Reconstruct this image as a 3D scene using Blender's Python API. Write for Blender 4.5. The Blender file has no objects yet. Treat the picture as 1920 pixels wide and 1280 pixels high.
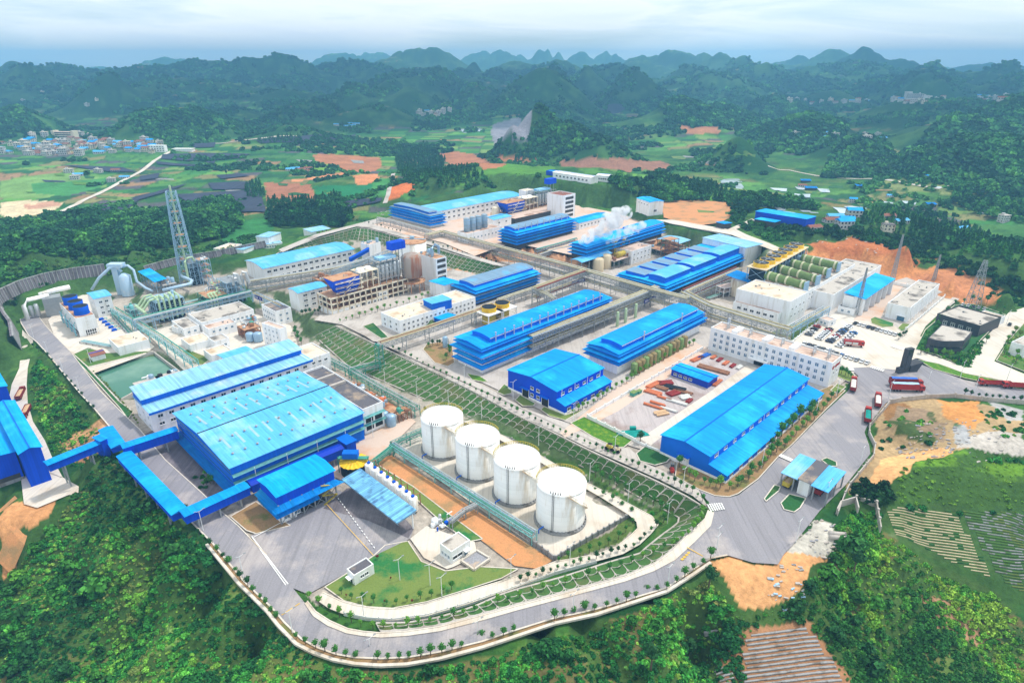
import bpy, math, random
import numpy as np
from mathutils import Vector, Matrix, kdtree
random.seed(7); rng=np.random.default_rng(7)
SC=bpy.context.scene; COL=SC.collection
R=math.radians
# ---------------- camera ----------------
PITCH=R(23.5); FPX=1200.0; HC=150.0
cd=bpy.data.cameras.new('camera'); cam=bpy.data.objects.new('camera',cd); COL.objects.link(cam)
cam.location=(0,0,HC); cam.rotation_euler=(R(90)-PITCH,0,0)
cd.sensor_width=36; cd.lens=36*FPX/1920; cd.clip_start=1; cd.clip_end=60000
SC.camera=cam
# ---------------- light ----------------
SUN_EL,SUN_AZ=R(62),R(60)      # azimuth measured clockwise from +Y
sd=bpy.data.lights.new('sun','SUN'); sun=bpy.data.objects.new('sun',sd); COL.objects.link(sun)
sd.energy=3.1; sd.angle=R(4); sd.color=(1,.955,.88)
sv=Vector((math.sin(SUN_AZ)*math.cos(SUN_EL),math.cos(SUN_AZ)*math.cos(SUN_EL),math.sin(SUN_EL)))
sun.rotation_euler=sv.to_track_quat('Z','Y').to_euler()
W=bpy.data.worlds.new("World"); SC.world=W; W.use_nodes=True
nt=W.node_tree; nt.nodes.clear(); N=nt.nodes.new; K=nt.links.new
sky=N('ShaderNodeTexSky'); sky.sky_type='NISHITA'; sky.sun_disc=False; sky.sun_elevation=SUN_EL; sky.sun_rotation=SUN_AZ
bg1=N('ShaderNodeBackground'); bg1.inputs[1].default_value=.13; K(sky.outputs[0],bg1.inputs[0])
tc=N('ShaderNodeTexCoord'); mp=N('ShaderNodeMapping'); mp.inputs['Scale'].default_value=(1.6,1.6,13); K(tc.outputs['Generated'],mp.inputs[0])
nz=N('ShaderNodeTexNoise'); nz.inputs['Scale'].default_value=1.7; nz.inputs['Detail'].default_value=9; nz.inputs['Roughness'].default_value=.55; nz.inputs['Distortion'].default_value=.4; K(mp.outputs[0],nz.inputs[0])
cr=N('ShaderNodeValToRGB'); K(nz.outputs[0],cr.inputs[0]); e=cr.color_ramp.elements
e[0].position=.28; e[0].color=(.45,.45,.45,1); e[1].position=.5; e[1].color=(1,1,1,1)
cc=N('ShaderNodeValToRGB'); K(nz.outputs[0],cc.inputs[0]); e=cc.color_ramp.elements
e[0].position=.34; e[0].color=(.80,.92,.97,1); e[1].position=.52; e[1].color=(.98,1,1,1)
e2=cc.color_ramp.elements.new(.66); e2.color=(.87,.92,.98,1)
bg2=N('ShaderNodeBackground'); bg2.inputs[1].default_value=1.2; K(cc.outputs[0],bg2.inputs[0])
mx=N('ShaderNodeMixShader'); K(cr.outputs[0],mx.inputs[0]); K(bg1.outputs[0],mx.inputs[1]); K(bg2.outputs[0],mx.inputs[2])
wo=N('ShaderNodeOutputWorld'); K(mx.outputs[0],wo.inputs[0])
vs=SC.view_settings; vs.view_transform='Standard'; vs.look='None'; vs.exposure=0.08; vs.gamma=1; vs.use_curve_mapping=False
SC.cycles.max_bounces=6; SC.cycles.volume_bounces=3; SC.cycles.transparent_max_bounces=12
SC.cycles.use_adaptive_sampling=True

# ---------------- projection helpers (pixel of the survey photo + height -> ground point) ----------------
SP,CP=math.sin(PITCH),math.cos(PITCH)
def P(px,py,z=0.0):
    dx=(px-960)/FPX; dy=(640-py)/FPX
    dz=-SP+dy*CP; t=(z-HC)/dz
    return (dx*t,(CP+dy*SP)*t)
def PD(px,py,Y):
    dx=(px-960)/FPX; dy=(640-py)/FPX
    t=Y/(CP+dy*SP); return (dx*t,Y,HC+t*(-SP+dy*CP))
# ---------------- materials ----------------
def lin(c): return tuple(((x/255)/12.92 if x/255<=.04045 else ((x/255+.055)/1.055)**2.4) for x in c)
MATS={}
def mat(name,c,rough=.7,var=.12,scale=.25,c2=None,bump=0,stripe=None,sp=1.0,sv_=.1,met=0,fine=0,spec=.3,coat=0,streak=0,amt=.5,tr=None):
    """c sRGB base; var = value variation by noise; c2 = stain colour; stripe axis of sheet joints"""
    if name in MATS: return MATS[name]
    m=bpy.data.materials.new(name); m.use_nodes=True; t=m.node_tree; b=t.nodes['Principled BSDF']
    N=t.nodes.new; K=t.links.new
    base=lin(c)
    tc=N('ShaderNodeTexCoord'); src=tc.outputs['Object']
    n1=N('ShaderNodeTexNoise'); n1.inputs['Scale'].default_value=scale; n1.inputs['Detail'].default_value=8; n1.inputs['Roughness'].default_value=.62
    if streak:
        mpp=N('ShaderNodeMapping'); mpp.inputs['Scale'].default_value=(1,1,.12); K(src,mpp.inputs[0]); K(mpp.outputs[0],n1.inputs[0])
    else: K(src,n1.inputs[0])
    mixc=N('ShaderNodeMix'); mixc.data_type='RGBA'
    r=N('ShaderNodeMapRange'); r.inputs[1].default_value=.35 if c2 is None else .5-.0; r.inputs[2].default_value=.7; K(n1.outputs[0],r.inputs[0])
    if c2 is None:
        mixc.inputs[6].default_value=tuple(x*(1-var) for x in base)+(1,); mixc.inputs[7].default_value=tuple(min(1,x*(1+var)) for x in base)+(1,)
        K(r.outputs[0],mixc.inputs[0])
    else:
        mixc.inputs[6].default_value=base+(1,); mixc.inputs[7].default_value=lin(c2)+(1,)
        mm=N('ShaderNodeMath'); mm.operation='MULTIPLY'; mm.inputs[1].default_value=amt*2; K(r.outputs[0],mm.inputs[0]); mm.use_clamp=True; K(mm.outputs[0],mixc.inputs[0])
    out=mixc.outputs[2]
    if stripe:
        sx=N('ShaderNodeSeparateXYZ'); K(src,sx.inputs[0])
        dv=N('ShaderNodeMath'); dv.operation='MULTIPLY'; dv.inputs[1].default_value=1/sp; K(sx.outputs['XYZ'.index(stripe)],dv.inputs[0])
        fl=N('ShaderNodeMath'); fl.operation='FLOOR'; K(dv.outputs[0],fl.inputs[0])
        wn=N('ShaderNodeTexWhiteNoise'); wn.noise_dimensions='1D'; K(fl.outputs[0],wn.inputs['W'])
        fr=N('ShaderNodeMath'); fr.operation='FRACT'; K(dv.outputs[0],fr.inputs[0])
        lt=N('ShaderNodeMath'); lt.operation='LESS_THAN'; lt.inputs[1].default_value=.12; K(fr.outputs[0],lt.inputs[0])
        mr=N('ShaderNodeMapRange'); mr.inputs[3].default_value=1-sv_; mr.inputs[4].default_value=1+sv_; K(wn.outputs[0],mr.inputs[0])
        s2=N('ShaderNodeMath'); s2.operation='MULTIPLY_ADD'; s2.inputs[1].default_value=-sv_*1.6; K(lt.outputs[0],s2.inputs[0]); K(mr.outputs[0],s2.inputs[2])
        vm=N('ShaderNodeVectorMath'); vm.operation='SCALE'; K(out,vm.inputs[0]); K(s2.outputs[0],vm.inputs['Scale']); out=vm.outputs[0]
    if fine:
        n2=N('ShaderNodeTexNoise'); n2.inputs['Scale'].default_value=2.2; n2.inputs['Detail'].default_value=4; K(src,n2.inputs[0])
        mr=N('ShaderNodeMapRange'); mr.inputs[1].default_value=.3; mr.inputs[2].default_value=.7; mr.inputs[3].default_value=1-fine; mr.inputs[4].default_value=1+fine; K(n2.outputs[0],mr.inputs[0])
        vm=N('ShaderNodeVectorMath'); vm.operation='SCALE'; K(out,vm.inputs[0]); K(mr.outputs[0],vm.inputs['Scale']); out=vm.outputs[0]
    if tr:
        m3=N('ShaderNodeMapping'); m3.inputs['Rotation'].default_value=(0,0,tr[3] if len(tr)>3 else 0); m3.inputs['Scale'].default_value=(tr[0],tr[1],.3); K(src,m3.inputs[0]); n4=N('ShaderNodeTexNoise'); n4.inputs['Scale'].default_value=1; n4.inputs['Detail'].default_value=5; n4.inputs['Roughness'].default_value=.7; K(m3.outputs[0],n4.inputs[0])
        mr=N('ShaderNodeMapRange'); mr.inputs[1].default_value=.48; mr.inputs[2].default_value=.72; mr.inputs[3].default_value=1; mr.inputs[4].default_value=1-tr[2]; K(n4.outputs[0],mr.inputs[0])
        vm=N('ShaderNodeVectorMath'); vm.operation='SCALE'; K(out,vm.inputs[0]); K(mr.outputs[0],vm.inputs['Scale']); out=vm.outputs[0]
    K(out,b.inputs['Base Color'])
    b.inputs['Roughness'].default_value=rough; b.inputs['Metallic'].default_value=met
    b.inputs['Specular IOR Level'].default_value=spec
    if bump:
        bp=N('ShaderNodeBump'); bp.inputs['Strength'].default_value=bump; bp.inputs['Distance'].default_value=.3
        n3=N('ShaderNodeTexNoise'); n3.inputs['Scale'].default_value=1.1; n3.inputs['Detail'].default_value=6; K(src,n3.inputs[0]); K(n3.outputs[0],bp.inputs['Height']); K(bp.outputs[0],b.inputs['Normal'])
    MATS[name]=m; return m
M={}
def dm(k,*a,**kw): M[k]=mat(k,*a,**kw)
dm('white',(238,240,242),.7,.05,.5,c2=(205,202,194),streak=1,amt=.35,fine=.02)
dm('white_clean',(236,238,238),.5,.03,.3,c2=(208,206,196),streak=1,amt=.4)
dm('house_wall',(196,194,190),.8,.1,.2,c2=(160,154,148),streak=1)
dm('cream',(222,212,190),.8,.05,.3,c2=(170,140,105),streak=1,amt=.6)
dm('deck',(188,180,170),.9,.1,.12,c2=(110,104,98),amt=.75,fine=.08)
dm('deck_pink',(205,180,165),.9,.1,.1,c2=(160,128,108),amt=.7,fine=.08)
dm('deck_dark',(96,94,100),.9,.1,.1,c2=(170,150,128),amt=.6,fine=.1)
dm('deck_light',(222,206,184),.9,.1,.12,c2=(186,160,130),amt=.6,fine=.05,tr=(.3,.2,.25))
dm('blue_roof',(0,146,236),.65,.08,.06,c2=(30,180,244),amt=.5,stripe='X',sp=1.0,sv_=.09,spec=.12,tr=(1.1,.07,.3))
dm('blue_roof_y',(0,146,236),.65,.08,.06,c2=(30,180,244),amt=.5,stripe='Y',sp=1.0,sv_=.09,spec=.12,tr=(.07,1.1,.3))
dm('azure_roof',(0,160,242),.65,.08,.06,c2=(50,190,244),amt=.5,stripe='X',sp=1.0,sv_=.09,spec=.12,tr=(1.1,.07,.3))
dm('cyan_roof',(92,180,236),.65,.1,.06,c2=(146,200,236),stripe='Y',sp=1.1,sv_=.07,spec=.12,tr=(.07,1.1,.3))
dm('cyan_roof_x',(92,180,236),.65,.1,.06,c2=(146,200,236),stripe='X',sp=1.1,sv_=.07,spec=.12,tr=(1.1,.07,.3))
dm('pale_roof',(136,192,226),.65,.1,.1,c2=(176,205,222),stripe='Y',sp=.9,sv_=.16,spec=.12,tr=(.07,1.1,.3))
dm('pale_roof_x',(136,192,226),.65,.1,.1,c2=(176,205,222),stripe='X',sp=.9,sv_=.16,spec=.12,tr=(1.1,.07,.3))
dm('stripe_roof',(112,176,216),.65,.1,.3,c2=(70,110,150),stripe='X',sp=.9,sv_=.3,spec=.12)
dm('grey_roof',(120,150,175),.55,.1,.1,c2=(100,170,215),stripe='X',sp=1,sv_=.1,spec=.12)
dm('blue_wall',(4,72,205),.65,.08,.1,stripe='X',sp=.9,sv_=.08,spec=.12)
dm('blue_wall2',(8,104,214),.65,.08,.1,stripe='X',sp=.9,sv_=.06,spec=.12)
dm('blue_dark',(0,52,176),.5,.08,.1)
dm('ridge',(40,50,64),.6)
dm('trim_white',(230,232,232),.5,.03)
dm('concrete',(188,180,172),.9,.1,.06,c2=(150,140,130),amt=.6,fine=.06,tr=(.9,.03,.22,.785))
dm('concrete_light',(212,203,190),.9,.06,.05,c2=(196,180,160),amt=.6,fine=.04,tr=(.9,.03,.22,.785))
dm('concrete_pink',(206,184,168),.9,.1,.06,c2=(206,160,126),amt=.6,fine=.05)
dm('concrete_grey',(150,150,150),.9,.1,.3,c2=(110,106,100),streak=1,amt=.7,fine=.08)
dm('wall_dark',(122,116,122),.9,.1,.3,c2=(88,84,86),streak=1,amt=.7,fine=.1)
dm('asphalt',(142,139,144),.85,.1,.05,c2=(170,162,160),amt=.8,fine=.1,stripe='X',sp=4,sv_=.04,tr=(.9,.03,.22,.785))
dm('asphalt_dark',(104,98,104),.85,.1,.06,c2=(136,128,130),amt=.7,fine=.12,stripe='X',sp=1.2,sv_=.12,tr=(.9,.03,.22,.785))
dm('yardgrey',(184,174,172),.9,.1,.06,c2=(158,140,134),amt=.7,fine=.1,tr=(.9,.05,.25,.785))
dm('soil',(200,140,92),.95,.1,.08,c2=(160,128,88),amt=.8,fine=.12,bump=.4)
dm('soil_brown',(150,120,84),.95,.1,.12,c2=(112,112,62),amt=.9,fine=.14,bump=.4)
dm('grass',(78,112,48),.95,.1,.1,c2=(112,122,62),amt=.9,fine=.16,bump=.4)
dm('grass_dark',(38,92,44),.95,.1,.15,c2=(70,104,50),amt=.9,fine=.2,bump=.4)
dm('lawn',(110,128,62),.95,.1,.07,c2=(42,112,56),amt=.95,fine=.12,bump=.3)
dm('hedge',(72,120,30),.95,.15,.5,c2=(112,140,40),amt=.9,fine=.3,bump=1)
dm('slope_grass',(66,106,50),.95,.1,.1,c2=(96,104,60),amt=.8,fine=.18,bump=.4)
dm('steel_grey',(150,155,158),.5,.1,.5,met=.2)
dm('steel_blue',(150,182,205),.5,.08,.5,met=.1)
dm('steel_green',(70,150,130),.5,.08,.5)
dm('steel_teal',(120,190,190),.5,.08,.5)
dm('steel_rust',(150,104,76),.8,.15,.5,c2=(110,80,66))
dm('pipe_tan',(186,176,140),.5,.1,.4,c2=(150,136,100))
dm('pipe_silver',(196,200,202),.35,.08,.5,met=.5)
dm('pipe_red',(130,62,50),.6,.1,.4)
dm('pipe_pale_green',(176,200,160),.5,.08,.5)
dm('pipe_blue',(170,198,220),.45,.08,.4,c2=(196,206,212))
dm('glass',(34,44,54),.12,.2,.6,spec=.6)
dm('glass_blue',(60,110,140),.12,.2,.6,spec=.6)
dm('dark',(34,34,36),.8)
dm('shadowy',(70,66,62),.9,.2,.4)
dm('black_stone',(62,64,70),.5,.15,.5)
dm('yellow',(235,190,20),.5,.08,.4,c2=(196,150,30))
dm('yellow_dull',(190,170,60),.6,.1,.4,c2=(150,120,60))
dm('kiln_green',(116,140,80),.5,.1,.5,c2=(78,112,56))
dm('kiln_band',(196,196,160),.5,.1,.5)
dm('fan_blue',(4,84,200),.65,.08,.4,spec=.12)
dm('mesh_dark',(26,34,44),.9,.2,1.5)
dm('silo_rust',(160,148,138),.7,.1,.2,c2=(150,100,74),streak=1,amt=.9)
dm('tank_white',(246,246,243),.4,.02,.3,c2=(214,202,184),streak=1,amt=.6,stripe='Z',sp=1.9,sv_=.03)
dm('silo_blue',(150,178,200),.4,.08,.4,met=.3)
dm('beige',(214,196,162),.7,.08,.3,c2=(180,160,130),streak=1)
dm('rust_floor',(190,146,112),.9,.1,.2,c2=(150,96,66),amt=.8)
dm('brown_roof',(140,92,78),.8,.1,.3,spec=.12)
dm('red',(170,46,38),.5,.08,.5)
dm('red_dark',(140,36,34),.5,.08,.5)
dm('vat_brown',(138,120,76),.6,.1,.4,c2=(104,92,60))
dm('orange',(200,112,72),.6,.1,.4)
dm('teal_net',(0,140,130),.8,.15,.6)
dm('tarp',(212,212,206),.6,.08,.6)
dm('tarp_blue',(28,96,190),.6,.08,.6)
dm('tarp_pale',(160,196,222),.6,.08,.6)
dm('sand',(206,170,130),.9,.1,.6)
dm('tyre',(24,24,26),.8)
dm('navy',(26,30,120),.6)
dm('bark',(96,84,70),.9)
dm('water_green',(74,124,104),.12,.12,.03,c2=(112,150,128),spec=.6)
dm('water_pale',(190,205,212),.08,.1,.02,spec=.8)
dm('line_white',(236,236,232),.8)
dm('line_yellow',(222,178,70),.8)
dm('skylight',(150,186,200),.5,.1,.4)
dm('rock',(150,150,156),.9,.2,.15,c2=(196,170,140),amt=.8,fine=.2,bump=1)
dm('black_net',(52,58,76),.85,.12,.05,stripe='X',sp=3.5,sv_=.16)
def leafmat(k,c,c2):
    m=mat(k,c,.75,.2,.35,c2=c2,amt=.8,fine=.3,spec=.2); M[k]=m
    nt=m.node_tree; b=nt.nodes['Principled BSDF']
    b.inputs['Subsurface Weight'].default_value=0
leafmat('leaf',(58,116,44),(96,146,50)); leafmat('leaf_dark',(34,80,38),(56,106,46)); leafmat('leaf_bright',(92,146,48),(132,168,56))
leafmat('leaf_red',(110,44,40),(90,60,40)); leafmat('leaf_yel',(104,128,40),(140,140,50))
# ---------------- mesh builder ----------------
class MB:
    def __init__(s): s.v=[]; s.f=[]; s.m=[]
    def add(s,vs,fs,m=0):
        o=len(s.v); s.v+=[tuple(v) for v in vs]; s.f+=[tuple(i+o for i in f) for f in fs]; s.m+=[m]*len(fs); return s
    def box(s,x0,y0,z0,x1,y1,z1,m=0):
        return s.add([(x0,y0,z0),(x1,y0,z0),(x1,y1,z0),(x0,y1,z0),(x0,y0,z1),(x1,y0,z1),(x1,y1,z1),(x0,y1,z1)],
          [(0,3,2,1),(4,5,6,7),(0,1,5,4),(1,2,6,5),(2,3,7,6),(3,0,4,7)],m)
    def bar(s,a,b,w=.2,m=0,h=None):
        a=Vector(a); b=Vector(b); d=b-a
        if d.length<1e-4: return s
        d.normalize(); u=Vector((0,0,1)) if abs(d.z)<.95 else Vector((1,0,0))
        r=d.cross(u).normalized(); q=r.cross(d); w2=w/2; h2=(h or w)/2
        vs=[p+r*x*w2+q*y*h2 for p in (a,b) for x,y in ((-1,-1),(1,-1),(1,1),(-1,1))]
        return s.add(vs,[(3,2,1,0),(4,5,6,7),(0,1,5,4),(1,2,6,5),(2,3,7,6),(3,0,4,7)],m)
    def tube(s,pts,r,n=8,m=0,cap=True):
        pts=[Vector(p) for p in pts]; rings=[]; L=len(pts)
        for i,p in enumerate(pts):
            d=(pts[min(i+1,L-1)]-pts[max(i-1,0)]).normalized()
            u=Vector((0,0,1)) if abs(d.z)<.9 else Vector((1,0,0))
            a=d.cross(u).normalized(); b=a.cross(d); rr=r[i] if isinstance(r,(list,tuple)) else r
            rings.append([p+a*math.cos(2*math.pi*k/n)*rr+b*math.sin(2*math.pi*k/n)*rr for k in range(n)])
        vs=[v for g in rings for v in g]; fs=[]
        for i in range(L-1):
            for k in range(n): k2=(k+1)%n; fs.append((i*n+k,i*n+k2,(i+1)*n+k2,(i+1)*n+k))
        if cap: fs+=[tuple(range(n))[::-1],tuple((L-1)*n+k for k in range(n))]
        return s.add(vs,fs,m)
    def lathe(s,cx,cy,prof,n=24,m=0):
        vs=[];fs=[];L=len(prof)
        for r,z in prof:
            for k in range(n): a=2*math.pi*k/n; vs.append((cx+r*math.cos(a),cy+r*math.sin(a),z))
        for i in range(L-1):
            for k in range(n): k2=(k+1)%n; fs.append((i*n+k,i*n+k2,(i+1)*n+k2,(i+1)*n+k))
        if prof[-1][0]>.01: fs.append(tuple((L-1)*n+k for k in range(n)))
        return s.add(vs,fs,m)
    def prism(s,poly,z0,z1,m=0):
        n=len(poly); a=sum(poly[i][0]*poly[(i+1)%n][1]-poly[(i+1)%n][0]*poly[i][1] for i in range(n))
        if a<0: poly=poly[::-1]
        vs=[(x,y,z0) for x,y in poly]+[(x,y,z1) for x,y in poly]
        return s.add(vs,[tuple(range(n))[::-1],tuple(range(n,2*n))]+[(i,(i+1)%n,n+(i+1)%n,n+i) for i in range(n)],m)
    def mesh(s,name,mats,smooth=False):
        me=bpy.data.meshes.new(name); me.from_pydata(s.v,[],s.f)
        for x in mats: me.materials.append(M[x] if isinstance(x,str) else x)
        me.polygons.foreach_set('material_index',s.m)
        if smooth: me.polygons.foreach_set('use_smooth',[True]*len(s.f))
        me.update(); return me
    def build(s,name,mats,parent=None,smooth=False):
        if isinstance(mats,str): mats=[mats]
        o=bpy.data.objects.new(name,s.mesh(name,mats,smooth)); COL.objects.link(o)
        if parent: o.parent=parent
        return o
USED={}
def tag(o,label,cat,group=None):
    o['label']=label; o['category']=cat
    if group: o['group']=group
    n=len(label.split())
    if n<4 or n>16: print('LABELLEN',n,label)
    if label in USED and not (group and USED[label]==group): print('DUPLABEL',label)
    USED[label]=group
    return o
def struct(o,kind='structure'): o['kind']=kind; return o
def empty(name,loc,rz=0,label=None,cat=None,group=None):
    o=bpy.data.objects.new(name,None); COL.objects.link(o); o.location=loc; o.rotation_euler=(0,0,rz); o.empty_display_size=1
    if label: tag(o,label,cat,group)
    return o
def inst(name,me,parent=None,loc=(0,0,0),rz=0,s=1):
    o=bpy.data.objects.new(name,me); COL.objects.link(o); o.location=loc; o.rotation_euler=(0,0,rz)
    o.scale=(s,s,s) if not isinstance(s,tuple) else s
    if parent: o.parent=parent
    return o
ORD='first second third fourth fifth sixth seventh eighth ninth tenth eleventh twelfth thirteenth fourteenth fifteenth sixteenth seventeenth eighteenth nineteenth'.split()
TENS={20:'twentieth',30:'thirtieth',40:'fortieth',50:'fiftieth',60:'sixtieth'}
T2={20:'twenty',30:'thirty',40:'forty',50:'fifty',60:'sixty'}
def ordw(i):
    if i<=19: return ORD[i-1]
    if i in TENS: return TENS[i]
    return T2[i//10*10]+'-'+ORD[i%10-1]
def area2(poly): return sum(poly[i][0]*poly[(i+1)%len(poly)][1]-poly[(i+1)%len(poly)][0]*poly[i][1] for i in range(len(poly)))
# ---------------- noise ----------------
_perm=np.random.default_rng(3).random((256,256))
def vnoise(x,y):
    xi=np.floor(x).astype(int); yi=np.floor(y).astype(int); fx=x-xi; fy=y-yi
    fx=fx*fx*(3-2*fx); fy=fy*fy*(3-2*fy)
    g=lambda a,b:_perm[a&255,b&255]
    return (g(xi,yi)*(1-fx)+g(xi+1,yi)*fx)*(1-fy)+(g(xi,yi+1)*(1-fx)+g(xi+1,yi+1)*fx)*fy
def fbm(x,y,o=5):
    s=0;a=.5
    for i in range(o): s=s+a*vnoise(x*2**i+17*i,y*2**i+31*i); a*=.5
    return s
def inpoly(x,y,poly):
    r=np.zeros(x.shape,bool); n=len(poly)
    for i in range(n):
        x1,y1=poly[i]; x2,y2=poly[(i+1)%n]
        if y1==y2: continue
        c=((y1>y)!=(y2>y))&(x<(x2-x1)*(y-y1)/(y2-y1)+x1); r^=c
    return r
def dens(pp,m=45):
    out=[]
    for a,b in zip(pp,pp[1:]+pp[:1]):
        n=max(1,int(math.dist(a,b)/m)); out+=[(a[0]+(b[0]-a[0])*k/n,a[1]+(b[1]-a[1])*k/n) for k in range(n)]
    return out
def W_(pp,z=0): return [P(a,b,z) for a,b in pp]
# ---------------- the site's sheets: name, material, level, lift order, outline ----------------
SH=[]
def sheet(name,m,z,o,pp): SH.append((name,m,z,o*1.5+len(SH)*.1,W_(pp,z+o*.06)))
sheet('main_road','asphalt',8,3,[(1340,955),(1310,918),(1341,930),(1368,932),(1385,927),(1423,898),(1460,857),(1485,835),(1547,772),(1590,732),(1610,705),(1590,686),(1631,684),(1680,694),(1727,683),(1809,712),(1856,721),(1925,727),(1925,754),(1840,746),(1790,740),(1735,741),(1690,746),(1662,754),(1625,800),(1621,810),(1630,835),(1632,850),(1587,907),(1537,957),(1490,1017),(1470,1038),(1459,1057),(1412,1054),(1364,1040),(1332,1046),(1300,1060),(1302,1012),(1332,985)])
sheet('loading_yard','asphalt',0,3,[(470,1004),(633,918),(655,925),(700,905),(776,990),(769,1009),(708,1038),(650,1073),(578,1113),(545,1100),(500,1040)])
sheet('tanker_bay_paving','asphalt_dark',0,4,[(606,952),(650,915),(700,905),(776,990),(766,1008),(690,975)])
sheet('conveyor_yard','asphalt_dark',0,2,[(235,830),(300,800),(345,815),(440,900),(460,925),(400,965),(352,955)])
sheet('left_paving','concrete_light',0,1,[(90,600),(130,560),(180,545),(215,575),(290,650),(270,665),(175,700),(150,690),(110,650)])
sheet('tank_farm_paving','concrete_light',0,2,[(736,838),(800,806),(868,798),(960,830),(1020,862),(1090,905),(1183,964),(1108,1008),(1040,1048),(930,975)])
sheet('soil_bank','soil',0,2,[(690,862),(735,853),(1036,1050),(1010,1066),(965,1060),(900,1010),(775,918)])
sheet('green_strip','lawn',0,2,[(693,878),(775,930),(835,985),(880,1015),(905,1010),(840,962),(775,912),(700,866)])
sheet('front_lawn','lawn',0,2,[(609,1100),(645,1078),(700,1042),(722,1022),(765,1014),(790,1052),(835,1070),(900,1062),(972,1066),(940,1084),(878,1104),(800,1128),(735,1140),(687,1137),(645,1126)])
sheet('pump_pad','concrete_light',0,3,[(769,1009),(800,985),(835,998),(890,1015),(895,1040),(850,1062),(838,1066),(795,1045)])
sheet('soil_patch','soil_brown',0,3,[(432,968),(480,940),(530,975),(545,985),(480,1000),(462,994)])
sheet('pond_bank','grass_dark',0,1,[(138,664),(165,689),(223,752),(250,772),(240,785),(226,766),(160,693),(135,667)])
sheet('pond_lawn','grass',0,1,[(138,664),(165,652),(200,662),(288,658),(165,688)])
sheet('process_yard','concrete_pink',0,1,[(600,690),(650,700),(780,790),(740,830),(690,870),(640,900),(600,880),(700,790),(715,760),(612,695)])
sheet('inner_yard','concrete_light',0,1,[(250,600),(330,570),(480,590),(545,610),(560,650),(600,655),(600,690),(480,690),(350,700),(300,650)])
sheet('inner_lawn','grass',0,2,[(338,660),(352,655),(395,672),(380,684),(365,682)])
# mid terrace
sheet('terrace_road','concrete',8,2,[(590,600),(640,608),(715,645),(800,690),(883,732),(971,777),(1060,818),(1100,838),(1164,866),(1240,900),(1300,930),(1330,955),(1310,918),(1266,894),(1235,878),(1215,870),(1180,840),(1150,835),(1095,810),(1066,793),(980,765),(930,735),(893,716),(800,660),(770,645),(740,640),(700,640),(640,600),(700,590),(740,560),(640,590),(600,590)])
sheet('shed_border','soil_brown',8,3,[(1270,866),(1266,893),(1310,917),(1341,929),(1367,931),(1384,925),(1422,897),(1458,857),(1485,833),(1545,771),(1585,732),(1560,722),(1530,735),(1440,800),(1350,900)])
sheet('storage_yard','yardgrey',8,2,[(1125,785),(1195,730),(1255,695),(1320,665),(1400,690),(1420,700),(1395,720),(1240,838),(1200,822)])
sheet('yard_lane','concrete_light',8,3,[(1200,822),(1220,835),(1245,815),(1420,690),(1400,685),(1330,735)])
sheet('green_plot','hedge',8,3,[(1070,793),(1095,781),(1186,825),(1170,838),(1155,839),(1110,818)])
sheet('oval_plot','grass_dark',8,3,[(1193,850),(1210,836),(1258,857),(1250,866),(1228,872),(1200,864)])
sheet('verge_plot_a','lawn',8,3,[(932,735),(945,720),(958,728),(960,737),(945,741)])
sheet('verge_plot_b','lawn',8,3,[(966,750),(975,740),(1004,756),(1000,761),(980,761)])
sheet('verge_plot_c','lawn',8,3,[(1014,768),(1020,762),(1060,778),(1100,765),(1060,788),(1030,780)])
sheet('west_garden','soil_brown',8,3,[(793,655),(800,645),(835,640),(848,650),(852,680),(840,687),(815,680)])
sheet('corner_hedge','hedge',8,3,[(875,700),(900,705),(915,715),(905,716),(885,712)])
sheet('tall_grass_strip','grass_dark',8,3,[(680,612),(700,605),(728,632),(715,635)])
sheet('shed_apron','concrete',8,1,[(600,600),(660,560),(800,520),(960,470),(1150,500),(1330,560),(1480,600),(1560,560),(1700,520),(1800,560),(1690,640),(1600,700),(1560,735),(1420,860),(1290,870),(1180,835),(1060,790),(900,715),(700,640),(640,600)])
sheet('lab_lane','concrete_pink',8,2,[(1150,730),(1300,640),(1330,655),(1160,770),(1060,820),(1050,812)])
sheet('car_park','concrete_light',8,2,[(1470,660),(1500,630),(1560,590),(1620,585),(1700,622),(1755,640),(1690,695),(1632,688),(1590,690),(1575,682)])
sheet('car_park_lawn','grass',8,3,[(1440,625),(1520,595),(1545,590),(1540,600),(1490,638),(1465,640)])
sheet('lawn_a','lawn',8,3,[(1632,598),(1640,594),(1676,606),(1675,612),(1655,614),(1634,606)])
sheet('lawn_b','lawn',8,3,[(1683,615),(1692,606),(1707,608),(1703,618),(1690,621)])
sheet('gate_lawn','lawn',8,3,[(1570,690),(1592,694),(1602,703),(1598,718),(1582,712),(1566,704)])
sheet('small_lawn','lawn',8,4,[(1557,732),(1570,719),(1586,725),(1572,738)])
sheet('office_road','concrete_light',8,3,[(1698,622),(1771,559),(1787,564),(1735,612),(1712,655),(1755,668),(1809,688),(1838,642),(1860,620),(1891,586),(1925,575),(1925,600),(1890,635),(1864,677),(1925,703),(1925,722),(1856,708),(1809,700),(1722,672),(1685,668),(1680,650)])
sheet('office_garden','grass_dark',8,3,[(1735,618),(1790,572),(1830,570),(1885,590),(1836,640),(1806,686),(1755,665),(1716,655)])
sheet('east_garden','grass',8,3,[(1925,600),(1892,637),(1868,676),(1925,698)])
sheet('road_hedge','hedge',8,4,[(1720,674),(1760,682),(1809,700),(1860,710),(1925,724),(1925,732),(1856,719),(1809,709),(1750,692)])
sheet('yard_behind','concrete_pink',8,2,[(1600,600),(1620,570),(1672,530),(1700,530),(1660,575),(1650,600),(1632,602)])
sheet('island_verge_a','grass_dark',8,5,[(1433,935),(1452,909),(1463,912),(1460,920),(1436,940)])
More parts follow.
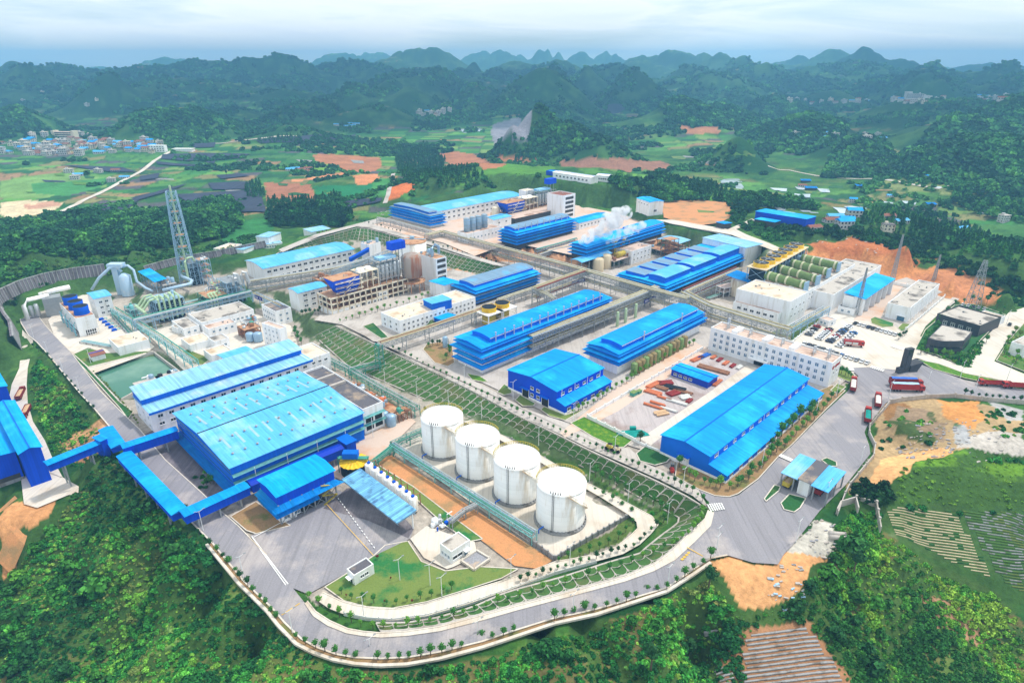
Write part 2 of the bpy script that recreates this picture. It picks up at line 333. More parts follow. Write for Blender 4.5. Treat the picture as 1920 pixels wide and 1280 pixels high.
sheet('island_verge_b','grass_dark',8,5,[(1464,943),(1480,926),(1511,934),(1500,952),(1489,960),(1470,955)])
sheet('island_verge_c','grass_dark',8,5,[(1540,862),(1550,858),(1568,866),(1569,874),(1555,874)])
# back terrace
sheet('back_terrace','concrete_pink',16,1,[(690,418),(740,405),(830,400),(990,375),(1080,385),(1160,400),(1240,430),(1230,450),(1130,470),(1080,480),(960,455),(890,480),(830,455),(800,448),(760,440)])
sheet('back_road','concrete',16,2,[(522,468),(590,440),(668,420),(715,408),(735,412),(700,421),(760,440),(830,462),(890,480),(950,498),(925,497),(830,466),(751,444),(690,427),(668,425),(600,443),(530,473)])
sheet('hill_road','concrete_light',22,2,[(1230,412),(1260,420),(1370,440),(1450,470),(1500,488),(1510,486),(1440,455),(1400,440),(1380,430),(1420,415),(1410,410),(1365,430),(1260,412)])
sheet('orange_pad','soil',22,1,[(1240,380),(1300,374),(1375,381),(1392,395),(1350,418),(1300,424),(1245,408)])
sheet('lower_left_yard','concrete_light',-8,1,[(40,900),(85,850),(95,860),(118,895),(148,912),(147,926),(128,928),(70,952),(45,945)])
# strips: rows of (left px),(right px), z
def strip(name,m,rows,lift=.1,parent=None):
    lift+=.32+len(STR)*.007
    mb=MB(); vs=[]; pts=[]
    for a,b,z in rows:
        p=P(*a,z+lift); q=P(*b,z+lift); vs+=[(p[0],p[1],z+lift),(q[0],q[1],z+lift)]
        for t in (0,.25,.5,.75,1): pts.append((p[0]+(q[0]-p[0])*t,p[1]+(q[1]-p[1])*t,z))
    n=len(rows); mb.add(vs,[(2*i,2*i+1,2*i+3,2*i+2) for i in range(n-1)])
    STR.append((name,m,mb,pts)); 
STR=[]
FR=[((1364,1040),(1340,955),8),((1332,1046),(1332,985),8),((1300,1067),(1300,1017),7.6),((1250,1102),(1265,1049),7),((1199,1117),(1225,1070),6.4),((1160,1130),(1198,1080),6.1),((1119,1141),(1172,1089),5.8),((1080,1150),(1120,1103),5.4),((1040,1158),(1066,1118),5),((960,1183),(970,1143),4),((905,1201.6),(900,1163),3.2),((825,1221.5),(825,1182),2.5),((762,1232),(762,1191),2),((714,1234),(714,1194),1.6),((666,1232),(680,1191),1.2),((631,1226),(650,1186),.8),((594,1213),(615,1172),.5),((565,1197),(588,1154),.2),((533,1166),(572,1130),0),((510,1139),(556,1110),0),((457,1089),(500,1040),0),((398,1017),(446,985),0),((358,977),(405,950),0),((300,912),(380,925),0),((250,850),(310,862),0),((200,793),(262,805),0),((179,768),(221,766),0),((150,737),(188,733),0),((121,702),(160,696),0),((92,666),(133,660),0),((69,641),(105,632),0),((54,629),(90,616),0),((40,606),(76,598),0),((38,598),(70,588),0)]
strip('perimeter_road','asphalt',FR,.12)
SW=[((1338,960),(1328,956),8),((1332,985),(1322,972),8),((1300,1017),(1296,996),7.6),((1265,1049),(1262,1032),7),((1225,1070),(1225,1059),6.4),((1172,1089),(1172,1081),5.8),((1066,1118),(1066,1110),5),((970,1143),(970,1135),4),((900,1163),(900,1154),3.2),((825,1182),(825,1174),2.5),((762,1191),(762,1183),2),((714,1194),(714,1186),1.6),((680,1191),(680,1183),1.2),((650,1186),(652,1178),.8),((615,1172),(618,1163),.5),((588,1154),(592,1146),.2),((572,1130),(576,1126),0)]
strip('inner_pavement','concrete_light',SW,.25)
OV=[((1332,1056),(1332,1046),7.9),((1300,1078),(1300,1067),7.5),((1250,1110),(1250,1102),6.9),((1199,1127),(1199,1117),6.3),((1119,1153),(1119,1141),5.7),((1040,1170),(1040,1158),4.9),((960,1197),(960,1183),3.9),((905,1215),(905,1201),3.1),((825,1236),(825,1221),2.4),((762,1247),(762,1232),1.9),((714,1249),(714,1234),1.5),((666,1246),(666,1232),1.1),((625,1238),(631,1226),.7),((588,1225),(594,1213),.4),((555,1208),(565,1197),.1),((522,1174),(533,1166),0),((500,1146),(510,1139),0),((448,1095),(457,1089),0),((388,1022),(398,1017),0)]
strip('outer_verge','soil_brown',OV,.06)
LR=[((592,1122),(605,1110),.2),((618,1140),(645,1128),.2),((645,1150),(667,1134),.3),((687,1159),(705,1140),.3),((735,1162),(745,1141),.4),((799,1154),(799,1131),.5),((878,1131),(878,1107),.5),((960,1103),(960,1083),.5),((1040,1073),(1040,1053),.5),((1119,1051),(1117,1039),.6),((1167,1038),(1155,1025),.7),((1199,1020),(1183,1003),.9),((1220,1000),(1196,990),1),((1234,983),(1194,978),1.1),((1222,967),(1180,965),1.2),((1154,931),(1128,932),1.3),((1102,906),(1080,905),1.4),((1010,852),(1000,858),1.5),((940,815),(930,820),1.5),((880,788),(870,790),1.5)]
strip('inner_loop_road','concrete_light',LR,.15)
strip('left_branch_road','concrete_light',[((42,618),(62,638),0),((40,650),(60,655),-2),((36,690),(52,690),-4),((22,720),(50,720),-5.5),((16,750),(52,755),-7),((26,780),(62,790),-8),((50,820),(84,825),-8),((70,850),(100,862),-8),((80,880),(118,895),-8)],.1)
# embankment strips : rows (top px, z),(bottom px, z)
EM1=[((630,611),8,(590,630),.5),((709,648),8,(651,685),0),((800,691),8,(735,722),0),((883,731),8,(840,767),0),((971,779),8,(940,803),1),((1044,814),8,(1021,839),1.5),((1100,842),8,(1078,868),1.5),((1158,869),8,(1138,896),1.5),((1227,900),8,(1189,927),1.5),((1286,930),8,(1262,964),1.4)]
EM1b=[((1286,930),8,(1262,964),1.4),((1310,943),8,(1272,969),1.4),((1320,956),8,(1276,974),1.4),((1316,968),8,(1268,984),1.3),((1296,993),7.6,(1245,1000),1.2),((1262,1030),7,(1212,1026),1),((1225,1058),6.4,(1200,1038),.9),((1172,1079),5.8,(1151,1051),.7),((1066,1108),5,(1050,1083),.6),((970,1133),4,(950,1110),.6),((900,1152),3.2,(885,1139),.5),((825,1172),2.5,(820,1158),.5),((762,1181),2,(760,1168),.4),((714,1184),1.6,(705,1168),.3)]
EM2=[((500,490),16,(500,497),9),((522,474),16,(526,484),8),((588,450),16,(600,465),8),((668,428),16,(660,450),8),((690,429),16,(690,455),8)]
EM2b=[((690,429),16,(690,455),8),((751,446),16,(747,465),8),((808,464),16,(800,484),8),((870,482),16,(850,505),8),((950,502),16,(930,520),8)]
EM3=[((1236,414),22,(1236,440),8),((1300,428),22,(1300,448),8),((1370,442),22,(1360,455),8)]
def empts(E):
    out=[]
    for i,(a,za,b,zb) in enumerate(E):
        A=(*P(*a,za),za); B=(*P(*b,zb),zb)
        if i:
            for s in (0,.2,.4,.6,.8):
                a2=[pa+(A[k]-pa)*s for k,pa in enumerate(PA)]; b2=[pb+(B[k]-pb)*s for k,pb in enumerate(PB)]
                for t in (0,.25,.5,.75,1): out.append(tuple(a2[k]+(b2[k]-a2[k])*t for k in range(3)))
        PA,PB=A,B
    return out
CTL=[]
for E_ in (EM1,EM1b,EM2,EM2b,EM3): CTL+=[(x,y,z-.7) for x,y,z in empts(E_)]
for n_,m_,mb_,pts in STR:
    CTL+=[(x,y,z-.3) for x,y,z in pts]
PONDW=W_([(167,692),(288,662),(334,696),(268,723),(223,747)],0)
for n_,m_,z,o,poly in SH:
    xs=[p[0] for p in poly]; ys=[p[1] for p in poly]; st=5 if (max(xs)-min(xs))<150 else 8
    gx,gy=np.meshgrid(np.arange(min(xs),max(xs)+st,st),np.arange(min(ys),max(ys)+st,st)); gx=gx.ravel(); gy=gy.ravel()
    k=inpoly(gx,gy,poly); CTL+=[(a,b,z-.35) for a,b in zip(gx[k],gy[k])]
    L=len(poly)
    for i in range(L):
        a,b=poly[i],poly[(i+1)%L]; n=max(1,int(math.dist(a,b)/5))
        CTL+=[(a[0]+(b[0]-a[0])*t/n,a[1]+(b[1]-a[1])*t/n,z-.35) for t in range(n)]
for px,py,z in [(200,1000,-9),(100,1000,-14),(0,960,-14),(120,1100,-24),(0,1100,-26),(300,1100,-18),(400,1180,-20),(200,1250,-30),(0,1270,-34),(500,1270,-22),(700,1275,-12),(900,1270,-14),(1100,1250,-16),(1000,1225,-9),(1200,1180,-10),(1300,1130,-4),(1300,1270,-20),(1400,1140,3),(1450,1200,0),(1450,1275,-4),(1560,1270,-6),(1600,1150,-3),(1560,1060,3),(1700,1250,-14),(1900,1250,-20),(1900,1130,-14),(1800,1100,-10),(1750,1010,-4),(1900,1010,-8),(1650,1000,1),(1600,960,4),(1700,930,8),(1900,900,8),(1750,880,12),(1850,900,13),(1680,840,7),(1740,790,9),(1800,770,12),(1900,800,9),
  (1700,790,15),(1760,810,14),(1820,790,15),(1600,920,7.5),(1650,860,7.5),
  (130,760,-5),(100,730,-4),(160,820,-6),(170,870,-8),(150,800,-6),(60,660,-1.5),(5,700,-7),(0,650,2),(10,600,12),(0,560,16),
  (100,500,22),(250,470,20),(60,470,24),(0,520,20),(180,520,16),(420,470,14),(330,500,12),(450,470,11),(480,440,6),(560,420,6),(620,400,8),(700,395,10),
  (860,385,22),(860,360,30),(950,345,34),(1000,330,38),(1080,335,38),(1130,325,38),(1160,345,34),(1170,380,26),(1100,365,28),(1010,350,33),(900,345,34),(1200,350,26),(1190,400,18),(1240,360,24),(1330,365,24),
  (800,370,16),(760,360,20),(700,350,12),(830,330,34),(900,320,34),(1420,440,22),(1500,430,24),(1600,440,26),(1700,460,28),(1800,500,28),(1900,540,22),(1900,480,26),(1550,405,22),(1480,390,20),(1400,385,22),
  (1500,465,10),(1560,470,9),(1640,480,9),(1720,510,9),(1790,545,9),(1850,570,9),(1540,448,22),(1640,452,24),(1760,490,25),(1860,535,22)]:
    x,y=P(px,py,z); CTL.append((x,y,z))
# ---------------- building kit ----------------
GA=R(45)
def fit(A,B,C,zt,snap=True):
    """front corner B, left corner A, right corner C (pixels at height zt) -> origin, angle, LX, LY"""
    a=Vector(P(*A,zt)); b=Vector(P(*B,zt)); c=Vector(P(*C,zt))
    a1=math.atan2(c.y-b.y,c.x-b.x); a2=math.atan2(a.y-b.y,a.x-b.x)-math.pi/2
    if a2<-math.pi: a2+=2*math.pi
    ang=(a1*(c-b).length+a2*(a-b).length)/((c-b).length+(a-b).length)
    if snap and abs(ang-GA)<R(9): ang=GA
    return b,ang,(c-b).length,(a-b).length
WM={}
def winmesh(w,h,k=0):
    q=(round(w,1),round(h,1),k)
    if q not in WM:
        mb=MB(); w,h=q[0],q[1]; t=.12
        mb.box(-w/2,-.05,0,w/2,.02,h,1)
        for x0,x1,z0,z1 in ((-w/2-t,w/2+t,-t,0),(-w/2-t,w/2+t,h,h+t),(-w/2-t,-w/2,0,h),(w/2,w/2+t,0,h),(-.06,.06,0,h)): mb.box(x0,-.12,z0,x1,.03,z1,0)
        if h>1.6: mb.box(-w/2,-.11,h*.6,w/2,.02,h*.6+.1,0)
        mb.box(-w/2-.25,-.25,-t-.1,w/2+.25,.03,-t,0)
        WM[q]=mb.mesh('window',['trim_white','glass' if k==0 else 'glass_blue'])
    return WM[q]
def wins(root,LX,LY,face,n,zs,w=1.5,h=1.5,a=2,b=None,k=0,skip=()):
    L=LX if face=='R' else LY; b=a if b is None else b
    for r,z in enumerate(zs):
        for i in range(n):
            if (i,r) in skip or i in skip: continue
            s=a+(L-a-b)*(i+.5)/n
            if face=='R': inst('window',winmesh(w,h,k),root,(s,0,z),0)
            else: inst('window',winmesh(w,h,k),root,(0,s,z),-math.pi/2)
def doorway(root,face,s,w,h,LX,LY,m='shadowy',canopy=True):
    mb=MB(); mb.box(-w/2,-.08,0,w/2,.02,h,0)
    for x0,x1,z0,z1 in ((-w/2-.2,-w/2,0,h+.2),(w/2,w/2+.2,0,h+.2),(-w/2,w/2,h,h+.2)): mb.box(x0,-.16,z0,x1,.02,z1,1)
    o=mb.build('door',[m,'trim_white'],root); o.location=(s,0,0) if face=='R' else (0,s,0); o.rotation_euler=(0,0,0 if face=='R' else -math.pi/2)
    if canopy:
        c=MB(); c.box(-w/2-.5,-1.6,h+.4,w/2+.5,0,h+.55,0); q=c.build('canopy',['blue_wall2' if m in('dark','white') else 'trim_white'],o)
def roofmb(axis,LX,LY,prof,oh=.5,th_=.18,z=0,x0=0,y0=0):
    """prof list of (t 0..1, dz) across; axis = ridge direction"""
    mb=MB(); n=len(prof)
    Lr,Lc=(LX,LY) if axis=='X' else (LY,LX)
    def p(r,c,zz): return (x0+r,y0+c,zz) if axis=='X' else (x0+c,y0+r,zz)
    vs=[]
    for r in (-oh,Lr+oh):
        for i,(t,dz) in enumerate(prof):
            c=t*Lc+(-oh if i==0 else oh if i==n-1 else 0)
            vs.append(p(r,c,z+dz+th_)); 
        for i,(t,dz) in enumerate(prof):
            c=t*Lc+(-oh if i==0 else oh if i==n-1 else 0)
            vs.append(p(r,c,z+dz))
    fs=[]; T0,B0,T1,B1=0,n,2*n,3*n
    for i in range(n-1):
        fs+=[(T0+i,T1+i,T1+i+1,T0+i+1),(B0+i,B0+i+1,B1+i+1,B1+i),(T0+i,T0+i+1,B0+i+1,B0+i),(T1+i,B1+i,B1+i+1,T1+i+1)]
    fs+=[(T0,B0,B1,T1),(T0+n-1,T1+n-1,B1+n-1,B0+n-1)]
    mb.add(vs,fs,0); return mb
GAB=lambda h:[(0,0),(.5,h),(1,0)]
ARC=lambda h:[(i/8,h*math.sin(math.pi*(.1+.8*i/8))-h*math.sin(math.pi*.1)) for i in range(9)]
MONO=lambda a,b:[(0,a),(1,b)]
def gablewall(axis,LX,LY,h,prof,mb,m=0,x0=0,y0=0,z0=0):
    for r in (0,LX if axis=='X' else LY):
        pts=[]; Lc=LY if axis=='X' else LX
        base=[(0,z0),(Lc,z0)]
        top=[(t*Lc,h+dz) for t,dz in prof][::-1]
        vs=[((x0+r,y0+c,z) if axis=='X' else (x0+c,y0+r,z)) for c,z in base+top]
        mb.add(vs,[tuple(range(len(vs)))],m)
    a=prof[0][1]; b=prof[-1][1]
    if axis=='X':
        mb.add([(x0,y0,z0),(x0+LX,y0,z0),(x0+LX,y0,h+a),(x0,y0,h+a)],[(0,1,2,3)],m); mb.add([(x0,y0+LY,z0),(x0+LX,y0+LY,z0),(x0+LX,y0+LY,h+b),(x0,y0+LY,h+b)],[(0,3,2,1)],m)
    else:
        mb.add([(x0,y0,z0),(x0,y0+LY,z0),(x0,y0+LY,h+a),(x0,y0,h+a)],[(0,3,2,1)],m); mb.add([(x0+LX,y0,z0),(x0+LX,y0+LY,z0),(x0+LX,y0+LY,h+b),(x0+LX,y0,h+b)],[(0,1,2,3)],m)
def place(label,name,cat,A,B,C,z0,h,group=None,snap=True):
    b,ang,LX,LY=fit(A,B,C,z0+h,snap)
    r=empty(name,(b.x,b.y,z0),ang,label,cat,group)
    footctl(b,ang,LX,LY,z0); return r,LX,LY
def footctl(b,ang,LX,LY,z0):
    ca,sa=math.cos(ang),math.sin(ang)
    for u in np.arange(-2,LX+2.1,4.5):
        for v in np.arange(-2,LY+2.1,4.5): CTL.append((b.x+u*ca-v*sa,b.y+u*sa+v*ca,z0-.35))
def bld(name,label,A,B,C,z0,h,roof='flat',wall='white',rm='deck',axis='X',rh=1.5,plinth=None,parapet=.7,cat='building',oh=.5,roofless=False,ridge=True,group=None):
    r,LX,LY=place(label,name,cat,A,B,C,z0,h,group)
    w=MB()
    if roof=='flat':
        w.box(0,0,-1.5,LX,LY,h-.3,0)
        t=.3; p=h-.3
        for x0,y0,x1,y1 in ((0,0,LX,t),(0,LY-t,LX,LY),(0,t,t,LY-t),(LX-t,t,LX,LY-t)): w.box(x0,y0,p,x1,y1,h+parapet-.3,0)
        w.build('wall',[wall],r)
        d=MB(); d.box(t,t,p-.05,LX-t,LY-t,p+.06,0)
        dk=d.build('roof',[rm],r)
        if LX>14 and LY>8:
            q=MB(); rs=random.Random(int(LX*100))
            for _ in range(max(2,int(LX*LY/160))):
                x=rs.uniform(2,LX-3); y=rs.uniform(1.5,LY-3); s=rs.uniform(.4,1.2); q.box(x,y,p,x+s,y+s,p+rs.uniform(.4,1),0)
            q.build('vent',['concrete_grey'],dk)
    else:
        prof={'gable':GAB(rh),'arc':ARC(rh),'mono':MONO(rh,0),'monob':MONO(0,rh)}[roof]
        gablewall(axis,LX,LY,h,prof,w,0,z0=-1.5); w.build('wall',[wall],r)
        ro=roofmb(axis,LX,LY,prof,oh,.2,h).build('roof',[rm],r)
        if roof=='gable' and ridge:
            q=MB(); Lr=LX if axis=='X' else LY
            a,b=((-oh,LY/2,h+rh+.3),(LX+oh,LY/2,h+rh+.3)) if axis=='X' else ((LX/2,-oh,h+rh+.3),(LX/2,LY+oh,h+rh+.3))
            q.bar(a,b,.5,0,.2); q.build('ridge_cap',['ridge' if 'cyan' in rm else 'blue_wall2'],ro)
    if plinth:
        q=MB(); t=.06
        for x0,y0,x1,y1 in ((-t,-t,LX+t,0),(-t,0,0,LY+t),(LX,0,LX+t,LY+t)): q.box(x0,y0,-1,x1,y1,1.2,0)
        q.build('plinth',[plinth],r)
    return r,LX,LY
def roofwins(r,LX,LY,h,n,axis,m): pass
def pipesdown(r,pts,h,m='trim_white'):
    for x,y in pts:
        q=MB(); q.bar((x,y,0),(x,y,h),.18,0); q.build('downpipe',[m],r)
def tiered(name,label,A,B,C,z0,h,tiers,mon,roofm='blue_roof',wall='blue_wall2',skirt='blue_roof',base='white',out=1.8,inset=2.0,rh=1.2,wins_=None,stacks=0,mm=None,cat='building',skl=None):
    """long workshop with rows of lean-to eaves one above another and a raised monitor"""
    r,LX,LY=place(label,name,cat,A,B,C,z0,h)
    i=inset; w=MB(); w.box(i,i,-1.5,LX-i,LY-i,h-2.2,0)
    wl=w.build('wall',[base],r)
    up=MB(); up.box(i-.03,i-.03,h*.72,LX-i+.03,LY-i+.03,h-1,0); gablewall('X',LX-2*i+.1,LY-2*i+.1,h-.2,GAB(rh*.8),up,0,i-.05,i-.05,h-1.4); up.build('cladding',[wall],r)
    roofmb('X',LX-1.2,LY-1.2,GAB(rh),0,.2,h,.6,.6).build('roof',[roofm],r)
    # dark open bands between eaves
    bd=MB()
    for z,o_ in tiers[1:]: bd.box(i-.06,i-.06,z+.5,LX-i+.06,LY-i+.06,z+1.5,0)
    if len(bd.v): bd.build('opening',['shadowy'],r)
    for k,(z,o_) in enumerate(tiers):
        s=MB(); x0,y0,x1,y1=i,i,LX-i,LY-i; d=.9; t=.1
        X0,Y0,X1,Y1=x0-o_,y0-o_,x1+o_,y1+o_
        for zz in (0,-t): 
            s.add([(x0,y0,z+zz),(x1,y0,z+zz),(X1,Y0,z-d+zz),(X0,Y0,z-d+zz)],[(0,3,2,1)],0)
            s.add([(x0,y1,z+zz),(x0,y0,z+zz),(X0,Y0,z-d+zz),(X0,Y1,z-d+zz)],[(0,3,2,1)],0)
            s.add([(x1,y0,z+zz),(x1,y1,z+zz),(X1,Y1,z-d+zz),(X1,Y0,z-d+zz)],[(0,3,2,1)],0)
            s.add([(x1,y1,z+zz),(x0,y1,z+zz),(X0,Y1,z-d+zz),(X1,Y1,z-d+zz)],[(0,3,2,1)],0)
        for a,b in (((X0,Y0),(X1,Y0)),((X0,Y0),(X0,Y1)),((X1,Y0),(X1,Y1))): s.bar((*a,z-d-.05),(*b,z-d-.05),.16,1,.3)
        s.build('eave',[(skl[k] if skl else skirt),'blue_wall2'],r)
        q=MB()
        for sx in range(int(LX/6)+1):
            q.bar((i+.5+sx*(LX-2*i-1)/max(1,int(LX/6)),i-.05,z-1.2),(i+.5+sx*(LX-2*i-1)/max(1,int(LX/6)),Y0+.2,z-d-.25),.14)
        q.build('bracket',['trim_white'],r)
    if mon:
        x0,x1,y0,y1,mh=mon; x0*=LX;x1*=LX;y0*=LY;y1*=LY
        q=MB(); gablewall('X',x1-x0,y1-y0,h+mh,ARC(1.1),q,0,x0,y0,h); mw=q.build('monitor',[wall],r)
        roofmb('X',x1-x0,y1-y0,ARC(1.1),.35,.18,h+mh,x0,y0).build('monitor_roof',[mm or roofm],mw)
        g=MB(); g.bar((x0,y0-.3,h+mh-.3),(x1,y0-.3,h+mh-.3),.25,0)
        g.build('gutter',['trim_white'],mw)
        for k in range(stacks):
            s=MB(); x=x0+(x1-x0)*(k+.5)/stacks; y=y0-.9; s.tube([(x,y,h),(x,y,h+mh+2.2)],.32,8); s.tube([(x,y,h+mh+2.2),(x,y,h+mh+2.5)],.5,8)
            s.build('vent_stack',['pipe_silver'],r)
    return r,LX,LY
def gallery(name,label,p1,p2,z0,zt,w,hh,legs=2,roofm='blue_roof',wallm='blue_wall',z1=None,cat='conveyor'):
    """enclosed conveyor gallery; p1,p2 = pixels of roof centreline at heights zt (and z1)"""
    z1=zt if z1 is None else z1
    a=Vector((*P(*p1,zt),zt)); b=Vector((*P(*p2,z1),z1)); d=b-a; L=math.hypot(d.x,d.y); ang=math.atan2(d.y,d.x)
    r=empty(name,(a.x,a.y,z0),ang,label,cat)
    za=zt-z0; zb=z1-z0
    m=MB(); m.add([(0,-w/2,za-hh),(L,-w/2,zb-hh),(L,w/2,zb-hh),(0,w/2,za-hh),(0,-w/2,za),(L,-w/2,zb),(L,w/2,zb),(0,w/2,za)],[(0,3,2,1),(0,1,5,4),(1,2,6,5),(2,3,7,6),(3,0,4,7)],0); m.build('wall',[wallm],r)
    m=MB(); o=.35; m.add([(-o,-w/2-o,za),(L+o,-w/2-o,zb),(L+o,0,zb+.5),(-o,0,za+.5),(L+o,w/2+o,zb),(-o,w/2+o,za)],[(0,1,2,3),(3,2,4,5)],0)
    m.add([(-o,-w/2-o,za-.12),(L+o,-w/2-o,zb-.12),(L+o,w/2+o,zb-.12),(-o,w/2+o,za-.12)],[(0,3,2,1)],0)
    m.build('roof',[roofm],r)
    for k in range(legs):
        t=(k+.5)/legs; x=L*t; zz=za+(zb-za)*t-hh; g=MB()
        for y in (-w/2+.3,w/2-.3): g.bar((x,y,-2),(x,y,zz),.5)
        g.bar((x,-w/2,zz-.3),(x,w/2,zz-.3),.35); g.bar((x,-w/2+.3,0),(x,w/2-.3,zz-.4),.2); g.build('leg',['steel_grey'],r)
    return r
# ======== lower terrace ========
r,LX,LY=bld('warehouse','largest light cyan roofed blue warehouse west of the four white tanks',(324,776),(432,876),(680,774.8),0,13,'gable','blue_wall2','cyan_roof_x','X',2.4,oh=.8)
ro=[c for c in r.children if c.name.startswith('roof')][0]
for i in range(9):      # faded rooflight strips, two slopes
    for s in (0,1):
        x=5+i*(LX-10)/8.2; y0,y1=(.18,.36) if s==0 else (.60,.86); q=MB(); z=lambda t:13+.24+2.4*(1-abs(t-.5)*2)
        q.add([(x-.5,y0*LY,z(y0)),(x+.5,y0*LY,z(y0)),(x+.5,y1*LY,z(y1)),(x-.5,y1*LY,z(y1))],[(0,1,2,3)],0); q.build('skylight',['skylight'],ro)
q=MB(); q.lathe(0,0,[(.35,-.1),(.35,.7),(.6,.8),(0,1.2)],8); fm=q.mesh('roof_fan',['steel_grey'])
for i in range(11):
    for t in (.12,.32,.68,.86): inst('roof_fan',fm,ro,(4+i*(LX-8)/10,t*LY,13+2.4*(1-abs(t-.5)*2)))
for z in (6.0,9.2):
    q=MB(); q.add([(-.2,-.1,z+.5),(LX,-.1,z+.5),(LX,-1.5,z),(-.2,-1.5,z)],[(0,3,2,1),(0,1,2,3)],0); q.bar((-.2,-1.5,z),(LX,-1.5,z),.2); q.build('louvre',['steel_teal'],r)
    q=MB(); q.box(-.1,1,z,-.02,LY-1,z+.5,0); q.build('window_band',['glass_blue'],r)
q=MB(); q.box(-.12,1,3.4,-.02,LY-1,3.9,0); q.box(-.12,1,11,-.02,LY-1,11.4,0); q.build('window_band',['kiln_green'],r)
q=MB(); q.add([(-.1,LY,4.2),(-.1,-2,4.2),(-3.2,-2,3.2),(-3.2,LY,3.2)],[(0,1,2,3),(3,2,1,0)],0); q.build('eave',['blue_roof'],r)
pipesdown(r,[(8+i*13,-1.5) for i in range(5)],10)
# two tier long building behind
r,LX,LY=bld('workshop','long white windowed workshop with stepped pale blue roof beside the green pond',(250,743),(281,775),(580,673),0,10,'mono','white','pale_roof_x','X',0.2,oh=.5)
q=MB(); q.box(0,LY*.45,9.5,LX,LY,13,0); mw=q.build('clerestory',['blue_wall2'],r)
roofmb('X',LX,LY*.62,MONO(0,1.4),.5,.2,13,0,LY*.42).build('clerestory_roof',['pale_roof_x'],mw)
q=MB(); q.box(-.6,-.7,9.3,LX+.6,-.55,10.3,0); q.build('fascia',['blue_wall2'],r)
wins(r,LX,LY,'R',16,[6.8,3],2.0,1.3,1.5); wins(r,LX,LY,'L',3,[5.5,1.5],1.4,1.3,1)
r,LX,LY=bld('annex','white flat roofed annex closing the east end of the stepped pale roof workshop',(562,651),(578,675),(612,659),0,10,'flat','white','deck_light'); wins(r,LX,LY,'R',3,[6.8],1.6,1.2,1); wins(r,LX,LY,'R',1,[3.2],1.6,1.2,1,LX-4)
r,LX,LY=bld('annex','dark flat decked concrete annex with open ground floor beside the cyan warehouse',(572,698),(680,770),(717,754),0,12,'flat','white','deck_dark',parapet=1)
q=MB()
for z in (1.5,5.2): 
    for s in (.1,.55): q.box(LX*s,-.05,z,LX*(s+.36),.05,z+2.8,0)
q.build('opening',['dark'],r); q=MB()
for z in (8.4,4.6): q.add([(-.3,0,z+.4),(LX+.3,0,z+.4),(LX+.3,-1.6,z),(-.3,-1.6,z)],[(0,1,2,3),(3,2,1,0)],0)
q.build('eave',['steel_teal'],r)
q=MB(); q.box(LX*.1,LY*.55,11.8,LX*.9,LY*.58,12.9,0); q.box(.3,LY*.76,11.8,LX-.3,LY*.78,12.6,0); q.build('roof_kerb',['concrete'],r)
# galleries
gallery('conveyor_gallery','blue enclosed conveyor bridge from the bottom left building to the node tower',(86,868),(190,826),-4,7,4.2,3.2,2)
gallery('conveyor_gallery','blue enclosed conveyor bridge joining the node tower to the west warehouse wall',(229,836),(330,803),0,8.5,4.2,4,2)
gallery('conveyor_gallery','long blue enclosed conveyor running down beside the perimeter road, upper length',(198,802),(222,835),0,6,5,2.6,1)
gallery('conveyor_gallery','long blue enclosed conveyor running down beside the perimeter road, lower length',(232,850),(336,958),0,6.5,5,3,5)
gallery('conveyor_gallery','blue enclosed conveyor bridge crossing the road toward the front of the warehouse',(342,962),(462,908),0,7.5,4.6,3.4,3)
gallery('conveyor_gallery','dark blue conveyor gallery running along the front foot of the cyan warehouse',(468,905),(640,836),0,7,4.2,3.4,4,'blue_dark')
r,LX,LY=bld('node_house','small blue transfer house at the east end of the front conveyor gallery',(632,822),(650,834),(666,826),0,8,'mono','blue_wall','blue_wall2','X',.4)
r,LX,LY=bld('node_house','small blue transfer tower above the outer kerb where two conveyor bridges meet',(181,818),(189,828),(197,822),0,8,'mono','blue_wall','blue_roof','X',.3)
# front blue loading station
r,LX,LY=place('bright blue skirted loading station on steel legs north of the asphalt yard','loading_station','building',(482,901),(519,931),(627,883),0,12)
q=MB(); q.box(0,0,8.2,LX,LY,11.8,0); q.build('wall',['blue_wall'],r); roofmb('X',LX,LY,GAB(1),.6,.2,12).build('roof',['azure_roof'],r)
for z,o in ((8.2,2.6),(5.6,2.0)):
    q=MB(); L1=LX if z>7 else LX*.66
    q.add([(0,0,z),(L1,0,z),(L1+ (o if z>7 else 0),-o,z-1.2),(-o,-o,z-1.2)],[(0,3,2,1),(0,1,2,3)],0); q.add([(0,LY,z),(0,0,z),(-o,-o,z-1.2),(-o,LY,z-1.2)],[(0,3,2,1),(0,1,2,3)],0); q.build('eave',['azure_roof'],r)
q=MB()
for x in np.linspace(0,LX,6):
    for y in (0,LY): q.bar((x,y,0),(x,y,8.4),.45)
    q.bar((x,0,5.4),(x,LY,5.4),.3)
for a in range(5): x0,x1=LX*a/5,LX*(a+1)/5; q.bar((x0,0,0),(x1,0,5),.18); q.bar((x1,0,0),(x0,0,5),.18)
q.bar((0,0,5.2),(LX,0,5.2),.35)
q.build('steel_frame',['steel_grey'],r); q=MB(); q.box(.2,.2,0,LX*.27,LY*.8,4.8,0); rm_=q.build('control_room',['white'],r)
for i in (0,1): inst('window',winmesh(2,2,1),r,(2.4+i*4,.2,1.4),0)
q=MB(); q.box(LX*.3,1,0,LX,LY-1,.5,0); q.build('floor',['shadowy'],r)
q=MB()
for i in range(4): x=LX*.72; q.bar((x+i%2*6,-1,i*2.2),(x+6-(i%2)*6,-1,(i+1)*2.2),.7,0,.15)
q.build('stair',['yellow_dull'],r)
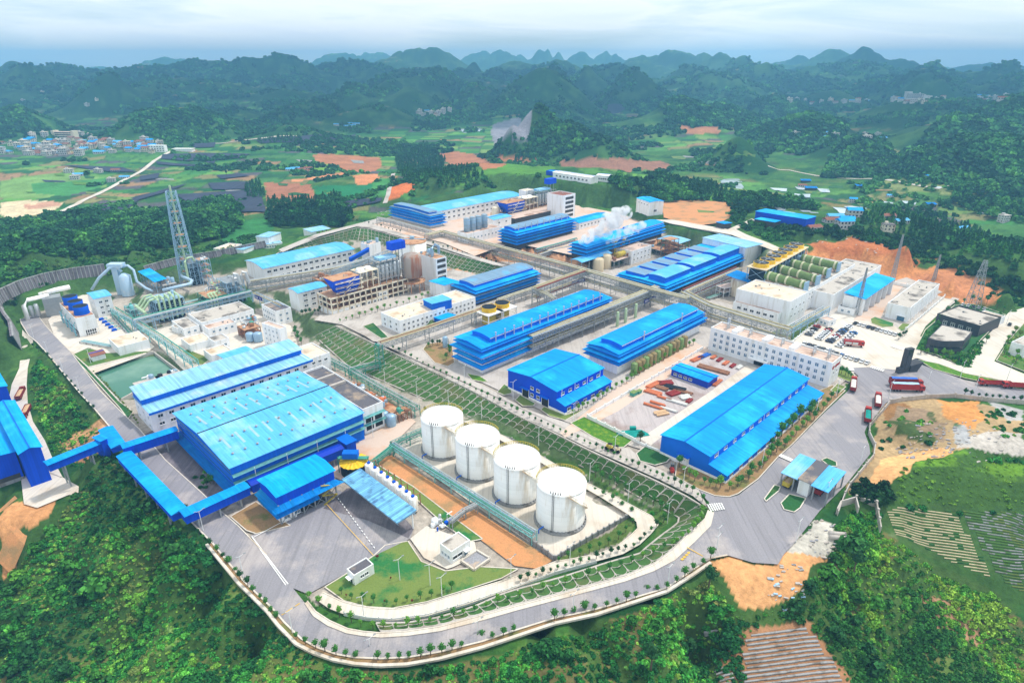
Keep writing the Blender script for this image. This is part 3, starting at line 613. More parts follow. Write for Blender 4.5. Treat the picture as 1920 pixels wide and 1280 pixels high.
# tanker bay canopy
r,LX,LY=place('striped pale blue canopy roof over the tanker loading bay','loading_canopy','canopy',(640.7,898.7),(745,980),(780,960),0,7)
roofmb('Y',LX,LY,MONO(0,.9),.2,.15,7).build('roof',[mat('stripe_roof_y',(112,176,216),.5,.1,.3,c2=(70,110,150),stripe='Y',sp=.9,sv_=.3)],r)
q=MB(); 
for i in range(9):
    y=LY*i/8; q.bar((.3,y,6.7),(LX,y,7.4),.2)
    if i<8: q.bar((.3,y,6.7),(.3,LY*(i+1)/8,6),.12); q.bar((LX-.3,y,7),(LX-.3,LY*(i+1)/8,6.2),.12)
q.bar((.3,0,6),(.3,LY,6),.15); q.bar((LX-.3,0,6.2),(LX-.3,LY,6.2),.15); q.build('truss',['steel_blue'],r)
for i in range(5):
    q=MB(); y=1+(LY-2)*i/4; q.tube([(LX-1,y,0),(LX-1,y,7)],.3,8); q.bar((LX-1,y,5),(LX*.3,y,6.8),.15); q.build('column',['trim_white'],r)
# little houses of the front lawn
r,LX,LY=bld('gatehouse','small white kiosk with dark flat roof on the lawn corner of the yard',(648.5,1067),(663.5,1079),(702,1058.5),0,4,'flat','white_clean','deck_dark',parapet=.4); wins(r,LX,LY,'R',2,[1.6],1.2,1.0,2); doorway(r,'L',LY*.4,1.2,2.2,LX,LY,'glass')
r,LX,LY=bld('pump_house','white control house with grey flat roof beside the fenced settling pit',(825,1018),(846,1035),(881,1012),0,5,'flat','white_clean','deck',parapet=.5); wins(r,LX,LY,'R',1,[1.5],4,1.2,1,4,0); wins(r,LX,LY,'L',3,[1.6],.9,1.2,.6,.6,1); doorway(r,'R',LX*.75,1.4,2.3,LX,LY,'glass_blue')
# ======== left side ========
r,LX,LY=bld('raw_material_shed','huge bright blue metal shed cut by the left edge at the lower yard',(-24,766),(36.5,851),(77,842),-8,16,'gable','blue_wall','azure_roof','Y',1.5,oh=.6)
r,LX,LY=bld('raw_material_shed','lower blue metal shed wing with open white base at the left edge',(-150,760),(-45,870),(28,846),-8,13,'mono','blue_wall','azure_roof','Y',1.5,oh=.6)
q=MB(); q.box(LX*.2,-.1,.2,LX*.93,.05,3.2,0); q.build('opening',['shadowy'],r); q=MB(); q.box(0,-.2,-2,LX,-.12,1.2,0); q.build('plinth',['concrete_grey'],r)
r,LX,LY=bld('raw_material_shed','small upper blue wing at the left edge above the parked red trucks',(-60,690),(-30,735),(12,728),-7,15,'gable','blue_wall','azure_roof','Y',1)
r,LX,LY=place('white cooling tower block carrying three blue fan cylinders at the left','cooling_tower','cooling tower',(108,569),(140.6,597),(177.5,590),0,12)
q=MB(); q.box(0,0,3.5,LX,LY,12,0); q.box(0,0,-1,LX*.35,.6,3.5,0); q.box(1,1,-1,LX-1,LY-1,3.5,1); q.build('casing',['white_clean','shadowy'],r)
q=MB(); q.box(.3,.3,12,LX-.3,LY-.3,12.12,0); q.build('deck',['rust_floor'],r)
for i in range(3):
    y=LY*(.17+.33*i); rr_=min(LX*.42,LY*.155); q=MB(); q.lathe(LX*.52,y,[(rr_*1.0,12),(rr_*.93,14),(rr_*.98,17)],28); f=q.build('fan_cylinder',['fan_blue'],r,True)
    q=MB(); q.lathe(LX*.52,y,[(rr_*.93,17.02),(.01,17.2)],28); q.build('fan_guard',['mesh_dark'],f)
for i in range(4):
    q=MB(); y=LY*(.1+.27*i); q.tube([(-1.2,y,0),(-1.2,y,7),(0,y,8.5)],.45,8); q.build('riser_pipe',['steel_teal'],r)
q=MB()
for z in (6.8,4.2,2): q.bar((-1.4,0,z),(-1.4,LY,z),.35)
q.build('header_pipe',['steel_blue'],r)
q=MB()
for i in range(6):
    q.bar((LX*.4+i*LX*.12,-1.5,0),(LX*.4+i*LX*.12,-1.5,10),.25)
    if i<5: q.bar((LX*.4,-1.5,2+i*2),(LX,-1.5,2+i*2),.25)
q.build('scaffold',['trim_white'],r)
r,LX,LY=bld('fan_house','white three storey house with arched cyan roof beside the blue fan cylinders',(160,550.5),(176,560.5),(206.5,553),0,13,'arc','white_clean','cyan_roof_x','X',1.2); wins(r,LX,LY,'R',2,[9.5,6,2.4],1.7,1.2,1.5); wins(r,LX,LY,'L',1,[8,4],1.2,1.2,1)
r,LX,LY=bld('clarifier','pale concrete covered basin with stained cream roof above the pond',(202,634),(221,650.5),(280,637),0,5.5,'flat','white','deck_light',parapet=.2,cat='basin')
r,LX,LY=bld('pump_shed','tiny white shed with dull red roof on the bank of the pond',(165,662),(172,669),(194,661),0,3,'gable','white','brown_roof','X',.6)
r,LX,LY=place('blue monopitch canopy on braced steel posts below the lattice chimney','canopy','canopy',(260.6,509),(290.6,529),(313,526),3,8)
roofmb('Y',LX,LY,MONO(0,.8),.4,.15,8).build('roof',['azure_roof'],r); q=MB()
for y in np.linspace(.3,LY-.3,6):
    for x in (.3,LX-.3): q.bar((x,y,0),(x,y,8),.3)
    q.bar((.3,y,4),(LX-.3,y,4),.2); q.bar((.3,y,0),(LX-.3,y,7.6),.15)
q.bar((.3,.3,4),(.3,LY-.3,4),.2); q.bar((.3,.3,7.7),(.3,LY-.3,7.7),.3); q.build('steel_frame',['steel_blue'],r)
def wb(name,label,A,B,C,z0,h,nR=0,nL=0,zs=(1.5,),rm='deck',w=1.3,hh=1.3,k=1,**kw):
    r,LX,LY=bld(name,label,A,B,C,z0,h,'flat','white',rm,**kw)
    if nR: wins(r,LX,LY,'R',nR,zs,w,hh,1,k=k)
    if nL: wins(r,LX,LY,'L',nL,zs,w,hh,1,k=k)
    return r,LX,LY
wb('laboratory','small square white house with stained grey roof below the long pipe bridge',(324,601.5),(344,618),(369.5,608.5),0,4.5,2,3,rm='deck')
wb('office_block','long white single storey office with blue windows and weathered grey deck',(356,588),(378,606),(467,577),0,6,11,3,(2.2,),'deck')
wb('office_block','narrow white two storey block with grey deck between pipe bridge and lane',(488,571.5),(516,585),(543,576),0,9,2,6,(5.6,2),'deck_dark')
wb('stair_tower','tall plain white block four storeys high with pinkish roof by the process tanks',(488.5,607),(524,618),(538,614),0,14,0,4,(11,8,5,2),'deck_pink',w=1,hh=1)
wb('filter_house','white two storey loggia house with pinkish roof in the western process yard',(382,610),(391,618),(438,602),0,6,4,0,(3.4,),'deck_pink')
wb('filter_house','white cube house with dark doorway and brownish roof below the loggia house',(391,632),(402,642),(427,633),0,5,2,0,(1.5,),'deck')
wb('clarifier','broad pale covered basin with sandy roof left of the process tanks',(342,634),(356,648),(399,637),0,4,0,0,rm='deck_light',cat='basin')
wb('filter_house','low white house with bright roof next to the red railing',(386,655),(397,668),(432,655),0,4.5,1,0,(1.4,),'deck_light')
r,LX,LY=bld('filter_house','white house with small cyan monopitch roof between workshop and red railing',(411,664),(424,676),(476,660),0,5,'mono','white','cyan_roof_x','X',.8)
wb('filter_house','small white machine room with stained roof near the pond corner pipe bridge',(326,610),(333,616),(352,608),0,3.5,1,0,(1.2,),'deck_light')
# ======== mid terrace : west ========
r,LX,LY=bld('workshop','long white two row windowed workshop with arched cyan roof behind the boiler house',(460,489),(493.7,503.7),(662.6,467),5,11,'arc','white_clean','cyan_roof_x','X',2.6,oh=.8); wins(r,LX,LY,'R',15,[7.2,2.6],2.6,1.5,1.5)
r,LX,LY=bld('workshop','white three storey house with arched cyan roof left of the boiler house',(543,541),(558.5,550),(611,536),4,12,'arc','white_clean','cyan_roof_x','X',1.6); wins(r,LX,LY,'R',3,[9,5.5,2],2.6,1.2,2); 
r,LX,LY=wb('workshop','very long flat white building with small windows and pinkish deck, blue cabin on top',(708,588.5),(750,602.5),(893,558),8,8,17,3,(4.6,1.6),'deck_light',k=0)
r2,a,b=bld('roof_cabin','blue cabin with cyan monopitch roof standing on the long flat white building',(801,560),(810.5,571),(842,560.5),16,3.4,'mono','blue_wall2','cyan_roof_x','X',.5,cat='cabin')
r2,a,b=bld('lean_to','small bright blue canopy against the front of the long flat white building',(812,594),(828,601),(846,590.5),8,3.6,'mono','blue_wall2','azure_roof','X',.6,cat='canopy')
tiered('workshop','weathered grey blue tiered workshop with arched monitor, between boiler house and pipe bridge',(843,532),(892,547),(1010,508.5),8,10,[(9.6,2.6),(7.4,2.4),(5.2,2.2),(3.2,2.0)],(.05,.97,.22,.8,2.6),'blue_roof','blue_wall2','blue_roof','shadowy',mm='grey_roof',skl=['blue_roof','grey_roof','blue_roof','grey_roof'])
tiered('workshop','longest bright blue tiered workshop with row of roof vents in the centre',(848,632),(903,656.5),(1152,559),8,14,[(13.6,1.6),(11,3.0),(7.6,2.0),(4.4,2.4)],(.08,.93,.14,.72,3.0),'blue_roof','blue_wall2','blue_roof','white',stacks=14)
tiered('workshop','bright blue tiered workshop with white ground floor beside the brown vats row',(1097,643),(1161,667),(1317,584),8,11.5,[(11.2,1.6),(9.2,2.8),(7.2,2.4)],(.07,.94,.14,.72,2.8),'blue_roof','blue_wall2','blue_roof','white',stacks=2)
r,LX,LY=bld('warehouse','square bright blue warehouse with side lean-to in the middle of the upper terrace',(949,695),(1044,733.8),(1132,690),8,10,'gable','blue_wall','blue_roof','X',1.8,'X' and 'white',oh=.4) if False else bld('warehouse','square bright blue warehouse with side lean-to in the middle of the upper terrace',(949,695),(1044,733.8),(1132,690),8,10,'gable','blue_wall','blue_roof','X',1.8,plinth='white')
def leanto(r,LX,LY,d,zt,zb,wallm,roofm,nw=0,pl=True):
    m=MB(); m.add([(0,-d,-1),(LX,-d,-1),(LX,-d,zb),(0,-d,zb),(0,0,-1),(0,0,zt),(LX,0,-1),(LX,0,zt)],[(0,1,2,3),(4,0,3,5),(1,6,7,2)],0); o=m.build('lean_to_wall',[wallm],r)
    m=MB(); e=.4; m.add([(-e,.0,zt+.1),(LX+e,.0,zt+.1),(LX+e,-d-e,zb),(-e,-d-e,zb),(-e,0,zt-.05),(LX+e,0,zt-.05),(LX+e,-d-e,zb-.15),(-e,-d-e,zb-.15)],[(0,3,2,1),(4,5,6,7),(3,7,6,2),(0,4,7,3),(1,2,6,5)],0); m.build('lean_to_roof',[roofm],r)
    if pl:
        q=MB(); q.box(-.06,-d-.07,-1,LX+.06,-d-.01,1.2,0); q.box(-.07,-d,-1,-.01,0,1.2,0); q.build('plinth',['white'],r)
    for i in range(nw): inst('window',winmesh(2.2,1.4),r,((i+.5)*LX/nw,-d,1.6),0)
leanto(r,LX,LY,5,6,4.8,'blue_wall','blue_roof',6)
wins(r,LX,LY,'R',6,[7.0],2.0,1.1,1.5); wins(r,LX,LY,'L',2,[5.6,2.2],1.8,1.3,LY*.3,LY*.45)
doorway(r,'L',LY*.62,4,4.4,LX,LY,'dark'); doorway(r,'L',LY*.22,4,4.4,LX,LY,'dark')
pipesdown(r,[(LX*.1,-.15),(LX*.37,-.15),(LX*.64,-.15),(LX*.92,-.15)],10)
r,LX,LY=bld('warehouse','long bright blue warehouse with lean-to nearest the wide right hand road',(1241.4,815),(1331,855),(1512.5,708.7),8,8.5,'gable','blue_wall2','blue_roof','X',1.8,plinth='white')
leanto(r,LX,LY,7.5,5.2,3.8,'blue_wall2','blue_roof',12); wins(r,LX,LY,'R',12,[6.2],2.2,1.0,1.5); doorway(r,'L',LY*.5,4.4,3.8,LX,LY,'white'); pipesdown(r,[(LX*(i+.5)/7,-.15) for i in range(7)],8.4)
r,LX,LY=bld('storage_cabin','deep blue flat pitched storage shed among steel stock in the walled yard',(1257,693),(1328,716),(1345,704.5),8,3.6,'gable','blue_dark','blue_roof_y','Y',.5); wins(r,LX,LY,'L',4,[1.2],1.6,.9,LY*.4,1)
# admin
r,LX,LY=bld('office_block','four storey white office block with many windows and rooftop pipe stacks',(1333,615),(1561,682.5),(1574.5,667),8,12.5,'flat','white_clean','deck_pink',parapet=.9)
wins(r,LX,LY,'L',17,[9.2,5.9,2.6],1.5,1.7,1.5,k=1,skip=((9,2),)); wins(r,LX,LY,'R',2,[9.2,5.9],1.2,1.5,2)
doorway(r,'L',LY*.55,5,3,LX,LY,'dark'); q=MB(); q.box(-2.5,LY*.55-5,3.4,0,LY*.55+5,3.8,0); q.build('porch',['white_clean'],r)
for k,(s,hh) in enumerate(((.9,5.5),(.7,3.2),(.43,3),(.18,3.5),(.07,4.5))):
    q=MB(); q.tube([(LX*.6,LY*s,12),(LX*.6,LY*s,12.4+hh)],[1.0,.7],10); q.tube([(LX*.3,LY*s-1,12),(LX*.3,LY*s-1,12+hh*.7),(LX*.6,LY*s,12+hh*.7)],.3,8); q.build('roof_scrubber',['pipe_silver'],r)
q=MB(); 
for s in (.3,.52,.78): q.box(LX*.15,LY*s,12.2,LX*.85,LY*s+3,14.0,0)
q.build('roof_cabin',['white'],r)
q=MB(); q.tube([(LX*.8,LY*.03,13.4),(LX*.8,LY*.97,13.4)],.3,8); q.build('roof_pipe',['pipe_silver'],r)
q=MB(); q.box(1.2,-.16,9.2,2.6,-.05,10.8,0); [q.box(4+i*1.1,-.16,9.3,4.7+i*1.1,-.05,10.6,0) for i in range(6)]; q.build('emblem',['red'],r)
# kiln hall
r,LX,LY=bld('kiln_hall','low white front wing with brownish deck below the kiln hall',(1374.6,566),(1461,588),(1468,583),8,8,'flat','white','deck_pink',parapet=.5); wins(r,LX,LY,'L',6,[4.6,1.4],2.2,1.4,2,k=0)
r,LX,LY=bld('kiln_hall','tall blank white main block with broad stained deck in front of the green kilns',(1384,541),(1482,567),(1529,551),8,15,'flat','white','deck_light',parapet=.8); wins(r,LX,LY,'R',4,[9,4.5],1.3,1.3,2)
r,LX,LY=bld('kiln_hall','long white hall carrying four green rotary kilns on its grey deck',(1432,524),(1516,545),(1601,495),8,13,'flat','white','deck',parapet=.5); wins(r,LX,LY,'R',18,[9.4,6.4],1.3,1.3,1)
KR,KX,KY=r,LX,LY
# long hall with blue roof & neighbours
r,LX,LY=bld('store_hall','long blank white hall with weathered grey deck beside the blue roofed bay',(1512,531),(1563,553),(1655,498),8,11,'flat','white','deck',parapet=.5)
r,LX,LY=place('open bay with bright blue roof on a row of white fins','machine_bay','building',(1590,550),(1622,561),(1671,521.5),8,11)
roofmb('X',LX,LY,MONO(0,1.2),.4,.2,11).build('roof',['azure_roof'],r); q=MB(); q.box(0,LY*.5,-1,LX,LY,11,0); q.build('wall',['white_clean'],r)
for i in range(6):
    q=MB(); x=1+i*(LX-2)/5; q.add([(x-.4,0,0),(x+.4,0,0),(x+.4,LY*.5,0),(x-.4,LY*.5,0),(x-.4,0,11),(x+.4,0,11),(x+.4,LY*.5,11.2),(x-.4,LY*.5,11.2)],[(0,3,2,1),(4,5,6,7),(0,1,5,4),(1,2,6,5),(2,3,7,6),(3,0,4,7)],0); q.build('fin',['white'],r)
wb('annex','tiny white annex with weathered deck at the foot of the blue roofed bay',(1576,572),(1602,581),(1613,573),8,4,1,2,(1.4,),'deck')
r,LX,LY=wb('store_hall','long white hall with stepped grey deck and ladder row along the white road',(1666,567.5),(1707,578),(1752,531),8,9,0,0,rm='deck'); doorway(r,'L',LY*.3,4,3,LX,LY,'glass_blue'); q=MB()
for i in range(10): q.bar((3+i*(LX-6)/9,-1.2,0),(3+i*(LX-6)/9-1,-.1,7.5),.3); q.bar((3+i*(LX-6)/9,-1.2,2),(3+i*(LX-6)/9,0,2),.2)
q.build('strut',['white'],r)
# dark offices
r,LX,LY=bld('office_villa','black walled square office villa with weathered grey roof among dense trees',(1769,586),(1838,612),(1856,590),8,6.5,'flat','black_stone','deck',parapet=.8,cat='villa'); wins(r,LX,LY,'L',4,[2],2,2,3)
wb('office_villa','low dark pavilion wing with pale deck right of the black square villa',(1826,590),(1856,603),(1872,590),8,4.5,rm='deck_light',cat='villa') 
b,ang,LX,LY=fit((1740,634),(1800,648),(1825,622),15.5); r=empty('office_villa',(b.x,b.y,8),ang,'black curved front office villa with weathered roof nearest the gate sign','villa')
pl=[(LX,LY),(0,LY)]+[(-.0+ (LX*.5)*(1-math.cos(a))-LX*.12*math.sin(a)*0-4*math.sin(a), LY*(1-a/(math.pi/2))*1.0) for a in np.linspace(0,math.pi/2,9)]+[(LX,0)]
q=MB(); q.prism(pl,-1,7.5,0); q.build('wall',['black_stone'],r); ce=(sum(p[0] for p in pl)/len(pl),sum(p[1] for p in pl)/len(pl))
q=MB(); q.prism([(ce[0]+(x-ce[0])*.94,ce[1]+(y-ce[1])*.94) for x,y in pl],7.3,7.56,0); q.build('roof',['deck'],r)
q=MB(); q.prism([(ce[0]+(x-ce[0])*1.01,ce[1]+(y-ce[1])*1.01) for x,y in pl],3,4.2,0); q.build('window_band',['glass'],r)
wb('office_villa','dark office building cut by the right edge beside the white road',(1907,640),(1925,650),(1960,620),8,7,rm='deck',cat='villa')
wb('guard_house','black flat roofed kiosk at the corner of the car park',(1537,596),(1554,603),(1566,598),8,3.4,1,2,(1,),'deck_pink',cat='kiosk')
r=empty('gate_sign',(*P(1694,697,8),8),R(20),'tall dark stone gate slab with angular wing beside the main entrance','gate sign'); q=MB(); q.box(-2.2,-1,0,2.2,1,13,0); q.build('slab',['black_stone'],r); q=MB(); q.box(-1.2,-1.1,2,1.4,-1.0,12.4,0); q.build('panel',['glass'],r)
q=MB(); q.add([(2.3,-1.5,0),(6,-2.5,0),(6.5,1.5,0),(2.3,2.4,0),(2.3,-1.5,3.6),(9,-2.6,5),(9.6,2.4,5),(2.3,2.4,3.6)],[(0,3,2,1),(4,5,6,7),(0,1,5,4),(1,2,6,5),(2,3,7,6),(3,0,4,7)],0); q.box(-4.6,-1,0,-2.3,1,3,0); q.build('wing',['black_stone'],r)
# weighbridge toll canopy
r,LX,LY=place('two part pale blue gate canopy with dark stained centre over the weighbridge road','toll_canopy','canopy',(1464,886),(1553,924),(1584,886),8,6)
for a,c,m in ((0,.36,'cyan_roof'),(.36,.64,'deck_dark'),(.64,1,'cyan_roof')):
    roofmb('Y',LX,LY*(c-a)-.1,MONO(0,.4) if m!='deck_dark' else MONO(.5,.5),.05,.25,6,0,LY*a).build('roof',[m],r)
q=MB(); q.box(1,LY*.4,0,LX-1,LY*.62,6.2,0); q.build('toll_booth',['white_clean'],r)
for y in (.02,.3,.72,.98):
    for x in (.05,.5,.95): q=MB(); q.bar((LX*x,LY*y,0),(LX*x,LY*y,6),.45); q.build('column',['steel_grey'],r)
# ======== back terrace ========
r,LX,LY=bld('workshop','very long white windowed workshop with bright arched cyan roof at the back',(782,388),(812.6,398),(977,366),16,11,'arc','white_clean','cyan_roof_x','X',2.6,oh=.8); wins(r,LX,LY,'R',18,[7.5,3],2.6,1.4,3)
tiered('workshop','blue tiered workshop with grey deck at the far left end of the back terrace',(722,388),(806,406),(830,399),16,11,[(10.8,2),(8.6,2.6),(6.4,2.2),(4,3)],(.2,.7,.1,.95,2.2),'grey_roof','blue_wall2','blue_roof','white',mm='grey_roof')
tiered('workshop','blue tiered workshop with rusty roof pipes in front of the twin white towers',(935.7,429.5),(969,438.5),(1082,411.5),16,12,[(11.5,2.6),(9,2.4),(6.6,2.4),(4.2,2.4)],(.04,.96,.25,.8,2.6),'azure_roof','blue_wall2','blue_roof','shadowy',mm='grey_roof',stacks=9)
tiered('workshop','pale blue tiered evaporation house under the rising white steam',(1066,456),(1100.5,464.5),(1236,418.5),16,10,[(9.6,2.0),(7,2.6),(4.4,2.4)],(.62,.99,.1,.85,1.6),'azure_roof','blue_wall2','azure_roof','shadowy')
wb('silo_house','white house with square windows carrying four pale silos',(861,433.7),(877,439.5),(930,422.5),16,8,9,0,(3.5,),'deck_pink')
r,LX,LY=bld('workshop','small white house with cyan pitched roof right of the pale silos',(913,407),(926,412.5),(957,405),16,9,'gable','white_clean','cyan_roof_x','X',1); wins(r,LX,LY,'R',2,[5],2,1.2,2)
r,LX,LY=wb('stair_tower','white openwork tower with brownish deck at the east end of the back boiler house',(1030,362),(1056,368),(1074,362.5),16,22,0,0,rm='brown_roof'); q=MB()
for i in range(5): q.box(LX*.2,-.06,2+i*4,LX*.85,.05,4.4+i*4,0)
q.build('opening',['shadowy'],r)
wb('hopper_tower','slender white tower with blue machinery on top above the arched cyan roof',(978,356),(986,359),(996,355),16,20,rm='deck_light')
r,LX,LY=bld('workshop','low white house with bright blue pitched roof beside the green back slope',(1062,413),(1086,418.5),(1143,403),16,6,'gable','white','azure_roof','X',1.2); wins(r,LX,LY,'R',9,[2.4],2,1.2,1)
wb('office_block','white two storey house with pinkish deck beside the yellow tanks',(1160,463),(1185,472),(1220,459.5),8,10,5,0,(6.4,2.4),'deck_pink',k=0)
r,LX,LY=bld('pump_house','white house with cyan monopitch roof alone on the round hill pad',(1197.5,371),(1219,379.5),(1242,376.5),22,12,'gable','white_clean','azure_roof','Y',.8,cat='building'); wins(r,LX,LY,'R',1,[3],3,2,2,LX*.3); wins(r,LX,LY,'L',4,[8.5],1.4,.9,2)
r,LX,LY=bld('dormitory','long low white hilltop building with small windows above the green slope',(1043,322),(1108,333.5),(1111,330),36,6,'gable','white_clean','white','Y',.8); wins(r,LX,LY,'L',9,[2],2.4,1.6,3)
r,LX,LY=bld('dormitory','short white gabled house at the right end of the hilltop row',(1121,328),(1141,330.5),(1143,327.5),36,6,'gable','white_clean','white','Y',1); wins(r,LX,LY,'L',4,[2],1.8,1.6,2)
r,LX,LY=bld('cabin','small blue cabin at the left end of the white hilltop building',(1028,320),(1041,322.5),(1044,320),37,4,'flat','blue_wall','azure_roof')
r,LX,LY=bld('workshop','cyan roofed white house tucked behind the white hopper tower',(806,527),(833,537),(858,529),8,9,'mono','white','azure_roof','X',.8)
r,LX,LY=place('cyan arched canopy over two beige vats on the process yard','canopy','canopy',(1074,486),(1091,492.5),(1149,475),8,10); roofmb('X',LX,LY,ARC(1.6),.4,.2,10).build('roof',['cyan_roof_x'],r); q=MB()
for x in np.linspace(.5,LX-.5,5):
    for y in (.5,LY-.5): q.bar((x,y,0),(x,y,10),.4)
q.build('steel_frame',['steel_grey'],r)
r,LX,LY=place('pale cyan canopy beside rusty scaffolding at the right of the steam','canopy','canopy',(1237,447),(1274,457),(1294,450),10,7); roofmb('X',LX,LY,ARC(1.2),.4,.2,7).build('roof',['pale_roof_x'],r); q=MB()
for x in np.linspace(.5,LX-.5,4):
    for y in (.5,LY*.5,LY-.5): q.bar((x,y,0),(x,y,7),.4)
q.build('steel_frame',['steel_rust'],r)
# big blue complex
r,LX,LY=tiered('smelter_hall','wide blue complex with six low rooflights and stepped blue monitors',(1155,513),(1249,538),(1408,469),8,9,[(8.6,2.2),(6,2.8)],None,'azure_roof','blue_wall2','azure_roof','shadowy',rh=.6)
for k in range(6):
    x0=LX*(.04+.13*k); x1=x0+LX*.085; y0,y1=LY*.50,LY*.88; q=MB(); gablewall('Y',x1-x0,y1-y0,11.4,MONO(0,.3),q,0,x0,y0,9); m_=q.build('rooflight',['blue_wall2'],r); roofmb('Y',x1-x0,y1-y0,MONO(0,.3),.3,.15,11.4,x0,y0).build('rooflight_roof',['grey_roof'],m_)
for k,(a,c,hz) in enumerate(((.04,.29,13),(.33,.58,13.4),(.62,.86,14))):
    x0,x1=LX*a,LX*c; y0,y1=LY*.1,LY*.42; q=MB(); gablewall('X',x1-x0,y1-y0,hz,ARC(.9),q,0,x0,y0,9); m_=q.build('monitor',['blue_wall2'],r); roofmb('X',x1-x0,y1-y0,ARC(.9),.3,.15,hz,x0,y0).build('monitor_roof',['cyan_roof_x'],m_)
r,LX,LY=bld('smelter_hall','pale blue sheet roofed white block at the back of the wide blue complex',(1316,446),(1398,466),(1432,459),8,14,'mono','white','pale_roof_x','X',.4)
r,LX,LY=bld('open_shed','long deep blue market shed outside the site beyond the dirt road',(1414,399),(1512,413),(1530,406),22,8,'mono','blue_wall','azure_roof','Y',.8)
r,LX,LY=bld('open_shed','low blue open shed in front of the long deep blue shed',(1415,412),(1452,418),(1458,413),22,5,'mono','shadowy','azure_roof','Y',.5)
r,LX,LY=bld('open_shed','small dark blue roofed shed beside dense bushes on the dirt junction',(1348,417),(1358,421),(1366,417),22,4,'mono','shadowy','blue_roof','Y',.5)
# gate sheds at back left road
r,LX,LY=place('cyan roofed back gate canopy with red posts beside a white booth','toll_canopy','canopy',(570,430),(584,435.5),(612,427),8,6); roofmb('X',LX,LY,MONO(0,.3),.4,.25,6).build('roof',['pale_roof_x'],r); q=MB(); q.box(0,0,0,LX*.25,LY,6,0); q.build('toll_booth',['white_clean'],r); q=MB()
for x in np.linspace(LX*.4,LX-.5,4):
    for y in (.5,LY-.5): q.bar((x,y,0),(x,y,6),.4)
q.build('column',['red_dark'],r)
wb('cabin','long low white cabin row with pale blue roof beside the back road',(486,456),(492,460),(530,456),6,3.5,7,0,(1,),'pale_roof')
r,LX,LY=bld('cabin','two storey pale blue roofed cabin above the back road depot',(494,441),(503,446),(510,436),8,6,'mono','white','pale_roof','Y',.4)
r,LX,LY=bld('cabin','pale blue roofed cabin near stacked white slabs at the back road',(448,465),(456,469),(467,460),8,3,'mono','white','pale_roof','Y',.3)
wb('cabin','cream flat slab store left of the pale blue cabin at the back road',(414,463),(425,469),(439,458),8,2.5,rm='deck_light')
# ---------------- tanks, racks, plant ----------------
def at(px,py,z): x,y=P(px,py,z); return Vector((x,y,0))
def cctl(x,y,r,z): 
    for k in range(8): CTL.append((x+r*math.cos(k*.785),y+r*math.sin(k*.785),z-.35))
    CTL.append((x,y,z-.35))
TD=[('first','west end'),('second',''),('third',''),('fourth','')]
tl=['leftmost and farthest of the four big white storage tanks','second from left of the four big white storage tanks','third from left of the four big white storage tanks','rightmost and nearest of the four big white storage tanks']
p0=Vector(P(828.4,779,16.2)); p3=Vector(P(1052.6,902,16.2))
for i in range(4):
    p=p0.lerp(p3,i/3); Rk=8.75; cctl(p.x,p.y,Rk,0)
    r=empty('storage_tank',(p.x,p.y,0),0,tl[i],'storage tank','white storage tanks')
    q=MB(); q.lathe(0,0,[(Rk,1.3),(Rk,16.2)],56,0); q.build('shell',['tank_white'],r,True)
    q=MB(); q.lathe(0,0,[(Rk+.12,16.1),(Rk+.12,16.25),(Rk*.85,16.8),(Rk*.5,17.5),(0,17.8)],56,0); ro=q.build('roof',['tank_white'],r,True)
    q=MB(); q.lathe(0,0,[(Rk+.7,-.3),(Rk+.7,.9),(Rk+.1,1.0),(Rk+.1,1.3)],56,0)
    for k in range(40):
        a=2*math.pi*k/40; q.bar(((Rk+.3)*math.cos(a),(Rk+.3)*math.sin(a),0),((Rk+.3)*math.cos(a),(Rk+.3)*math.sin(a),1.5),.45)
    q.build('base_ring',['concrete_grey'],r)
    # spiral stair
    q=MB(); st=[]; 
    for k in range(30):
        a=R(-78+k*3.4); z=16.2-k*.5; st.append(((Rk+.5)*math.cos(a),(Rk+.5)*math.sin(a),z))
    for k in range(29):
        if z>0: q.bar(st[k],st[k+1],.9,0,.12); q.bar((st[k][0],st[k][1],st[k][2]+1),(st[k+1][0],st[k+1][1],st[k+1][2]+1),.1,0)
    q.build('spiral_stair',['cream'],r)
    q=MB(); 
    for dx in (-.25,.25): a=R(248); q.bar(((Rk+.25)*math.cos(a)+dx,(Rk+.25)*math.sin(a),0),((Rk+.25)*math.cos(a)+dx,(Rk+.25)*math.sin(a),17),.13)
    for k in range(5): q.bar(((Rk-.5)*math.cos(R(240+k*6)),(Rk-.5)*math.sin(R(240+k*6)),16.2),((Rk-.5)*math.cos(R(240+k*6)),(Rk-.5)*math.sin(R(240+k*6)),17.4),.25)
    q.build('level_gauge',['dark'],r)
    q=MB()
    for k in range(26):
        a=R(20+k*6); b=R(26+k*6); pr=lambda a,z:((Rk+.1)*math.cos(a),(Rk+.1)*math.sin(a),z)
        q.bar(pr(a,16.2),pr(a,17.5),.12); q.bar(pr(a,17.5),pr(b,17.5),.12); q.bar(pr(a,16.9),pr(b,16.9),.08)
    q.build('guard_rail',['yellow_dull'],ro)
    q=MB(); a=R(225); q.tube([((Rk+.2)*math.cos(a),(Rk+.2)*math.sin(a),1.8),((Rk+2.5)*math.cos(a),(Rk+2.5)*math.sin(a),1.8),((Rk+2.5)*math.cos(a),(Rk+2.5)*math.sin(a),.3)],.25,6); q.build('inlet_pipe',['blue_wall2'],r)
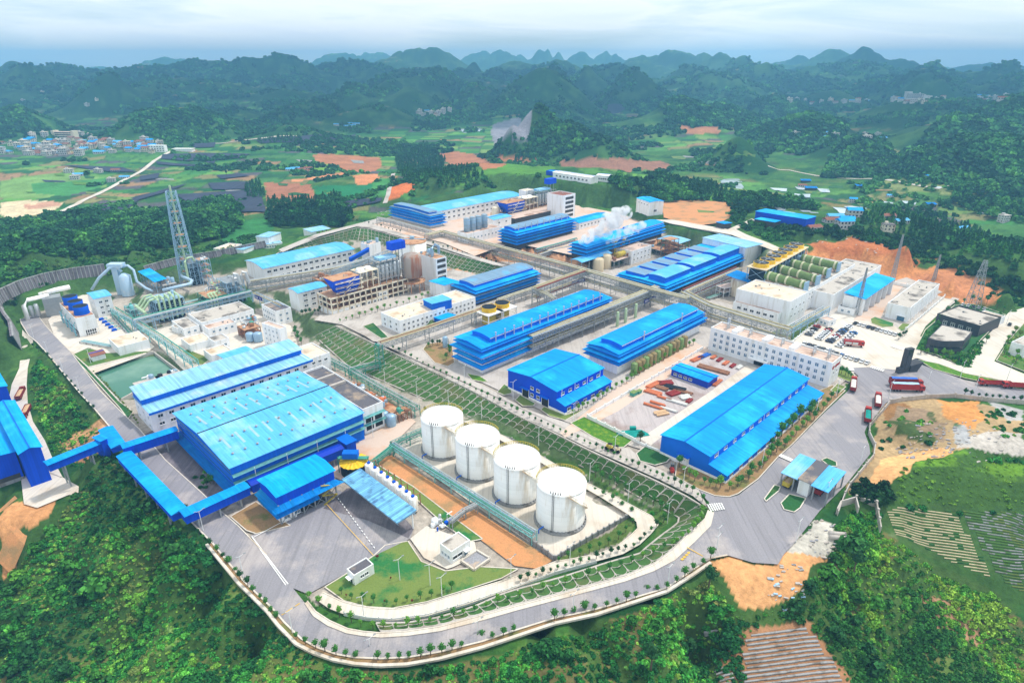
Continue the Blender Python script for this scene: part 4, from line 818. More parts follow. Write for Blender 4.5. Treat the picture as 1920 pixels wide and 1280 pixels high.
# walls
def wall(name,label,pts,z,h=1.6,w=.35,m='concrete_grey',cat='wall',posts=0,pm=None,zs=None):
    W3=[Vector((*P(px,py,zz),zz)) for (px,py),zz in zip(pts,zs or [z]*len(pts))]
    r=empty(name,W3[0],0,label,cat); q=MB(); o=W3[0]
    for a,b in zip(W3,W3[1:]): q.bar(a-o+Vector((0,0,h/2-.2)),b-o+Vector((0,0,h/2-.2)),w,0,h+.4)
    q.build('panel',[m],r)
    if posts:
        pl=[]
        for a,b in zip(W3,W3[1:]):
            n=max(1,int((b-a).length/posts))
            for k in range(n): pl.append(a.lerp(b,k/n)-o)
        mep=None
        for k,p in enumerate(pl[:100]):
            if mep is None: t=MB(); t.bar((0,0,-.2),(0,0,h+.5),w*1.8); mep=t.mesh('post',[pm or m])
            inst('post',mep,r,p)
    return r
wall('bund_wall','long grey concrete bund wall below the tanks along the orange soil strip',[(735,836),(900,945),(1038,1049)],0,1.8,posts=2.6)
wall('bund_wall','short grey concrete bund wall on the right end of the tank yard',[(1040,1049),(1110,1008),(1183,967)],0,1.5,posts=2.6)
wall('bund_wall','low grey bund wall behind the tanks at the foot of the green slope',[(1183,963),(1090,903),(960,826),(870,795)],.3,1.2,posts=6)
wall('yard_wall','white walled fence with piers along the left side of the storage yard',[(1101,784),(1260,690),(1318,655)],8,1.8,.3,'white_clean','fence',6,'white_clean')
wall('yard_wall','white wall with piers across the front of the storage yard',[(1101,784),(1188,827)],8,1.8,.3,'white_clean','fence',5,'white_clean')
wall('yard_wall','short white wall with gate piers by the blue warehouse corner',[(1190,828),(1211,838),(1240,849)],8,1.2,.3,'white_clean','fence',4,'white_clean')
wall('road_wall','pale boundary wall bending along the outer edge of the wide right road',[(1925,757),(1840,750),(1790,744),(1735,746),(1690,751),(1668,756),(1630,801),(1629,815),(1640,838),(1637,858),(1592,912),(1583,930),(1570,965)],8,1.8,.3,'concrete','wall',8)
wall('road_wall','stepped pale wall on the grass bank below the gate canopy',[(1568,962),(1575,948),(1603,940),(1608,960)],8,2.2,.4,'concrete','wall',0)
wall('road_wall','zigzag pale garden wall between green bank and striped vegetable plot',[(1604,938),(1642,948),(1650,996)],6,2,.4,'concrete','wall',4)
wall('road_wall','white wall beside the long white hall and the office road',[(1697,620),(1720,602),(1766,562),(1775,553)],8,1.8,.3,'white_clean','wall',6)
wall('road_wall','white wall on the far edge of the machine yard under the orange cut slope',[(1672,533),(1700,539),(1772,555)],8,2.2,.3,'white_clean','wall',6)
wall('road_wall','white balustrade wall between hedge and car park',[(1484,643),(1510,622),(1538,603)],8,1.2,.3,'white_clean','wall',4)
wall('low_wall','weathered garden wall winding through the bushes at the bottom right',[(1320,1190),(1400,1175),(1460,1165),(1497,1145)],-2,1.2,.5,'concrete_grey','wall',0,zs=[-6,-3,-1,1])
wall('low_wall','mossy low wall running down through the dark bushes above the striped field',[(1240,1190),(1290,1160),(1310,1152)],-4,1.0,.5,'concrete_grey','wall',0,zs=[-10,-7,-5])
# curved ribbed retaining walls at the far left
CW_=Vector((*P(230,640,0),0))
def ribwall(name,label,pts,z0,z1,step=2.2):
    A=[Vector((*P(px,py,z0),z0)) for px,py in pts]
    q=MB(); L=[0]; r=empty(name,A[0],0,label,'retaining wall')
    o=A[0]
    for a,b in zip(A,A[1:]):
        d=(b-a).normalized(); n=Vector((-d.y,d.x,0)); 
        if n.dot(CW_-a)>0: n=-n
        t=n*1.5; up=Vector((0,0,z1-z0)); q.add([a-o,b-o,b-o+up+t,a-o+up+t,b-o+up+t*2,a-o+up+t*2],[(0,1,2,3),(3,2,4,5)],0)
    q.build('facing',['wall_dark'],r)
    q=MB()
    for a,b in zip(A,A[1:]):
        d=(b-a).normalized(); n=Vector((-d.y,d.x,0)); 
        if n.dot(CW_-a)>0: n=-n
        k=max(1,int((b-a).length/step))
        for j in range(k): p=a.lerp(b,j/k)-o; q.bar(p-n*.1,p+Vector((0,0,z1-z0))+n*1.4,.5)
        up=Vector((0,0,z1-z0)); q.bar(a-o+up+n*1.6,b-o+up+n*1.6,.9,0,.5)
        for j in range(0,k,2): p=a.lerp(b,j/k); CTL.extend([(p.x+n.x*6,p.y+n.y*6,z1-1.2),(p.x+n.x*11,p.y+n.y*11,z1-.6),(p.x+n.x*.5,p.y+n.y*.5,z0-.6),(p.x-n.x*4,p.y-n.y*4,z0-.6)])
    q.build('buttress',['concrete_grey'],r)
ribwall('retaining_wall','lower tier of the curved ribbed grey retaining wall around the left road end',[(40,655),(34,625),(24,612),(14,596),(16,575),(40,560),(75,548),(110,540),(155,530),(215,524)],0,9)
ribwall('retaining_wall','upper tier of the curved ribbed grey retaining wall under the left forest',[(-20,612),(-8,580),(10,565),(45,548),(90,534),(140,524),(200,516)],9,17)
ribwall('retaining_wall','ribbed grey retaining wall along the road behind the lattice chimney',[(275,512),(310,502),(350,492),(400,484),(440,476),(500,463)],8,13,3)
# pond
W4=[Vector((*P(px,py,0),0)) for px,py in [(165,690),(289,660),(337,696),(270,724),(223,750)]]
q=MB(); q.add([(v.x,v.y,-1.6) for v in W4],[tuple(range(5))[::-1]]); me=q.mesh('pond_water',['water_green']); o=bpy.data.objects.new('pond_water',me); COL.objects.link(o); struct(o)
r=empty('pond_basin',W4[0],0,'concrete lined edge walls around the square green pond','basin wall'); q=MB()
for a,b in zip(W4,W4[1:]+W4[:1]): q.bar(a-W4[0]+Vector((0,0,-1.2)),b-W4[0]+Vector((0,0,-1.2)),.6,0,2.8)
q.build('panel',['concrete'],r)
PONDP=[(v.x,v.y) for v in W4]; CTL[:]=[c for c in CTL if not inpoly(np.array([c[0]]),np.array([c[1]]),PONDP)[0]]
for u in np.linspace(.1,.9,9):
    for v_ in np.linspace(.1,.9,9): p=W4[0].lerp(W4[1],u).lerp(W4[4].lerp(W4[2],u),v_); CTL.append((p.x,p.y,-3.5))
# settling pit
W5=[Vector((*P(px,py,0),.3)) for px,py in [(865,1053),(889,1070),(919,1049),(894,1034)]]; r=empty('settling_pit',W5[0],0,'open square concrete pit with rubble floor on the front lawn','pit')
q=MB(); o=W5[0]
for a,b in zip(W5,W5[1:]+W5[:1]): q.bar(a-o+Vector((0,0,.2)),b-o+Vector((0,0,.2)),.6,0,.9)
q.build('rim',['concrete_light'],r); q=MB(); q.add([v-o+Vector((0,0,.1)) for v in W5],[(0,1,2,3)]); q.build('floor',['rock'],r)
# ---- pipe racks ----
def rack(label,pts,zt,z0,w=4,d=2.4,step=12,steel='steel_grey',pipes=('pipe_tan','pipe_silver','pipe_tan','pipe_silver'),name='pipe_bridge',decks=1,pr=.3,zts=None,deep=True):
    Z=zts or [zt]*len(pts); V3=[Vector((*P(px,py,z),z)) for (px,py),z in zip(pts,Z)]
    o=Vector((V3[0].x,V3[0].y,z0)); r=empty(name,o,0,label,'pipe bridge')
    for a,b in zip(V3,V3[1:]):
        a=a-o; b=b-o; L=(b-a).length; dr=(b-a)/L; n=Vector((-dr.y,dr.x,0)).normalized()
        for dk in range(decks):
            off=Vector((0,0,-dk*(d+1.6))); q=MB(); k=max(2,int(L/3))
            for s in (-1,1):
                e=n*s*w/2; q.bar(a+e+off,b+e+off,.26); q.bar(a+e+off-Vector((0,0,d)),b+e+off-Vector((0,0,d)),.26)
                for j in range(k):
                    p=a.lerp(b,j/k)+e+off; p2=a.lerp(b,(j+1)/k)+e+off; D=Vector((0,0,-d))
                    if j%2: q.bar(p,p2+D,.15)
                    else: q.bar(p+D,p2,.15)
                    q.bar(p,p+D,.15)
            for j in range(k+1): p=a.lerp(b,j/k)+off-Vector((0,0,d)); q.bar(p-n*w/2,p+n*w/2,.16)
            q.build('truss',[steel],r)
            for t in range(len(pipes)):
                x=-w/2+w*(t+.5)/len(pipes); rr_=pr*(1.0 if t%2==0 else .7); zz=(.12+rr_) if dk==0 else -d+.2+rr_
                q=MB(); q.tube([a+n*x+off+Vector((0,0,zz)),b+n*x+off+Vector((0,0,zz))],rr_,6); q.build('pipe',[pipes[t]],r)
            q=MB()
            for t in range(3): x=-w/2+w*(t+.5)/3; q.bar(a+n*x+off-Vector((0,0,d-.3)),b+n*x+off-Vector((0,0,d-.3)),.28)
            q.build('cable_tray',['pipe_silver' if dk==0 else 'pipe_red'],r)
        npost=max(1,round(L/step))
        for j in range(npost+1):
            p=a.lerp(b,j/npost); zg=-1.0; q=MB(); top=p.z+.2
            for s in (-1,1): e=n*s*(w/2); q.bar(Vector((p.x+e.x,p.y+e.y,zg)),Vector((p.x+e.x,p.y+e.y,top)),.34)
            z=2.5
            while z<top-d-1: q.bar(Vector((p.x-n.x*w/2,p.y-n.y*w/2,z)),Vector((p.x+n.x*w/2,p.y+n.y*w/2,z)),.18); z+=3.5
            q.build('post',[steel],r)
    return r
rack('main double deck pipe bridge crossing the site from back left to centre right',[(800,441),(829,434),(1092,505),(1216,541),(1290,560)],20,8,6,2.6,14,decks=2,pr=.55)
rack('pipe bridge running right from the centre past the office block toward the kiln hall',[(1282,548),(1330,573),(1462,613),(1482,618)],18,8,6,2.4,14,decks=2,pr=.55,pipes=('pipe_tan','pipe_silver','pipe_tan'))
rack('pipe bridge along the white kiln hall wall with blue zigzag bracing',[(1470,620),(1510,597),(1550,575)],15,8,4,2.6,9,'steel_blue',('pipe_tan','pipe_silver','pipe_silver'))
rack('pipe bridge with navy sign above the white shed south of the main bridge',[(1098,507),(1050,524),(1003,541)],20,8,5,2.4,13,decks=2,pr=.5,pipes=('pipe_tan','pipe_tan','pipe_red'))
rack('short pipe bridge stepping down behind the longest blue tiered workshop',[(1003,541),(1030,553),(1040,560)],18,8,4,2.2,9)
rack('long pipe bridge hugging the front of the longest blue tiered workshop',[(1232,538),(1110,588),(994,631)],19,8,4.5,2.4,10,decks=2,pr=.5)
rack('pipe bridge rising from the centre crossing to the yellow fan structure at upper right',[(1284,546),(1330,526),(1385,503)],18,8,5,2.4,13,decks=2,pr=.5,pipes=('pipe_tan','pipe_silver','pipe_red'))
rack('pipe bridge from the embankment gantry to the yellow cooling cells',[(712,643),(800,615),(888,585),(925,570)],16,8,4,2.6,14,'steel_grey',('pipe_tan','pipe_red','pipe_tan'),pr=.4)
rack('low pipe bridge between yellow cooling cells and the weathered workshop',[(935,562),(960,553),(1003,539)],14,8,4,2.2,11,pr=.35)
rack('green steel pipe bridge stepping down the arched embankment',[(712,678),(682,685),(655,692)],6,0,3.2,2.4,14,'steel_green',('pipe_silver','steel_green'),pr=.25)
rack('green gantry tower of pipes standing on the embankment crest',[(706,646),(713,649)],16,3,3,7,3,'steel_green',('steel_green','pipe_silver'),pr=.5)
rack('long low green pipe bridge at the foot of the arched embankment',[(612,669),(651,688),(720,728),(782,762)],5,0,3,2,11,'steel_green',('pipe_silver','steel_green','pipe_silver'),pr=.25)
rack('green pipe bridge between pond and white laboratory houses, lower diagonal',[(212,577),(250,599),(300,630),(365,676)],7,0,3.2,2.4,12,'steel_teal',('pipe_silver','pipe_tan','steel_green'),pr=.3)
rack('long pipe bridge with pale pipes in front of the evaporator frames',[(250,600),(384,567),(470,546)],9,0,4,2.8,12,'steel_blue',('pipe_silver','pipe_silver','steel_green'),decks=1,pr=.45)
rack('pipe bridge along the front of the long cyan roofed white workshop, double trussed',[(463,528),(626,503),(700,483)],13,4,4,2.6,12,'steel_grey',('pipe_tan','pipe_silver','pipe_silver'),decks=2,pr=.4)
rack('blue truss gallery rising to the blue box above the boiler house',[(622,508),(700,480),(735,466)],24,10,3,2.6,20,'steel_blue',('pipe_silver',),zts=[16,22,27],pr=.3)
rack('short pipe bridge from evaporators down to the small white office blocks',[(476,549),(505,562),(530,574)],9,4,3.5,2,10,'steel_blue',('pipe_tan','pipe_silver'),pr=.3)
rack('pale green pipe bridge running down along the tank farm bund wall',[(735,831),(850,903),(1002,998)],4.6,0,2.6,1.6,11,'steel_teal',('steel_green','steel_blue','pipe_silver'),pr=.25)
rack('green pipe bridge behind the first white tank',[(735,830),(765,816),(792,805)],4.6,0,2.6,1.6,10,'steel_green',('steel_green','pipe_silver'),pr=.2)
rack('pipe bridge with stair crossing the orange soil strip to the pump pad',[(845,975),(870,955),(893,944)],4,0,1.6,1,12,'steel_grey',('pipe_silver','pipe_silver'),pr=.2)
rack('grey pipe bridge along the far left end of the back terrace',[(709,408),(735,413),(812,434)],21,16,4,2.2,9,'steel_grey',('pipe_silver','pipe_tan'),pr=.4)
rack('pipe bridge between the back tiered workshop and the steaming house',[(1005,468),(1050,456),(1080,447)],18,12,3,1.8,10,'steel_grey',('steel_green','pipe_silver'),pr=.4)
rack('pipe bridge crossing in front of the steaming house towards the beige vats',[(1010,478),(1042,467),(1068,462)],16,9,3,2,10,'steel_grey',('pipe_silver','pipe_tan'),pr=.4)
rack('pipe bridge leaving the thickener toward the green tank pipes',[(690,872),(705,860),(733,838)],4.5,0,2,1.2,9,'steel_green',('steel_green','steel_green'),pr=.3)
rack('thin pipe bridge linking the office block roof with the main pipe run',[(1285,560),(1300,575),(1322,590)],15,8,3,2,9,'steel_grey',('pipe_tan','pipe_silver'),pr=.4)
# navy sign boards hung on bridges
def sign(label,p1,p2,z):
    a=Vector((*P(*p1,z),z)); b=Vector((*P(*p2,z),z)); d=b-a; L=d.length; r=empty('sign_board',a,math.atan2(d.y,d.x),label,'sign')
    q=MB(); q.box(0,-.15,-1.2,L,.15,1.2,0); q.build('panel',['navy'],r); q=MB(); rs=random.Random(int(L*10)); n=max(4,int(L/1.3))
    for i in range(n):
        x=.5+i*(L-.9)/n
        if i==n//2: continue
        for zz in (-.55,0,.55): q.box(x,-.2,zz-.06,x+.7,-.155,zz+.08,0)
        q.box(x+.3,-.2,-.7,x+.42,-.155,.7,0)
        if rs.random()<.6: q.box(x,-.2,-.6,x+.12,-.155,.6,0)
    q.build('lettering',['trim_white'],r)
sign('navy board with white characters on the pipe bridge above the white shed',(1072,531),(1096,524),15)
sign('navy board with white characters on the pipe bridge near the site centre',(1208,566),(1229,557),14)
sign('small navy board on the pipe bridge end beside the second tiered workshop',(1314,592),(1323,585),14)
sign('narrow navy board on the pipe bridge left of the small white blocks',(478,556),(491,561),9)
# ---- generic frames / vessels ----
def frame(name,label,A,B,C,z0,h,lev,nx,ny,steel='steel_blue',floor='rust_floor',cat='plant frame',fill=None,snap=True,brace=True,bw=.35):
    r,LX,LY=place(label,name,cat,A,B,C,z0,h,None,snap)
    q=MB()
    for x in np.linspace(0,LX,nx+1):
        for y in np.linspace(0,LY,ny+1): q.bar((x,y,-1),(x,y,h),bw)
    for k in range(lev):
        z=h*(k+1)/lev; z_=h*k/lev
        for y in (0,LY): q.bar((0,y,z),(LX,y,z),bw*.8)
        for x in (0,LX): q.bar((x,0,z),(x,LY,z),bw*.8)
        if brace:
            for i,(x0,x1) in enumerate(zip(np.linspace(0,LX,nx+1),np.linspace(0,LX,nx+1)[1:])): q.bar((x0,0,z_ if (i+k)%2 else z),(x1,0,z if (i+k)%2 else z_),bw*.45)
            for i,(y0,y1) in enumerate(zip(np.linspace(0,LY,ny+1),np.linspace(0,LY,ny+1)[1:])): q.bar((0,y0,z_ if (i+k)%2 else z),(0,y1,z if (i+k)%2 else z_),bw*.45)
        # hand rail
        q.bar((0,0,z+1.1),(LX,0,z+1.1),.09); q.bar((0,0,z+1.1),(0,LY,z+1.1),.09)
    q.build('steel_frame',[steel],r)
    for k in range(lev):
        z=h*(k+1)/lev; f=MB(); f.box(.2,.2,z-.1,LX-.2,LY-.2,z+.05,0); f.build('floor',[floor],r)
    if fill:
        q=MB(); q.box(.6,.6,-.5,LX-.6,LY-.6,h*fill[1],0); q.build('infill',[fill[0]],r)
    return r,LX,LY
def vessel(root,x,y,z0,h,rad,m,cone=0,top='dome',name='vessel',n=16):
    q=MB(); pr=[]
    if cone: pr+=[(rad*.2,z0),(rad,z0+cone)]
    else: pr+=[(rad,z0)]
    pr+=[(rad,z0+h)]+([(rad*.7,z0+h+rad*.25),(0,z0+h+rad*.35)] if top=='dome' else [(rad*.3,z0+h+rad*.5),(0,z0+h+rad*.5)] if top=='cone' else [(rad*.98,z0+h),(0,z0+h+.02)])
    q.lathe(x,y,pr,n); return q.build(name,[m],root,True)
def clutter(root,LX,LY,z,n,seed,mats,hmax=3,z2=None):
    rs=random.Random(seed)
    for k in range(n):
        x,y=rs.uniform(.1,.9)*LX,rs.uniform(.1,.9)*LY; c=rs.random(); hh=rs.uniform(.8,hmax); m=rs.choice(mats)
        if c<.45: vessel(root,x,y,z,hh,rs.uniform(.5,1.4),m,name='vessel',n=10)
        elif c<.7: q=MB(); a=rs.uniform(2,5); q.tube([(x,y,z),(x,y,z+hh),(x+a*rs.choice((-1,1,0)),y+a*rs.choice((0,1)),z+hh)],rs.uniform(.15,.35),6); q.build('pipe',[m],root)
        else: q=MB(); s=rs.uniform(.8,2.4); q.box(x-s/2,y-s/2,z,x+s/2,y+s/2,z+hh*.6); q.build('machine',[m],root)
# lattice chimney tower
b=at(356,530,3); r=empty('lattice_chimney',(b.x,b.y,3),R(20),'tall tapering pale blue lattice tower around a thin chimney pipe','chimney tower'); cctl(b.x,b.y,8,3)
def lattice(r,H,w0,w1,lev,steel,bw=.3,mid=True):
    q=MB(); ws=[w0+(w1-w0)*k/lev for k in range(lev+1)]; zs=[H*(1-(1-k/lev)**1.12) for k in range(lev+1)]
    cor=lambda w,z:[Vector((-w/2,-w/2,z)),Vector((w/2,-w/2,z)),Vector((w/2,w/2,z)),Vector((-w/2,w/2,z))]
    for k in range(lev):
        a=cor(ws[k],zs[k]); c=cor(ws[k+1],zs[k+1])
        for i in range(4):
            j=(i+1)%4; q.bar(a[i],c[i],bw*1.5); q.bar(c[i],c[j],bw)
            if mid:
                m=(a[i]+a[j])/2; q.bar(m,c[i],bw*.7); q.bar(m,c[j],bw*.7); q.bar((a[i]+c[i])/2,(a[j]+c[j])/2,bw*.6); q.bar(a[i],(c[i]+c[j])/2,bw*.6); q.bar(a[j],(c[i]+c[j])/2,bw*.6)
            else: q.bar(a[i],c[j],bw*.7); q.bar(a[j],c[i],bw*.7)
    return q.build('steel_frame',[steel],r)
lattice(r,66,11,6,8,'steel_blue',.3)
q=MB(); q.tube([(0,0,0),(0,0,70)],.7,10); q.build('flue',['pipe_pale_green'],r)
for k in (1,2,3,4,5,6,7): q=MB(); w=11-5*k/8; z=66*(1-(1-k/8)**1.12); q.box(-w*.3,-w*.3,z,w*.3,w*.3,z+.15); q.build('platform',['rust_floor'],r)
def pylon(label,px,py,z,H,w,m='steel_grey',arms=True):
    b=at(px,py,z); r=empty('power_pylon',(b.x,b.y,z),R(30),label,'pylon'); lattice(r,H,w,w*.22,8,m,.16,False); CTL.append((b.x,b.y,z-.3))
    if arms:
        q=MB()
        for zz,l in ((.68,5),(.8,6.5),(.93,4)):
            for s in (-1,1): q.bar((0,0,H*zz+.8),(s*l,0,H*zz),.16); q.bar((0,0,H*zz-.6),(s*l,0,H*zz),.16)
        q.build('cross_arm',[m],r)
pylon('steel power pylon with cross arms at the foot of the orange cut slope',1822,575,10,30,7)
pylon('slim lattice mast standing behind the blue roofed machine bay',1672,528,8,34,2.4,arms=False)
pylon('thin lattice mast in front of the blue roofed machine bay',1606,590,8,30,2,arms=False)
pylon('short lattice mast by the long white hall under the cut slope',1748,535,8,22,2,arms=False)
# evaporator block left
r,LX,LY=frame('evaporator','dark evaporator block with green roof pipe loops west of the lattice chimney',(274,557),(291,569),(336,554),2,12,3,6,4,'steel_blue','steel_blue',fill=('mesh_dark',.95))
for i in range(5):
    q=MB(); x=LX*(.1+.18*i); q.tube([(x,-1,1),(x,-1,14),(x,1.2,14.6),(x,LY*.35,14.6),(x,LY*.35,12.5)],.6,8); q.build('loop_pipe',['pipe_pale_green'],r)
for i in range(3):
    q=MB(); y=LY*(.2+.3*i); q.tube([(-7,y,8),(-2,y,13.5),(2,y,14),(3,y,12.5)],.7,8); q.build('loop_pipe',['pipe_pale_green'],r)
q=MB(); q.tube([(-7,-2,8),(-7,LY,8)],.9,8); q.build('header_pipe',['pipe_pale_green'],r); clutter(r,LX,LY,12,10,4,['pipe_silver','steel_blue','pipe_pale_green'],2)
r,LX,LY=frame('evaporator','second open evaporator frame right of the lattice chimney foot',(374,548),(388,560),(440,545),2,8,2,7,3,'steel_green','rust_floor',fill=('mesh_dark',.6)); clutter(r,LX,LY,8,16,8,['pipe_silver','pipe_pale_green','steel_blue','white'],3.5)
for i in range(3):
    q=MB(); x=LX*(.08+.1*i); q.tube([(x,-2,0),(x,-2,9),(x,2,10),(x+3,4,10),(x+3,4,8)],.6,8); q.build('loop_pipe',['pipe_pale_green'],r)
r,LX,LY=frame('evaporator','stepped steel process frame with two white bent ducts near the cyan workshop',(408,522),(424,532),(455,524),3,14,4,4,3,'steel_blue','steel_grey',fill=('mesh_dark',.4)); clutter(r,LX,LY,14,6,5,['pipe_silver','white'],3)
for i in (0,1): q=MB(); x=LX*(.4+.5*i); q.tube([(x,0,12),(x,0,18),(x+1.2,0,19.5),(x+3,-1,19),(x+4,-2,12)],.9,10); q.build('duct',['pipe_silver'],r)
r,LX,LY=frame('evaporator','dark multi level steel tower with pale pipe hood beside the lattice chimney',(345,488),(353,495),(371,489),3,16,5,3,2,'steel_blue','steel_grey',fill=('mesh_dark',.8)); q=MB(); q.tube([(-2,0,0),(-2,0,18),(0,1,20),(4,2,20),(5,2,17)],.8,8); q.build('duct',['pipe_pale_green'],r)
r,LX,LY=frame('evaporator','slender orange decked steel tower right of the dark multi level tower',(367,484),(373,489),(388,484),3,18,4,2,2,'steel_blue','rust_floor'); clutter(r,LX,LY,18,4,6,['pipe_silver','white'],2)
# long pale blue duct, cyclone
r=empty('flue_duct',(*P(300,560,6),2),0,'thick pale blue duct bending past the lattice chimney foot','duct'); o=Vector((*P(300,560,6),2))
q=MB(); q.tube([Vector((*P(a,b,10),10))-o for a,b in ((305,544),(357,532),(360,526),(343,519),(340,516))],1.1,12); q.build('duct',['pipe_blue'],r,True)
b=at(239,553,0); r=empty('dust_collector',(b.x,b.y,0),0,'pale blue dust collector tower with cylinder and two thick bent ducts','dust collector'); cctl(b.x,b.y,4,0)
vessel(r,1,0,0,14,4,'pipe_blue',top='cone',n=20); q=MB(); q.box(-7,0,0,-3,3,22); q.box(-9,-1,20,1,5,22.5); q.build('casing',['pipe_blue'],r)
q=MB(); q.tube([(-20,-6,6),(-14,-4,14),(-7,-1,20),(-3,0,21),(0,0,17)],.95,12); q.build('duct',['pipe_blue'],r,True)
q=MB(); q.tube([(0,2,20),(4,2,21),(8,1,18),(9,0,10),(16,-3,6),(22,-6,5)],.85,12); q.build('duct',['pipe_blue'],r,True)
b=at(95,590,0); r=empty('dust_collector',(b.x,b.y,0),R(35),'cluster of grey bag filters and bent white ducts by the left road bend','dust collector'); cctl(b.x,b.y,8,0)
q=MB(); q.box(-2,-4,0,8,5,12); q.build('casing',['steel_grey'],r)
for i in range(3): vessel(r,-6-i*3,-2+i,0,9-i,1.3,'pipe_silver',2)
q=MB(); q.tube([(-12,-4,0),(-12,-4,10),(-9,-3,13),(2,0,13)],1.3,10); q.build('duct',['tank_white'],r,True); q=MB(); q.tube([(-3,4,13),(6,6,14),(14,8,14)],1.6,10); q.build('duct',['tank_white'],r,True)
for i in range(5):
    b=at(191+i*6,600+i*5,0); r=empty('pump_set',(b.x,b.y,0),R(45),f'{ordw(i+1)} blue pump from the top in the row beside the fan block','pump','blue pumps beside the fan block'); q=MB(); q.tube([(-1.4,0,.9),(1,0,.9)],.8,8); q.box(-1.6,-.7,0,1.4,.7,.4); q.build('body',['fan_blue'],r); q=MB(); q.tube([(1,0,.9),(3,0,.9),(3,0,0)],.3,6); q.build('pipe',['steel_teal'],r)
for i,(px,py,rr_) in enumerate([(470,640,2.3),(485,640,2.6),(455,628,2)]):
    b=at(px,py,0); r=empty('process_tank',(b.x,b.y,0),0,['left of two small pale blue tanks beside the white stair tower','right of two small pale blue tanks beside the white stair tower','small rusty brown tank behind the pale blue tanks'][i],'tank'); vessel(r,0,0,.6,4.5,rr_,'silo_blue' if i<2 else 'silo_rust'); q=MB()
    for a in range(4): q.bar((rr_*math.cos(a*1.57),rr_*math.sin(a*1.57),0),(rr_*math.cos(a*1.57),rr_*math.sin(a*1.57),1),.3)
    q.build('leg',['steel_grey'],r)
r,LX,LY=frame('pipework_platform','rusty open pipe frame above the small pale blue tanks',(445,612),(458,620),(486,611),0,6,2,3,2,'steel_rust','rust_floor'); clutter(r,LX,LY,6,7,12,['steel_rust','steel_green','pipe_silver'],2)
